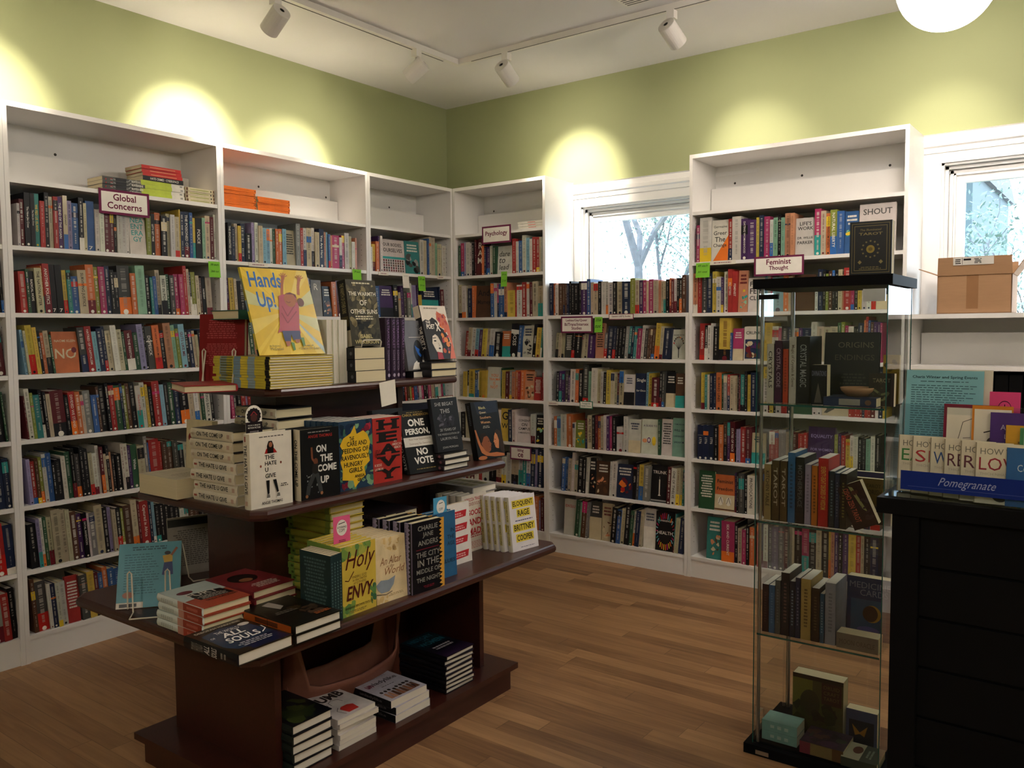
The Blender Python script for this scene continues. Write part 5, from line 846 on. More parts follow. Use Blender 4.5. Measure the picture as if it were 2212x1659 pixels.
# --- lower tier
def boy_back(A, rr):
    A.rect(0, 0, 1, 1, '#4a8590'); A.rect(0, 0, .42, .09, '#c9c2b4'); A.scribble(.12, .88, .86, .95, 2, '#28505a', rr); A.scribble(.1, .2, .66, .84, 16, '#2f5d68', rr, .3, 'l')
    A.ell(.78, .82, .05, .03, '#1b1814'); A.poly([(.70, .78), (.86, .8), (.86, .68), (.73, .67)], '#b08c2c'); A.line([(.84, .78), (.93, .9)], .04, '#7a4a30'); A.poly([(.73, .67), (.86, .68), (.88, .48), (.80, .47), (.79, .6), (.76, .47), (.70, .48)], '#1f2f5c'); A.ell(.18, .2, .09, .05, '#8a5a44'); A.rect(.05, .02, .32, .07, '#3a3a3a')
hero(PB, .187, .205, .012, '#4a8590', None, boy_back, None, None, True, M_up(1.349, -3.189, Z3, 51, 27, .002), 'teal picture book back cover in a wire stand, lower shelf left', None)
hero(PB, .16, .205, .014, '#8d867b', None, lambda A, rr: (A.rect(0, .84, 1, .97, '#2a2a28'), A.scribble(.1, .15, .9, .78, 18, '#5e5850', rr)), None, None, False, M_up(1.16, -2.89, Z3, 72, 6), 'grey book back cover covered in small print, behind the teal one', None)
def wire_stand(T, label):
    e = empty('wire_book_stand', T, label, 'book stand', 'wire book stands'); r = .0022
    m = MB(); m.tube([(-.05, .05, .13), (-.05, .0, .003), (-.05, -.055, .003), (-.05, -.06, .02)], r, M['wire'], 6); m.obj('prong', e)
    m = MB(); m.tube([(.05, .05, .13), (.05, .0, .003), (.05, -.055, .003), (.05, -.06, .02)], r, M['wire'], 6); m.obj('prong', e)
    m = MB(); m.tube([(-.05, .0, .003), (-.05, .11, .003), (.05, .11, .003), (.05, .0, .003)], r, M['wire'], 6); m.tube([(-.05, .05, .13), (-.04, .052, .138), (.04, .052, .138), (.05, .05, .13)], r, M['wire'], 6); m.obj('base_loop', e)
    return e
def stand_behind(M4, label):
    """an easel seen from behind: the uprights rise in front of the back cover"""
    e = empty('wire_book_stand', M4, label, 'book stand', 'wire book stands'); r = .0024
    for s in (-1, 1):
        m = MB(); m.tube([(s * .055, -.012, .115), (s * .055 + .006, -.012, .122), (s * .055 + .012, -.012, .115), (s * .055 + .02, -.05, .004), (s * .055 + .02, -.11, .003)], r, M['wire'], 6); m.tube([(s * .055, -.012, .115), (s * .055 - .004, -.006, .003), (s * .055 - .004, .02, .003)], r, M['wire'], 6); m.obj('prong', e)
    m = MB(); m.tube([(-.035, -.11, .003), (.075, -.11, .003)], r, M['wire'], 6); m.obj('cross_wire', e)
stand_behind(M_up(1.349, -3.189, Z3, 51) @ Matrix.Translation((.095, 0, 0)), 'wire stand holding up the teal picture book')
stand_behind(M_up(1.16, -2.89, Z3, 72) @ Matrix.Translation((.085, 0, 0)), 'wire stand holding up the grey printed book')
stand_behind(M_up(1.418, -2.92, Z1, 22) @ Matrix.Translation((.08, 0, 0)), 'wire stand in front of the dark red back cover')
e = empty('wire_book_stand', Matrix.Translation((1.725, -2.455, Z1 + .119)), 'cream wire stand holding The Warmth of Other Suns', 'book stand', 'wire book stands')
m = MB(); m.tube([(-.02, -.045, .003), (.012, -.045, .003), (.016, -.045, .02), (.016, -.038, .026), (.016, .038, .026), (.016, .045, .02), (.012, .045, .003), (-.02, .045, .003)], .0026, M['wire'], 6); m.obj('front_loop', e)
def fury_front(A, rr):
    A.rect(0, 0, 1, 1, '#b5c3bd'); A.poly([(0, 0), (1, 0), (1, .52), (0, .38)], '#a04832'); A.poly([(.14, .34), (1, .30), (1, .02), (.14, .06)], '#1d1917') if False else A.poly([(.2, .62), (.9, .56), (.95, .28), (.25, .3)], '#1d1917')
    A.ell(.3, .72, .16, .07, '#6a2028'); A.text('FURY', .2, .48, .82, .62, '#cfc8ba', .01); A.scribble(.25, .3, .9, .45, 4, '#a09a8c', rr); A.text('LINDA KAY KLEIN', .3, .2, .95, .26, '#17130f', .01)
def fury(T, l): return hero(HC_, .155, .232, .0225, '#a04832', '#c9cfc8', fury_front, lambda A, rr: (A.rect(0, 0, 1, .4, '#963c2c'), A.rect(0, .4, 1, .52, '#b88474'), A.scribble(.25, .62, .75, .9, 6, '#a3aaa4', rr), A.scribble(.3, .08, .7, .32, 8, '#c87c6a', rr)), None, True, T, l, 'red and pale hardcovers piled on the lower shelf')
pile(fury, 4, 1.815, -3.185, Z3, .0232, lab_pile('pale-to-red spine hardcover PURE at the lower shelf left', 4), 0, .004, 1.2, 3)
def red2(A, rr): A.rect(0, 0, 1, 1, '#7d2a2c'); A.ell(.45, .62, .3, .2, '#1d1412'); A.ell(.42, .52, .14, .08, '#9a6242'); A.scribble(.2, .1, .85, .3, 4, '#c9b8aa', rr)
pile(lambda T, l: hero(HC_, .155, .23, .0235, '#7d2a2c', '#70242a', red2, None, None, True, T, l, 'red hardcovers behind the pale pile'), 4, 1.80, -3.005, Z3, .0228, lab_pile('dark red portrait hardcover behind the pale-spined pile', 4), 0, .004, 2, 5)
def souls_front(A, rr):
    A.rect(0, 0, 1, 1, '#2a2118'); A.poly([(.04, .3), (.14, .14), (.5, .1), (.95, .3), (.9, .78), (.5, .88), (.1, .78)], '#27364c'); A.rect(.3, .02, .96, .3, '#151d3a')
    A.text('DEBORAH HARKNESS', .1, .89, .9, .94, '#b8b0a0', .01); A.text('THE WORLD', .3, .70, .72, .78, '#d8d4cc', .0, .2); A.text('OF', .12, .6, .2, .65, '#d8d4cc', 0, .2); A.text('ALL', .28, .54, .68, .68, '#e8e4dc', .02, .3); A.text('SOULS', .2, .34, .8, .50, '#e8e4dc', .02, .3); A.line([(.8, .36), (.93, .44), (.96, .56)], .02, '#e8e4dc')
    A.ell(.84, .77, .1, .05, '#c9c4ba'); A.scribble(.2, .14, .85, .28, 3, '#a8a8b0', rr)
hero(HC_, .178, .235, .0325, '#2a2118', '#17151a', souls_front, lambda A, rr: (A.text('THE WORLD OF', .2, .62, .8, .85, '#8a857c', 0, .3), A.text('ALL', .15, .5, .85, .6, '#c9c4bc', .01, .3), A.text('SOULS', .1, .36, .9, .46, '#c9c4bc', .01, .3), A.scribble(.2, .18, .8, .3, 2, '#8a857c', rr)), None, True, M_flat(2.045, -3.235, Z3 + .0335, 1), 'dark blue book The World of All Souls lying at the front corner', None, PAPERW)
def og_front(A, rr): A.rect(0, 0, 1, 1, '#17130f'); A.poly([(.3, .9), (.5, .95), (.55, .7), (.4, .62)], '#a8a098'); A.blobs(12, .5, .2, .9, .6, .12, ['#3a2a1c', '#2a1e16', '#4a3626'], rr); A.scribble(.15, .45, .6, .55, 2, '#6a6258', rr); A.scribble(.6, .12, .95, .2, 2, '#a85a2c', rr)
pile(lambda T, l: hero(HC_, .165, .24, .0265, '#17130f', '#17130f', og_front, lambda A, rr: (A.rect(.1, .05, .9, .95, '#a34e1a'), A.scribble(.25, .12, .75, .9, 1, '#3a2010', rr), A.rect(0, .48, 1, .49, '#17130f')), None, True, T, l, 'black and orange hardcovers', PAPERW), 2, 2.045, -3.05, Z3, .0268, ['black hardcover with orange spine, lower of two at the front', 'black hardcover with orange spine, upper of two at the front'], 0, .002, 1.5, 4)
dt = lambda T, l: hero(PB, .138, .205, .0122, '#1d3030', '#22383a', None, lambda A, rr: A.scribble(.3, .1, .7, .9, 18, '#5a7472', rr), lambda A, rr: A.scribble(.1, .1, .9, .93, 16, '#4a605e', rr), False, T, l, 'dark teal paperbacks standing in a row')
e0 = dt(M_up(2.0, -2.8845 + .0122, Z3, 180), 'dark teal paperback with printed back cover, leftmost of four')
for i in range(1, 4): dup(e0, M_up(2.0 - .002 * i, -2.8845 + .0124 * (i + 1), Z3, 180), 'dark teal paperback standing left of Holy Envy, %s of four' % (['', 'second', 'third', 'rightmost'][i]))
HY = '#c7a93a'
def holy_front(A, rr):
    A.rect(0, 0, 1, 1, '#d0b548'); A.blobs(26, .0, .86, 1, 1, .12, ['#7a9a4a', '#a8ac4c', '#5f8a4a', '#d0b548'], rr); A.blobs(16, .0, .0, .35, .14, .12, ['#7a9a4a', '#a8ac4c', '#5f8a4a'], rr); A.blobs(10, .82, .1, 1, .35, .08, ['#5f8a4a', '#3f6a4a'], rr)
    dk = '#54201c'; A.text('Holy', .12, .58, .98, .92, dk, .0, .35); A.text('FINDING GOD', .3, .52, .72, .555, '#6e5a2a'); A.text('in the FAITH', .32, .475, .72, .51, '#6e5a2a', 0, .1); A.text('of OTHERS', .34, .43, .7, .465, '#6e5a2a')
    A.text('ENVY', .14, .22, .92, .42, dk, .02, .25); A.line([(.35, .62), (.2, .50), (.1, .52)], .02, dk); A.text('BARBARA BROWN TAYLOR', .1, .10, .9, .135, '#4a4420', .005); A.scribble(.2, .03, .7, .075, 2, '#8a7a3a', rr)
def holy(T, l): return hero(HC_, .145, .215, .0205, '#d0b548', '#9a9a3c', holy_front, lambda A, rr: (A.rect(0, .85, 1, 1, '#6e8a3c'), A.ell(.5, .9, .2, .03, '#3a4a1c'), A.rect(0, 0, 1, .1, '#7a8a3c')), None, True, T, l, 'copies of Holy Envy', PAPER)
e0 = holy(M_up(1.985, -2.832, Z3, 91, 0), 'yellow-green cover Holy Envy standing at the front of the row')
for i in range(1, 7): dup(e0, M_up(1.985 - i * .0235, -2.832 + .002 * i, Z3, 91, 0), 'upright copy of Holy Envy, %s behind the front cover' % NUM[i - 1])
pile(holy, 13, 1.815, -2.72, Z3, .0225, ['Holy Envy lying flat in the tall pile, %s' % ('topmost' if i == 12 else 'lowest' if i == 0 else NUM[i] + ' from bottom') for i in range(13)], 0, .005, 2, 8)
def altar_front(A, rr): A.rect(0, 0, 1, 1, '#e0cba0'); A.blobs(18, .2, .78, .98, .98, .1, ['#d8b87c', '#cfae7a', '#e0c898'], rr); A.text('An Altar', .15, .58, .85, .70, '#9a6a48', .0, .35); A.text('in the', .35, .53, .6, .57, '#9a6a48', 0, .3); A.text('World', .3, .42, .95, .53, '#9a6a48', 0, .35); A.poly([(.0, .3), (.15, .36), (.4, .34), (.62, .38), (.55, .25), (.4, .16), (.15, .16), (.05, .22)], '#8a95a0'); A.line([(0, .16), (.3, .12), (.5, .15)], .02, '#6a5a48'); A.scribble(.35, .08, .9, .12, 2, '#a8906a', rr); A.blobs(8, .0, .0, .35, .08, .08, ['#d8b87c'], rr)
e0 = hero(PB, .133, .205, .016, '#e0cba0', '#d8c090', altar_front, None, None, False, M_up(1.98, -2.682, Z3, 88, 3), 'pale cream cover with a grey bird, An Altar in the World', 'copies of the cream bird cover', PAPER)
for i in range(1, 9): dup(e0, M_up(1.98 - i * .0185, -2.682 + .0 * i, Z3, 88, 3), 'cream paperback behind the bird cover, %s in the row' % NUM[i])
e = empty('promo_card', M_up(1.925, -2.805, Z3 + .20, 84, 0), 'pink autographed copy card standing above Holy Envy', 'card', 'promotional cards between the books'); m = MB(); m.box(0, 0, 0, .062, .0008, .095, M['matte'], C('#e0608c')); m.obj('card_body', e)
m = MB(); A = Art(m, (0, 0, 0), (1, 0, 0), (0, 0, 1), .062, .095, M['matte']); A.ell(.5, .62, .32, .26, '#e6e0d8'); A.text('AUTOGRAPHED', .22, .6, .78, .67, '#3a3238', .01); A.text('COPY', .32, .48, .68, .58, '#3a3238', .01); A.line([(.3, .75), (.7, .79)], .04, '#3a3238'); A.scribble(.25, .14, .75, .24, 2, '#8a3a54', rnd); m.obj('card_print', e)
pile(lambda T, l: hero(HC_, .16, .24, .033, '#2a2226', '#2c2428', None, lambda A, rr: (A.text('GODDESS', .3, .25, .72, .62, '#5a4c50', .01, down=True), A.ell(.5, .1, .2, .03, '#6a5c60')), None, False, T, l, 'dark hardcovers at the back of the lower shelf', PAPER), 7, 1.84, -2.50, Z3, .0335, lab_pile('dark hardcover behind the black city book', 7), 0, .004, 2, 6)
def city_front(A, rr):
    A.rect(0, 0, 1, 1, '#d8a040'); j = [(.86 + (.10 if i % 2 else -.02) * rr.uniform(.5, 1), i / 34) for i in range(35)]; k = [((.05 if i % 2 else .0) + .02 * rr.random(), 1 - i / 30) for i in range(31)]; A.poly([(0, 0)] + j + [(0, 1)], '#131217')
    lines_art(A, ['CHARLIE', 'JANE', 'ANDERS'], .18, .8, .95, .105, '#8d8c86', .01, k=.8); A.rect(.12, .605, .82, .615, '#6a1c2c')
    lines_art(A, ['THE CITY', 'IN THE', 'MIDDLE OF', 'THE NIGHT'], .12, .86, .58, .118, '#8d8c86', .01, k=.8); A.scribble(.3, .05, .7, .09, 2, '#6a1c2c', rr)
def city(T, l): return hero(HC_, .145, .235, .036, '#131217', '#8d85a0', city_front, lambda A, rr: (A.text('CHARLIE JANE ANDERS', .12, .1, .42, .93, '#5a4a64', .0, down=True), A.poly([(1, 0), (1, 1)] + [(.62 + (.3 if i % 2 else .0) * rr.uniform(.4, 1), 1 - i / 34) for i in range(35)], '#131217')), None, True, T, l, 'copies of the black city book')
e0 = city(M_up(2.002, -2.543, Z3, 86, 0), 'black cover The City in the Middle of the Night with orange edge')
for i in range(1, 4): dup(e0, M_up(2.002 - i * .046, -2.547 - .002 * i, Z3, 86, 0), 'copy of the black city book, %s behind the front one' % NUM[i - 1])
def blue_front(A, rr): A.rect(0, 0, 1, 1, '#2d628c'); A.text('N', .3, .62, .42, .68, '#17304a', .01); lines_art(A, ['IN', 'THE', 'AGE'], .3, .95, .74, .1, '#17304a', .01, al='r', k=.6); A.text('VALUES', .4, .22, .95, .28, '#17304a', .01)
e0 = hero(HC_, .15, .23, .024, '#2d628c', None, blue_front, None, None, False, M_up(1.955, -2.425, Z3, 87, 2), 'blue cover partly hidden behind the black city book', 'copies of the blue book', PAPERW)
dup(e0, M_up(1.925, -2.428, Z3, 87, 2), 'second copy of the blue book behind the blue cover')
e = empty('promo_card', M_up(1.945, -2.375, Z3 + .21, 84, 0), 'light blue card with white circle above the blue book', 'card', 'promotional cards between the books'); m = MB(); m.box(0, 0, 0, .062, .0008, .075, M['matte'], C('#4f9fc8')); m.obj('card_body', e)
m = MB(); A = Art(m, (0, 0, 0), (1, 0, 0), (0, 0, 1), .062, .075, M['matte']); A.ell(.55, .55, .32, .32, '#e6e4dc'); A.line([(.4, .7), (.7, .74)], .04, '#3a4248'); A.text('COPY', .4, .38, .7, .5, '#3a4248', .01); m.obj('card_print', e)
def rb_front(A, rr):
    A.rect(0, 0, 1, 1, '#e2dcd6')
    for z in (.74, .53, .32, .08): A.poly([(.08, z), (.86, z + .02), (.9, z + .13), (.12, z + .12)], '#c02a34'); A.scribble(.2, z + .03, .8, z + .1, 2, '#e6b4b0', rr)
    A.ell(.2, .29, .12, .07, 'w')
hero(PB, .155, .225, .016, '#e2dcd6', None, rb_front, None, None, True, M_up(1.885, -2.258, Z3, 88, 4), 'white cover with four red handwritten labels', None)
hero(PB, .13, .235, .03, '#b8b4ac', None, lambda A, rr: A.scribble(.2, .3, .8, .7, 3, '#9a968e', rr), None, None, False, M_up(1.76, -2.31, Z3, 90, 3), 'pale grey book standing behind the red and white ones', None) if False else None
def gm_front(A, rr): A.rect(0, 0, 1, 1, '#d8cfc2'); A.text('REBECCA TRAISTER', .12, .88, .9, .94, '#a82430', .02); A.scribble(.2, .80, .85, .86, 3, '#a86a60', rr); lines_art(A, ['GOOD', 'AND', 'MAD'], .2, .8, .74, .165, '#b0242e', .03, k=.72); A.scribble(.2, .24, .9, .31, 2, '#b04a48', rr); A.scribble(.2, .05, .9, .18, 5, '#c08a80', rr)
e0 = hero(HC_, .15, .225, .03, '#d8cfc2', '#d2c8ba', gm_front, None, None, False, M_up(1.812, -2.065, Z3, 90, 1), 'white cover Good and Mad in red letters', 'copies of the white and red book', PAPERW)
for i in range(1, 4): dup(e0, M_up(1.812 - i * .032, -2.067 - .002 * i, Z3, 90, 1), 'copy of Good and Mad, %s behind the front one' % NUM[i - 1])
def er_front(A, rr):
    A.rect(0, 0, 1, 1, '#ded9dc')
    for t_, x0, x1, z in (('ELOQUENT', .14, .90, .79), ('RAGE', .3, .74, .62), ('BRITTNEY', .12, .88, .36), ('COOPER', .2, .80, .17)): A.rect(x0 - .04, z - .01, x1 + .04, z + .135, '#dcc648'); A.text(t_, x0, z + .01, x1, z + .115, '#17161a', .02)
    A.scribble(.06, .535, .96, .565, 1, '#4a4a7a', rr); A.scribble(.2, .05, .95, .07, 1, '#6a6a80', rr)
def er(T, l): return hero(HC_, .145, .213, .0235, '#ded9dc', '#c9c4b4', er_front, lambda A, rr: (A.rect(.2, .55, .8, .93, '#cfc27a'), A.rect(.2, .12, .8, .5, '#cfc27a'), A.text('ELOQUENT RAGE', .3, .56, .7, .92, '#26242a', .01, down=True), A.text('BRITTNEY COOPER', .3, .13, .7, .49, '#26242a', .01, down=True)), None, True, T, l, 'copies of Eloquent Rage', PAPERW)
e0 = er(M_up(1.955, -1.933, Z3, 82, 6.6, .001), 'white cover Eloquent Rage at the right end of the lower shelf')
for i in range(1, 5): dup(e0, M_up(1.952 - i * .0275, -1.944 - .002 * i, Z3, 82, 6, .001), 'upright copy of Eloquent Rage, %s behind the front cover' % NUM[i - 1])
pile(lambda T, l: hero(HC_, .15, .235, .0265, '#8f8a88', '#8f8c8e', lambda A, rr: (A.rect(0, 0, 1, 1, '#a8a49c'), A.rect(.15, .1, .45, .9, '#8f8a5c'), A.rect(.55, .1, .85, .9, '#8f8a5c'), A.scribble(.18, .12, .42, .88, 6, '#4a4830', rr), A.scribble(.58, .12, .82, .88, 6, '#4a4830', rr)), lambda A, rr: A.scribble(.2, .1, .8, .9, 2, '#77737a', rr), None, True, T, l, 'silver-grey hardcovers piled behind Eloquent Rage', PAPERW), 9, 1.80, -1.985, Z3, .0268, lab_pile('silver-grey hardcover in the pile behind Eloquent Rage', 9), 0, .004, 2, 7)
# --- base board
def peace_front(A, rr): A.rect(0, 0, 1, 1, '#15151a'); A.text('SOME', .1, .84, .5, .92, '#7a7a7c', .0); A.text('PEACE', .12, .72, .6, .80, '#7a7a7c', .0); A.blobs(20, .2, .1, .95, .6, .2, ['#1c2418', '#2a341c', '#3a4420', '#1a1c22'], rr)
pile(lambda T, l: hero(HC_, .155, .235, .0295, '#15151a', '#1a2220', peace_front, lambda A, rr: A.scribble(.2, .4, .8, .9, 3, '#4c544e', rr), None, True, T, l, 'dark hardcovers on the base board', PAPERW), 5, 1.86, -2.925, Z0, .030, lab_pile('dark landscape hardcover on the base board, front left', 5), 0, .004, 2.5, 8)
def dumb_front(A, rr):
    A.rect(0, 0, 1, 1, '#cfc6c2'); A.text('DUMB', .08, .56, .92, .76, '#1c1a1c', .04); A.blobs(5, .1, .82, .9, .94, .09, ['#cfb4b4', '#c8a0a2'], rr); A.ell(.5, .40, .14, .1, '#d6cec8'); A.line([(.36, .40), (.38, .50), (.5, .54), (.62, .50), (.64, .4)], .012, '#5a5256'); A.poly([(.34, .22), (.42, .27), (.58, .27), (.68, .22), (.64, .06), (.38, .06)], '#c0342c'); A.line([(.3, .05), (.24, .2), (.36, .28)], .012, '#5a5256'); A.scribble(.06, .42, .3, .5, 3, '#3a3638', rr)
pile(lambda T, l: hero(PB, .165, .235, .0165, '#cfc6c2', '#c4bcb8', dumb_front, None, None, False, T, l, 'pale paperbacks on the base board', PAPERW), 6, 1.86, -2.745, Z0, .0168, lab_pile('pale paperback DUMB on the base board', 6), 0, .005, 3, 5)
def unl_front(A, rr):
    A.rect(0, 0, 1, 1, '#b9b5c0'); A.text('unladylike', .1, .58, .92, .72, '#2a2228', .015); A.text('un', .1, .58, .26, .70, '#8a2444', .02); A.scribble(.15, .8, .85, .9, 3, '#8a8690', rr); A.scribble(.3, .46, .7, .5, 1, '#7a7680', rr)
    for i in range(8): x = .14 + i * .1; c = rr.choice(['#8a5a40', '#b88468', '#5c3a2a']); A.ell(x, .3 + rr.uniform(-.02, .03), .035, .035, '#241a18'); A.poly([(x - .045, .05), (x + .045, .05), (x + .03, .26), (x - .03, .26)], c)
pile(lambda T, l: hero(PB, .175, .225, .026, '#b9b5c0', '#17171a', unl_front, lambda A, rr: A.text('unladylike', .25, .2, .75, .7, '#7a7478', .02, down=True), None, False, T, l, 'black-spined paperbacks on the base board', PAPERW), 3, 1.87, -2.50, Z0, .0262, lab_pile('black-spined paperback unladylike on the base board', 3), 0, .012, 6, 12)
pile(lambda T, l: hero(HC_, .16, .235, .0165, '#1c1822', '#141318', lambda A, rr: (A.rect(0, .5, 1, 1, '#12242c'), A.text('HISTORY', .1, .8, .9, .93, '#2f6a7c', .02), A.text('VS', .4, .73, .6, .78, '#2f6a7c', .01), A.text('WOMEN', .1, .56, .9, .7, '#2f6a7c', .02), A.scribble(.1, .3, .9, .45, 2, '#b0acb0', rr), A.rect(0, 0, 1, .25, '#2a1c34')), None, None, True, T, l, 'dark hardcovers at the base board right end', PAPERW), 8, 1.86, -2.225, Z0, .0172, lab_pile('dark HISTORY VS WOMEN hardcover on the base board', 8), 0, .006, 4, 9)
# leather cradle on the base board
e = empty('leather_cradle', Matrix.Translation((1.555, -2.49, Z0)), 'brown leather cradle-shaped holder behind the books on the base board', 'holder')
m = MB(); m.smooth = True; n = 16; vs = []; L = .27
def rim(u): return .125 + .02 * abs(u) + .22 / (1 + math.exp(-(abs(u) - .84) * 34))
for i in range(n + 1):
    u = -1 + 2 * i / n; y = u * L
    for j in range(7): q = j / 6; zz = rim(u) * q; vs.append((.10 + .03 * (1 - q) ** 2 * -1 + .03 * q - .06 * abs(u) ** 3, y, max(.004, zz)))
m.add(vs, [(i * 7 + j, i * 7 + j + 1, (i + 1) * 7 + j + 1, (i + 1) * 7 + j) for i in range(n) for j in range(6)], M['leather'])
o = m.obj('front_side', e); md = o.modifiers.new('thickness', 'SOLIDIFY'); md.thickness = .008
m = MB(); m.smooth = True; m.add([(-.02 - (v[0] - .1) * .5, v[1], v[2]) for v in vs], [(i * 7 + j, (i + 1) * 7 + j, (i + 1) * 7 + j + 1, i * 7 + j + 1) for i in range(n) for j in range(6)], M['leather'])
o = m.obj('back_side', e); md = o.modifiers.new('thickness', 'SOLIDIFY'); md.thickness = .008
m = MB(); m.box(-.03, -.25, .002, .09, .25, .012, M['leather']); m.obj('bottom', e)
for s in (-1, 1):
    m = MB(); m.prism([(-.03, .003), (.07, .003), (.045, .33), (-.03, .33)], s * .262, s * .262 + .008, 1, M['leather']); m.obj('end_piece', e)
# paper note taped under the top shelf edge
e = empty('paper_note', Matrix.Translation((TX + .222, -2.44, Z1 - .088)) @ Matrix.Rotation(radians(88), 4, 'Z') @ Matrix.Rotation(radians(-7), 4, 'Y'), 'white handwritten paper note hanging from the top shelf edge', 'note')
m = MB(); m.add([(0, 0, 0), (.075, .004, 0), (.075, 0, .085), (0, 0, .085), (0, .001, 0), (.075, .005, 0), (.075, .001, .085), (0, .001, .085)], [(0, 1, 2, 3), (7, 6, 5, 4), (0, 4, 5, 1), (1, 5, 6, 2)], M['matte'], C('#e6e0d2')); m.obj('note_paper', e)
# ---------------------------------------------------------------- glass display case
GX, GY, GW, GD, GH = 2.84, -1.777, .432, .37, 1.612
e = empty('glass_display_case', Matrix.Translation((GX, GY, 0)) @ Matrix.Rotation(radians(.85), 4, 'Z'), 'tall narrow glass display case with black top and base', 'display case')
m = MB(); m.box(-.012, -.012, .0, GW + .004, GD + .004, .034, M['black']); m.obj('base', e)
m = MB(); m.box(0, 0, GH - .032, GW, GD, GH, M['black']); m.obj('top', e)
gz0, gz1 = .034, GH - .032; g = .004
def pane(nm, x0, y0, x1, y1):
    m = MB(); m.box(x0, y0, gz0, x1, y1, gz1, M['glass']); m.obj(nm, e)
pane('side_pane', .014, .016, .014 + g, GD - .012); pane('side_pane', GW - .014 - g, .016, GW - .014, GD - .012); pane('back_pane', .020, GD - .012 - g, GW - .020, GD - .012)
m = MB(); m.box(.014, .008, gz0, GW - .014, .008 + g, gz1, M['glass']); door = m.obj('glass_door', e)
m = MB()
for x in (.0125, GW - .0155): m.box(x, .005, gz0, x + .003, .0079, gz1, M['glassedge'])
for x in (.0125, GW - .0155): m.box(x, GD - .0118, gz0, x + .003, GD - .009, gz1, M['glassedge'])
m.obj('glass_edge', e)
for x, y in ((.05, .03), ): pass
m = MB(); m.box(.022, .0075 - .012, gz1 - .035, .085, .0075, gz1 - .02, M['black']); m.obj('door_hinge', door)
m = MB(); m.box(GW - .085, .0, gz1 - .05, GW - .02, .007, gz1 - .012, M['metal']); m.obj('door_catch', door)
for x, y in ((.026, .022), (.026, GD - .024), (GW - .026, GD - .024)):
    m = MB(); m.tube([(x, y, gz0), (x, y, gz1)], .0055, M['metal'], 10); m.obj('shelf_post', e)
GS = [.802, .416, 1.2]
for z in (1.2, .802, .416):
    m = MB(); m.box(.020, .016, z - .006, GW - .020, GD - .018, z, M['glass']); m.box(.0205, .0145, z - .006, GW - .0205, .0159, z, M['glassedge']); m.obj('glass_shelf', e)
m = MB(); m.box(.03, -.0125, .006, .075, -.012, .02, M['metal']); m.obj('name_plate', e)
def gcase(x, y, z, rot=0, lean=0, tilt=0): return Matrix.Translation((GX, GY, 0)) @ Matrix.Rotation(radians(.85), 4, 'Z') @ Matrix.Translation((x, y, z + .0005)) @ Matrix.Rotation(radians(rot), 4, 'Z') @ Matrix.Rotation(radians(-lean), 4, 'X')
def spine_row(z, y0, items, grp):
    """spines look at the viewer (-y)"""
    for x0, t, h, c, ttl, ink, lab in items:
        sp = (lambda A, rr, ttl=ttl, ink=ink: A.text(ttl, .25, .25, .75, .88, ink, .01, down=True)) if ttl else (lambda A, rr, ink=ink: A.scribble(.3, .2, .7, .85, 12, ink, rr))
        hero(PB, .135, h, t - .0006, c, c, None, sp, None, False, gcase(x0 + t - .0006, y0, z, 90), lab, grp, PAPERW)
spine_row(1.2, .06, [(.030, .024, .197, '#b8b4a4', 'CRYSTALS', '#2a2826', 'white spine CRYSTALS at the left of the upper glass shelf'), (.056, .026, .208, '#3a1230', 'CRYSTAL CODE', '#a08a98', 'plum spine CRYSTAL CODE on the upper glass shelf'), (.084, .018, .18, '#a83a22', '', '#7a2a1a', 'thin orange-red spine on the upper glass shelf'),
    (.104, .024, .22, '#b0aca0', 'Magic of Crystals & Gems', '#5a4a3a', 'pale spine Magic of Crystals and Gems on the upper glass shelf'), (.130, .042, .222, '#17181b', 'CRYSTAL MAGIC', '#8f9292', 'thick black spine CRYSTAL MAGIC on the upper glass shelf')], 'books inside the glass case')
hero(HC_, .175, .235, .02, '#121417', None, lambda A, rr: (A.text('ORIGINS', .25, .78, .9, .86, '#5f5a48', 0), A.text('ENDINGS', .2, .60, .92, .68, '#4a4638', 0), A.scribble(.3, .2, .8, .42, 5, '#34342c', rr)), None, None, True, gcase(.175, .20, 1.2, 0, 6), 'large black cover ORIGINS ENDINGS in the glass case', None)
hero(PB, .05, .13, .04, '#15161d', '#101116', lambda A, rr: (A.text('DIVINATIONS', .05, .72, .95, .85, '#6a6c80', .01), A.poly([(.2, .05), (.45, .55), (.7, .05)], '#55504a')), None, None, True, gcase(.18, .05, 1.2, 0, 0), 'small dark box standing in front of the ORIGINS cover', None)
hero(PB, .12, .16, .028, '#1c2a4a', '#1c2a4a', None, lambda A, rr: (A.rect(.15, .3, .85, .7, '#8f8c84'), A.ell(.5, .15, .3, .06, '#6a4a3a')), None, False, gcase(.24, .04, 1.2, 0) @ Matrix.Translation((.125, 0, .0285)) @ Matrix.Rotation(pi, 4, 'Z') @ basis((0, 0, 0), (0, 1, 0), (0, 0, -1), (-1, 0, 0)) @ Matrix.Translation((0, 0, -.0)) if False else gcase(.235, .03, 1.2) @ Matrix.Translation((.15, 0, .0285)) @ basis((0, 0, 0), (0, 1, 0), (0, 0, -1), (-1, 0, 0)), 'dark blue box lying at the front of the upper glass shelf', None)
e = empty('wooden_bowl', gcase(.312, .11, 1.229), 'shallow brown bowl resting on the dark blue box', 'bowl'); m = MB(); m.smooth = True; m.lathe([(0, 0), (.035, 0), (.052, .018), (.055, .028), (.051, .028), (.045, .012), (0, .008)], M['card'], 28); m.obj('bowl_body', e)
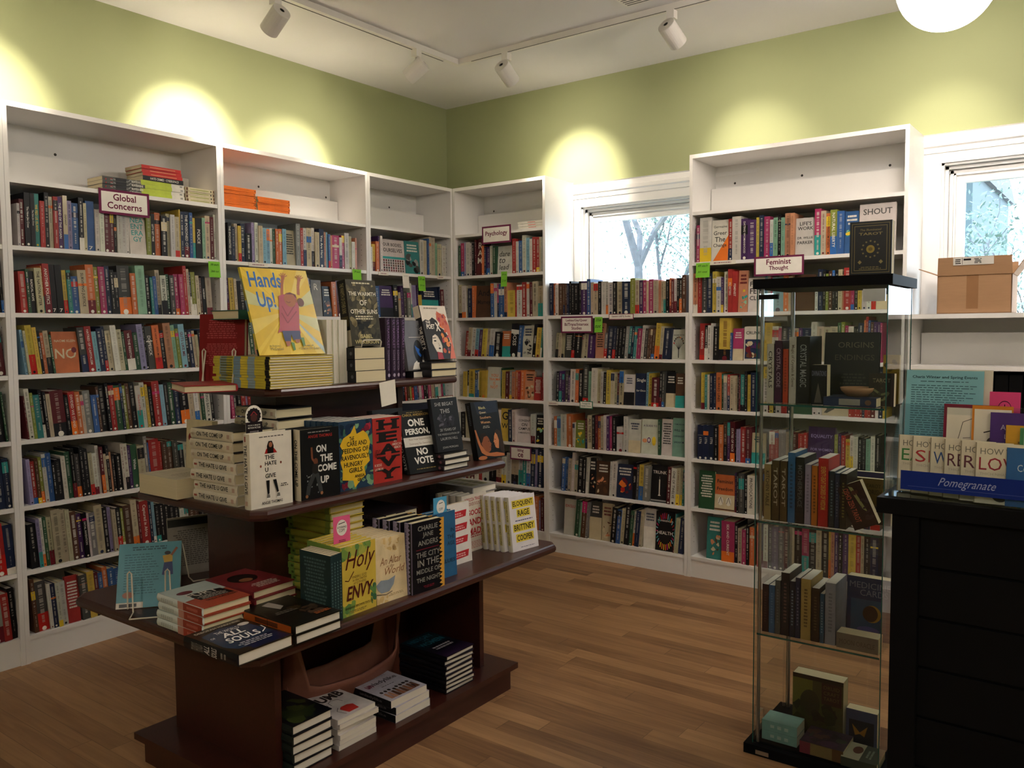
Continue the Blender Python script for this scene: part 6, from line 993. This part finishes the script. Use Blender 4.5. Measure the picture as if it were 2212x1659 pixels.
hero(PB, .075, .105, .03, '#2c2420', None, lambda A, rr: (A.text('TAROT', .15, .72, .85, .84, '#8a7c66', .01), A.line([(.2, .5), (.5, .35), (.8, .42), (.6, .2), (.3, .15)], .09, '#6b6c4a'), A.blobs(8, .1, .1, .9, .9, .06, ['#3c3a28', '#4a3a2a'], rr)), None, None, True, gcase(.348, .09, 1.2, 0, 3), 'dark tarot box with a coiled snake, upper glass shelf right', None)
hero(PB, .05, .16, .02, '#8a7020', None, lambda A, rr: A.blobs(8, .1, .1, .9, .9, .2, ['#2a2416', '#5a4a1a'], rr), None, None, True, gcase(.365, .20, 1.2, 0, 3), 'yellow and black box behind the snake tarot box', None)
spine_row(.802, .045, [(.030, .024, .19, '#8f7a4c', 'KITCHEN TABLE', '#3a2c1c', 'tan spine KITCHEN TABLE on the middle glass shelf'), (.056, .026, .205, '#4a3a20', 'TAROT', '#a09884', 'brown spine TAROT, left of the pair'), (.084, .024, .205, '#4a3a20', 'TAROT', '#a09884', 'brown spine TAROT, right of the pair'), (.110, .024, .235, '#285a84', '', '#16304a', 'tall blue spine on the middle glass shelf'),
    (.136, .028, .222, '#141416', 'MOTHERPEACE', '#5a5a5a', 'black spine MOTHERPEACE on the middle glass shelf'), (.166, .020, .20, '#8f8496', '', '#6a6070', 'lilac-grey spine beside the black MOTHERPEACE one'), (.188, .019, .198, '#b0641c', '', '#5a3210', 'orange spine on the middle glass shelf'), (.209, .032, .225, '#a81c1c', 'SEVENTY-EIGHT DEGREES OF WISDOM', '#c9a44a', 'thick red spine on the middle glass shelf'),
    (.243, .018, .185, '#12242e', '', '#5a7078', 'dark teal spine right of the red one'), (.262, .014, .18, '#1c2c44', '', '#5a6478', 'thin navy spine on the middle glass shelf'), (.278, .02, .18, '#141414', '', '#6a6434', 'black spine with yellow print on the middle glass shelf')], 'books inside the glass case')
hero(PB, .078, .145, .034, '#2a1c1c', '#2a1c1c', lambda A, rr: (A.text('OSHO', .15, .72, .45, .9, '#c9c0b8', .01, down=True) if False else A.text('OSHO ZEN TAROT', .2, .15, .42, .92, '#b8584a', .01, down=True), A.poly([(.45, .95), (.6, .9), (.8, .3), (.65, .4)], '#8a8c5a'), A.blobs(10, .5, .1, .95, .9, .12, ['#4a2a22', '#5a4a3a', '#3a2c34'], rr)), None, None, True, Matrix.Translation((0, 0, .048)) @ gcase(.325, .045, .802 - .048) @ Matrix.Rotation(radians(-24), 4, 'Y'), 'dark ZEN TAROT box leaning to the left', None)
hero(PB, .155, .16, .035, '#2c2448', None, lambda A, rr: (A.ell(.5, .3, .3, .25, '#17141f'), [A.text(c_, .2 + i * .1, .72 - abs(i - 2.5) * .03, .27 + i * .1, .8 - abs(i - 2.5) * .03, '#8a4038', .01) for i, c_ in enumerate('SECRET')]), None, None, True, gcase(.21, .24, .802, 0, 4), 'purple box standing behind the tarot spines', None)
hero(PB, .12, .15, .035, '#5a4a20', None, lambda A, rr: (A.text('THE TAROT OF', .1, .8, .9, .88, '#2a2210', 0), A.text('THE ORISHAS', .1, .65, .9, .76, '#2a2210', .01), A.rect(0, 0, 1, .4, '#2a2620')), None, None, True, gcase(.285, .17, .802 + .0, 0, 4), 'gold and dark box THE TAROT OF THE ORISHAS', None)
spine_row(.416, .04, [(.030, .022, .165, '#2a1416', '', '#4a3434', 'maroon spine at the left of the lower glass shelf'), (.053, .02, .165, '#34567a', '', '#5a7896', 'blue spine on the lower glass shelf'), (.074, .018, .185, '#4a4c48', '', '#6a6c68', 'grey spine on the lower glass shelf'), (.094, .028, .215, '#14161c', '', '#6a4a4a', 'tall black spine on the lower glass shelf'), (.123, .018, .19, '#141c2c', '', '#7a8a9a', 'navy spine with white print on the lower glass shelf'), (.142, .016, .205, '#1c2440', '', '#6a6a80', 'thin dark blue spine beside the tan one'),
    (.160, .033, .205, '#a88c4c', '', '#5a4424', 'tan spine with a dark round mark on the lower glass shelf'), (.195, .025, .18, '#2a1c14', '', '#5a4a34', 'dark brown spine on the lower glass shelf'), (.222, .014, .165, '#1c4a6a', '', '#7a9ab0', 'thin blue spine left of the pale one'), (.238, .034, .205, '#8c8c98', '', '#6c6c78', 'pale grey thick spine on the lower glass shelf')], 'books inside the glass case')
hero(PB, .14, .205, .05, '#1c2a48', None, lambda A, rr: (A.text('MEDICINE', .06, .82, .98, .92, '#6a6c78', .0), A.text('CARDS', .3, .70, .92, .80, '#6a6c78', .0), A.rect(.1, .12, .9, .64, '#24405a'), A.ell(.58, .42, .2, .14, '#8a6a24'), A.ell(.54, .42, .17, .13, '#3a2418'), A.ell(.5, .15, .25, .06, '#4a4a7a')), None, None, True, gcase(.274, .16, .416, 0, 3), 'dark blue MEDICINE CARDS box in the glass case', None)
hero(PB, .128, .05, .06, '#7a6c5c', None, lambda A, rr: A.text('MOON ORACLE', .08, .3, .92, .62, '#5a4c3e', .0), None, None, False, gcase(.276, .035, .416), 'beige MOON ORACLE box below the medicine cards', None)
ZB_ = .034
hero(PB, .17, .215, .06, '#4a4424', None, lambda A, rr: (A.rect(0, .93, 1, 1, '#241c10'), A.rect(0, .5, .4, .93, '#6e6a2c'), A.rect(.58, .58, .97, .93, '#3a1c14'), A.text('DRUID', .62, .83, .93, .89, '#6a5a34', 0), A.text('CRAFT', .62, .74, .93, .80, '#6a5a34', 0), A.text('TAROT', .62, .65, .93, .71, '#6a5a34', 0), A.ell(.35, .55, .2, .22, '#3a341c'), A.blobs(26, .05, .05, .95, .5, .18, ['#2a2c14', '#3c3c1c', '#241c10', '#4a4a24'], rr)), None, None, True, gcase(.10, .16, ZB_), 'green and brown DRUIDCRAFT TAROT box at the bottom of the case', None)
hero(PB, .10, .125, .045, '#4a4e6a', None, lambda A, rr: (A.rect(.1, .0, .9, .72, '#1c2026'), A.poly([(.2, .6), (.45, .4), (.7, .6), (.6, .3), (.45, .36), (.3, .3)], '#a0702c')), None, None, True, gcase(.275, .18, ZB_, 0), 'blue-grey box with an orange butterfly at the case bottom', None)
for i in range(2): hero(PB, .085, .12, .034, '#8ab0a8' if i else '#5c807a', '#7aa39c', None, lambda A, rr: A.scribble(.3, .2, .7, .8, 3, '#b8c8c0', rr), None, False, gcase(.035, .05, ZB_) @ Matrix.Translation((.115, 0, (i + 1) * .0345)) @ basis((0, 0, 0), (0, 1, 0), (0, 0, -1), (-1, 0, 0)), 'teal and white box at the bottom of the case, ' + ('upper one' if i else 'lower one'), 'teal boxes in the glass case', PAPERW)
hero(PB, .13, .14, .04, '#3a2c3c', '#8a7448', lambda A, rr: A.blobs(16, .1, .1, .9, .9, .2, ['#4a3448', '#2c2430', '#5a4038', '#3a4a3a'], rr), lambda A, rr: (A.rect(0, .75, 1, 1, '#7a2c3c'), A.rect(0, 0, 1, .25, '#6a4a2c')), None, True, gcase(.165, .03, ZB_) @ Matrix.Translation((.14, 0, .0405)) @ basis((0, 0, 0), (0, 1, 0), (0, 0, -1), (-1, 0, 0)), 'purple patterned box lying at the bottom of the case', None)
hero(PB, .12, .11, .03, '#3a4438', None, lambda A, rr: (A.rect(0, .5, 1, 1, '#a8a48c'), A.ell(.6, .66, .22, .14, '#5a2c1c'), A.scribble(.2, .2, .8, .4, 2, '#8a9484', rr)), None, None, True, gcase(.30, .02, ZB_) @ Matrix.Translation((.11, 0, .0305)) @ basis((0, 0, 0), (0, 1, 0), (0, 0, -1), (-1, 0, 0)), 'green and cream card box at the front right bottom of the case', None)
def tarot_front(A, rr):
    A.rect(0, 0, 1, 1, '#16181c')
    for q, c in ((.05, '#6e6440'), (.065, '#16181c'), (.11, '#7a6e46'), (.125, '#191a1c')): A.rect(q, q * .75, 1 - q, 1 - q * .75, c)
    A.text('TAROT', .22, .74, .78, .79, '#8f8252', .02); A.text('The Illuminated', .25, .82, .75, .86, '#8f8252', 0, .2)
    for i in range(12): a = 2 * pi * i / 12; A.ell(.5 + .2 * cos(a), .48 + .15 * sin(a), .025, .018, '#7a6e46', 6); A.k -= 1
    A.ell(.5, .48, .1, .075, '#9a8434'); A.ell(.5, .48, .05, .035, '#6b5a20'); A.scribble(.2, .1, .8, .16, 2, '#6e6440', rr)
    for x in (.25, .75): A.poly([(x, .2), (x + .05, .24), (x, .28), (x - .05, .24)], '#8f8252')
hero(PB, .122, .165, .045, '#16181c', None, tarot_front, None, None, True, gcase(.298, .03, GH, 3), 'dark TAROT deck box with gold frame on top of the case', None)
# ---------------------------------------------------------------- cardboard box on the low case
e = empty('cardboard_box', Matrix.Translation((3.075, .03, 1.5148)) @ Matrix.Rotation(radians(1), 4, 'Z'), 'open brown cardboard shipping box on the low bookcase by the window', 'box')
w_, d_, h_, t_ = .315, .25, .183, .004
m = MB(); m.box(0, 0, 0, w_, d_, t_, M['card']); m.box(0, 0, 0, w_, t_, h_, M['card']); m.box(0, d_ - t_, 0, w_, d_, h_, M['card']); m.box(0, 0, 0, t_, d_, h_, M['card']); m.box(w_ - t_, 0, 0, w_, d_, h_, M['card']); bb = m.obj('box_body', e)
def flap(pts, th=.004):
    m = MB(); a, b, c, d = [Vector(p) for p in pts]; n = (b - a).cross(c - b).normalized() * th; m.add([a, b, c, d, a + n, b + n, c + n, d + n], [(0, 1, 2, 3), (7, 6, 5, 4), (0, 4, 5, 1), (1, 5, 6, 2), (2, 6, 7, 3), (3, 7, 4, 0)], M['card']); m.obj('box_flap', e)
flap([(0, 0, h_), (w_, 0, h_), (w_ - .002, -.015, h_ + .085), (.004, -.015, h_ + .085)]); flap([(0, .004, h_), (0, d_, h_), (-.085, d_ + .005, h_ + .035), (-.085, 0, h_ + .035)]); flap([(w_, .004, h_), (w_, d_, h_), (w_ + .06, d_, h_ + .09), (w_ + .06, 0, h_ + .09)]); flap([(0, d_, h_), (w_, d_, h_), (w_, d_ + .03, h_ + .07), (-.012, d_ + .03, h_ + .07)])
m = MB(); A = Art(m, (0, -.006, h_), (1, 0, 0), (0, -.174, .985), w_, .086, M['matte']); A.rect(.22, .55, .76, .98, '#cfcac2'); A.rect(.34, .58, .345, .95, 'k'); A.rect(.36, .8, .46, .9, 'k'); A.scribble(.24, .6, .33, .9, 3, 'k', rnd); A.scribble(.5, .62, .6, .9, 4, 'k', rnd); m.obj('shipping_label', e)
m = MB(); A = Art(m, (0, 0, 0), (1, 0, 0), (0, 0, 1), w_, h_, M['matte']); A.rect(.4, .12, .56, 1, '#8c6646'); m.obj('packing_tape', bb)
# dark folders in the low case behind the counter
for i in range(12):
    T = Matrix.Translation((2.985 + i * .058, .02, .9005)); m = MB(); m.box(0, 0, 0, .054, .26, .325, M['black']); m.box(.024, -.001, .05, .03, 0, .28, M['metal']) if False else None
    m.obj('black_folder', None, 'black folder packed in the low bookcase behind the leaflet rack', 'folder', 'black folders in the low bookcase').matrix_world = T
# ---------------------------------------------------------------- counter
CX, CY = 3.425, -2.505; CZ = 1.07
RC_ = Matrix.Translation((CX, CY, 0)) @ Matrix.Rotation(radians(-.5), 4, 'Z')
e = empty('sales_counter', RC_, 'black painted counter at the right edge with boarded front', 'counter')
m = MB(); m.box(-.012, -.012, CZ - .035, 1.9, .62, CZ, M['black']); m.obj('countertop', e)
m = MB(); m.box(.02, .0, .08, .06, .60, CZ - .035, M['black']); m.box(.02, -.006, 0, .075, .02, CZ - .035, M['black']); m.obj('end_panel', e)
m = MB(); m.box(.075, .016, 0, 1.9, .03, CZ - .035, M['black'])
for i in range(9): m.box(.075, .008, .02 + i * .113, 1.9, .016, .02 + i * .113 + .107, M['black'])
m.obj('front_boarding', e)
def cpos(x, y, z, rot=0, lean=0): return RC_ @ Matrix.Translation((x, y, CZ + z)) @ Matrix.Rotation(radians(rot), 4, 'Z') @ Matrix.Rotation(radians(-lean), 4, 'X')
e = empty('acrylic_rack', cpos(0, 0, 0), 'clear acrylic stepped leaflet rack on the counter edge', 'display rack'); t_ = .003
m = MB(); m.box(.0, .0, .0, .62, .30, t_, M['acrylic']); m.obj('rack_base', e)
m = MB(); m.box(.0, .0, t_, .62, t_, .045, M['acrylic']); m.obj('front_lip', e)
m = MB(); m.box(.0, .08, t_, .62, .083, .13, M['acrylic']); m.obj('rack_step', e); m = MB(); m.box(.0, .14, t_, .62, .143, .2, M['acrylic']); m.obj('rack_step', e)
m = MB(); m.prism([(.0, t_), (.30, t_), (.30, .26), (.14, .2), (.0, .05)], .0, t_, 0, M['acrylic']); m.obj('rack_side', e)
TT = ['EAT', 'SIT', 'WALK', 'RELAX', 'REST', 'LOVE']; TI = ['#3c7a3c', '#a82a2c', '#24447a', '#5a2a34', '#5a2a34', '#8a1c2a']
for i, (t, c) in enumerate(zip(TT, TI)):
    x = [.012, .043, .082, .112, .146, .176][i]
    def fr(A, rr, t=t, c=c): A.rect(0, 0, 1, 1, '#cfc6ac'); A.rect(0, 0, .025, 1, '#8a7f68'); A.text('HOW TO', .10, .81, .82, .91, '#6a665a', 0); A.text(t, .08, .55, .40 + .13 * len(t), .76, c, .0); A.text('THICH NHAT HANH', .1, .47, .9, .51, '#a89f8a'); A.ell(.5, .2, .18, .16, '#3a3430')  # brown strip at the left edge paints the shadow between overlapping covers
    hero(PB, .098, .128, .009, '#cfc6ac', None, fr, None, None, False, cpos(x, .012 + .0105 * (5 - i) , .004 + .002, 0, 6), 'small cream book HOW TO %s in the front row of the rack' % t, 'small cream How To books in the rack')
hero(PB, .10, .122, .01, '#24588c', None, lambda A, rr: (A.text('Communion', .2, .6, .95, .72, '#b8c4cc', 0), A.text('Ho', .6, .45, .8, .55, '#b8c4cc', 0)), None, None, False, cpos(.235, .006, .006, 0, 6), 'small blue book at the right of the cream How To books', None)
e = empty('cardboard_band', cpos(.035, -.002, .022), 'dark blue cardboard band with white script lettering across the rack front', 'sign'); m = MB(); m.box(0, -.0015, 0, .5, 0, .042, M['matte'], C('#152a78')); m.obj('band_card', e)
m = MB(); A = Art(m, (0, -.0015, 0), (1, 0, 0), (0, 0, 1), .5, .042, M['matte']); A.text('Pomegranate', .15, .22, .37, .78, '#9aa4c8', .0, .5); A.rect(.03, .2, .98, .215, '#5a68a0'); m.obj('band_lettering', e)
def flyer(nm, x, y, z, w, h, c, lab, art, lean=8):
    e = empty(nm, cpos(x, y, z, 0, lean), lab, 'card' if nm != 'flyer' else 'flyer'); m = MB(); m.box(0, 0, 0, w, .0015, h, M['matte'], C(c)); m.obj('card_body', e); m = MB(); art(Art(m, (0, 0, 0), (1, 0, 0), (0, 0, 1), w, h, M['matte']), random.Random(5)); m.obj('card_print', e)
flyer('flyer', .014, .16, .004, .17, .277, '#cfc8b4', 'cream sheet edge behind the light blue events flyer', lambda A, rr: A.rect(.02, .02, .03, .03, '#cfc8b4'), 6)
flyer('flyer', .004, .152, .004, .163, .275, '#7fb4bc', 'light blue flyer headed Winter and Spring Events', lambda A, rr: (A.text('Charis Winter and Spring Events', .08, .925, .92, .955, '#2a3c44', .015), A.scribble(.15, .9, .85, .91, 1, '#3a5058', rr), A.scribble(.07, .2, .93, .88, 34, '#44606a', rr, .3, 'l')), 6)
def face(A, rr):
    A.rect(.06, .04, .97, .96, '#ddd4c0'); A.line([(.3, .35), (.28, .6), (.36, .8), (.6, .86), (.8, .8), (.86, .6), (.82, .36), (.66, .22), (.44, .24), (.3, .35)], .012, '#5a5248')
    for x in (.44, .7): A.ell(x, .56, .05, .014, '#3a342e'); A.line([(x - .07, .62), (x + .07, .63)], .01, '#5a5248')
    A.line([(.57, .5), (.55, .42), (.62, .42)], .01, '#5a5248'); A.line([(.42, .34), (.58, .29), (.74, .35)], .014, '#8a4a44'); A.line([(.1, .12), (.4, .24), (.5, .1), (.66, .22), (.95, .14)], .012, '#5a5248')
flyer('greeting_card', .093, .125, .004, .11, .2, '#7a2438', 'white card with a line-drawn portrait and maroon edge', face, 5)
flyer('greeting_card', .152, .115, .004, .08, .2, '#c87c2a', 'white card with a line-drawn face and orange edge', lambda A, rr: (A.rect(.06, .04, .96, .96, '#ddd4c0'), A.ell(.5, .6, .12, .05, '#4a443c'), A.line([(.3, .7), (.6, .74)], .03, '#2a2622'), A.line([(.35, .3), (.5, .24), (.6, .3)], .03, '#8a4a44')), 5)
flyer('leaflet', .182, .142, .004, .06, .23, '#d8487c', 'pink leaflet with a round black emblem', lambda A, rr: (A.ell(.5, .84, .22, .075, '#4a1c30'), A.ell(.5, .84, .20, .066, '#d8487c'), A.line([(.5, .8), (.5, .88)], .03, '#2a1420'), A.line([(.36, .84), (.64, .84)], .03, '#2a1420')), 4)
hero(PB, .10, .188, .01, '#43206a', None, lambda A, rr: (A.text('Awakening', .2, .78, .85, .86, '#b8a8c4', 0), A.text('Loving', .28, .68, .6, .75, '#b8a8c4', 0), A.text('Kindness', .26, .58, .7, .65, '#b8a8c4', 0)), None, None, False, cpos(.191, .095, .004, 0, 5), 'purple booklet Awakening Loving Kindness in the rack', None)
hero(PB, .08, .163, .008, '#c8921c', None, lambda A, rr: (A.rect(.3, .3, .9, .6, '#4a4234'), A.scribble(.2, .75, .9, .8, 1, '#7a5a1c', rr)), None, None, False, cpos(.223, .08, .004, 0, 5), 'yellow booklet in the rack right of the purple one', None)
hero(PB, .09, .160, .008, '#a9b8a4', None, lambda A, rr: A.rect(0, 0, .08, 1, '#3c7a4c'), None, None, False, cpos(.251, .066, .004, 0, 5), 'pale green booklet at the right edge of the rack', None)
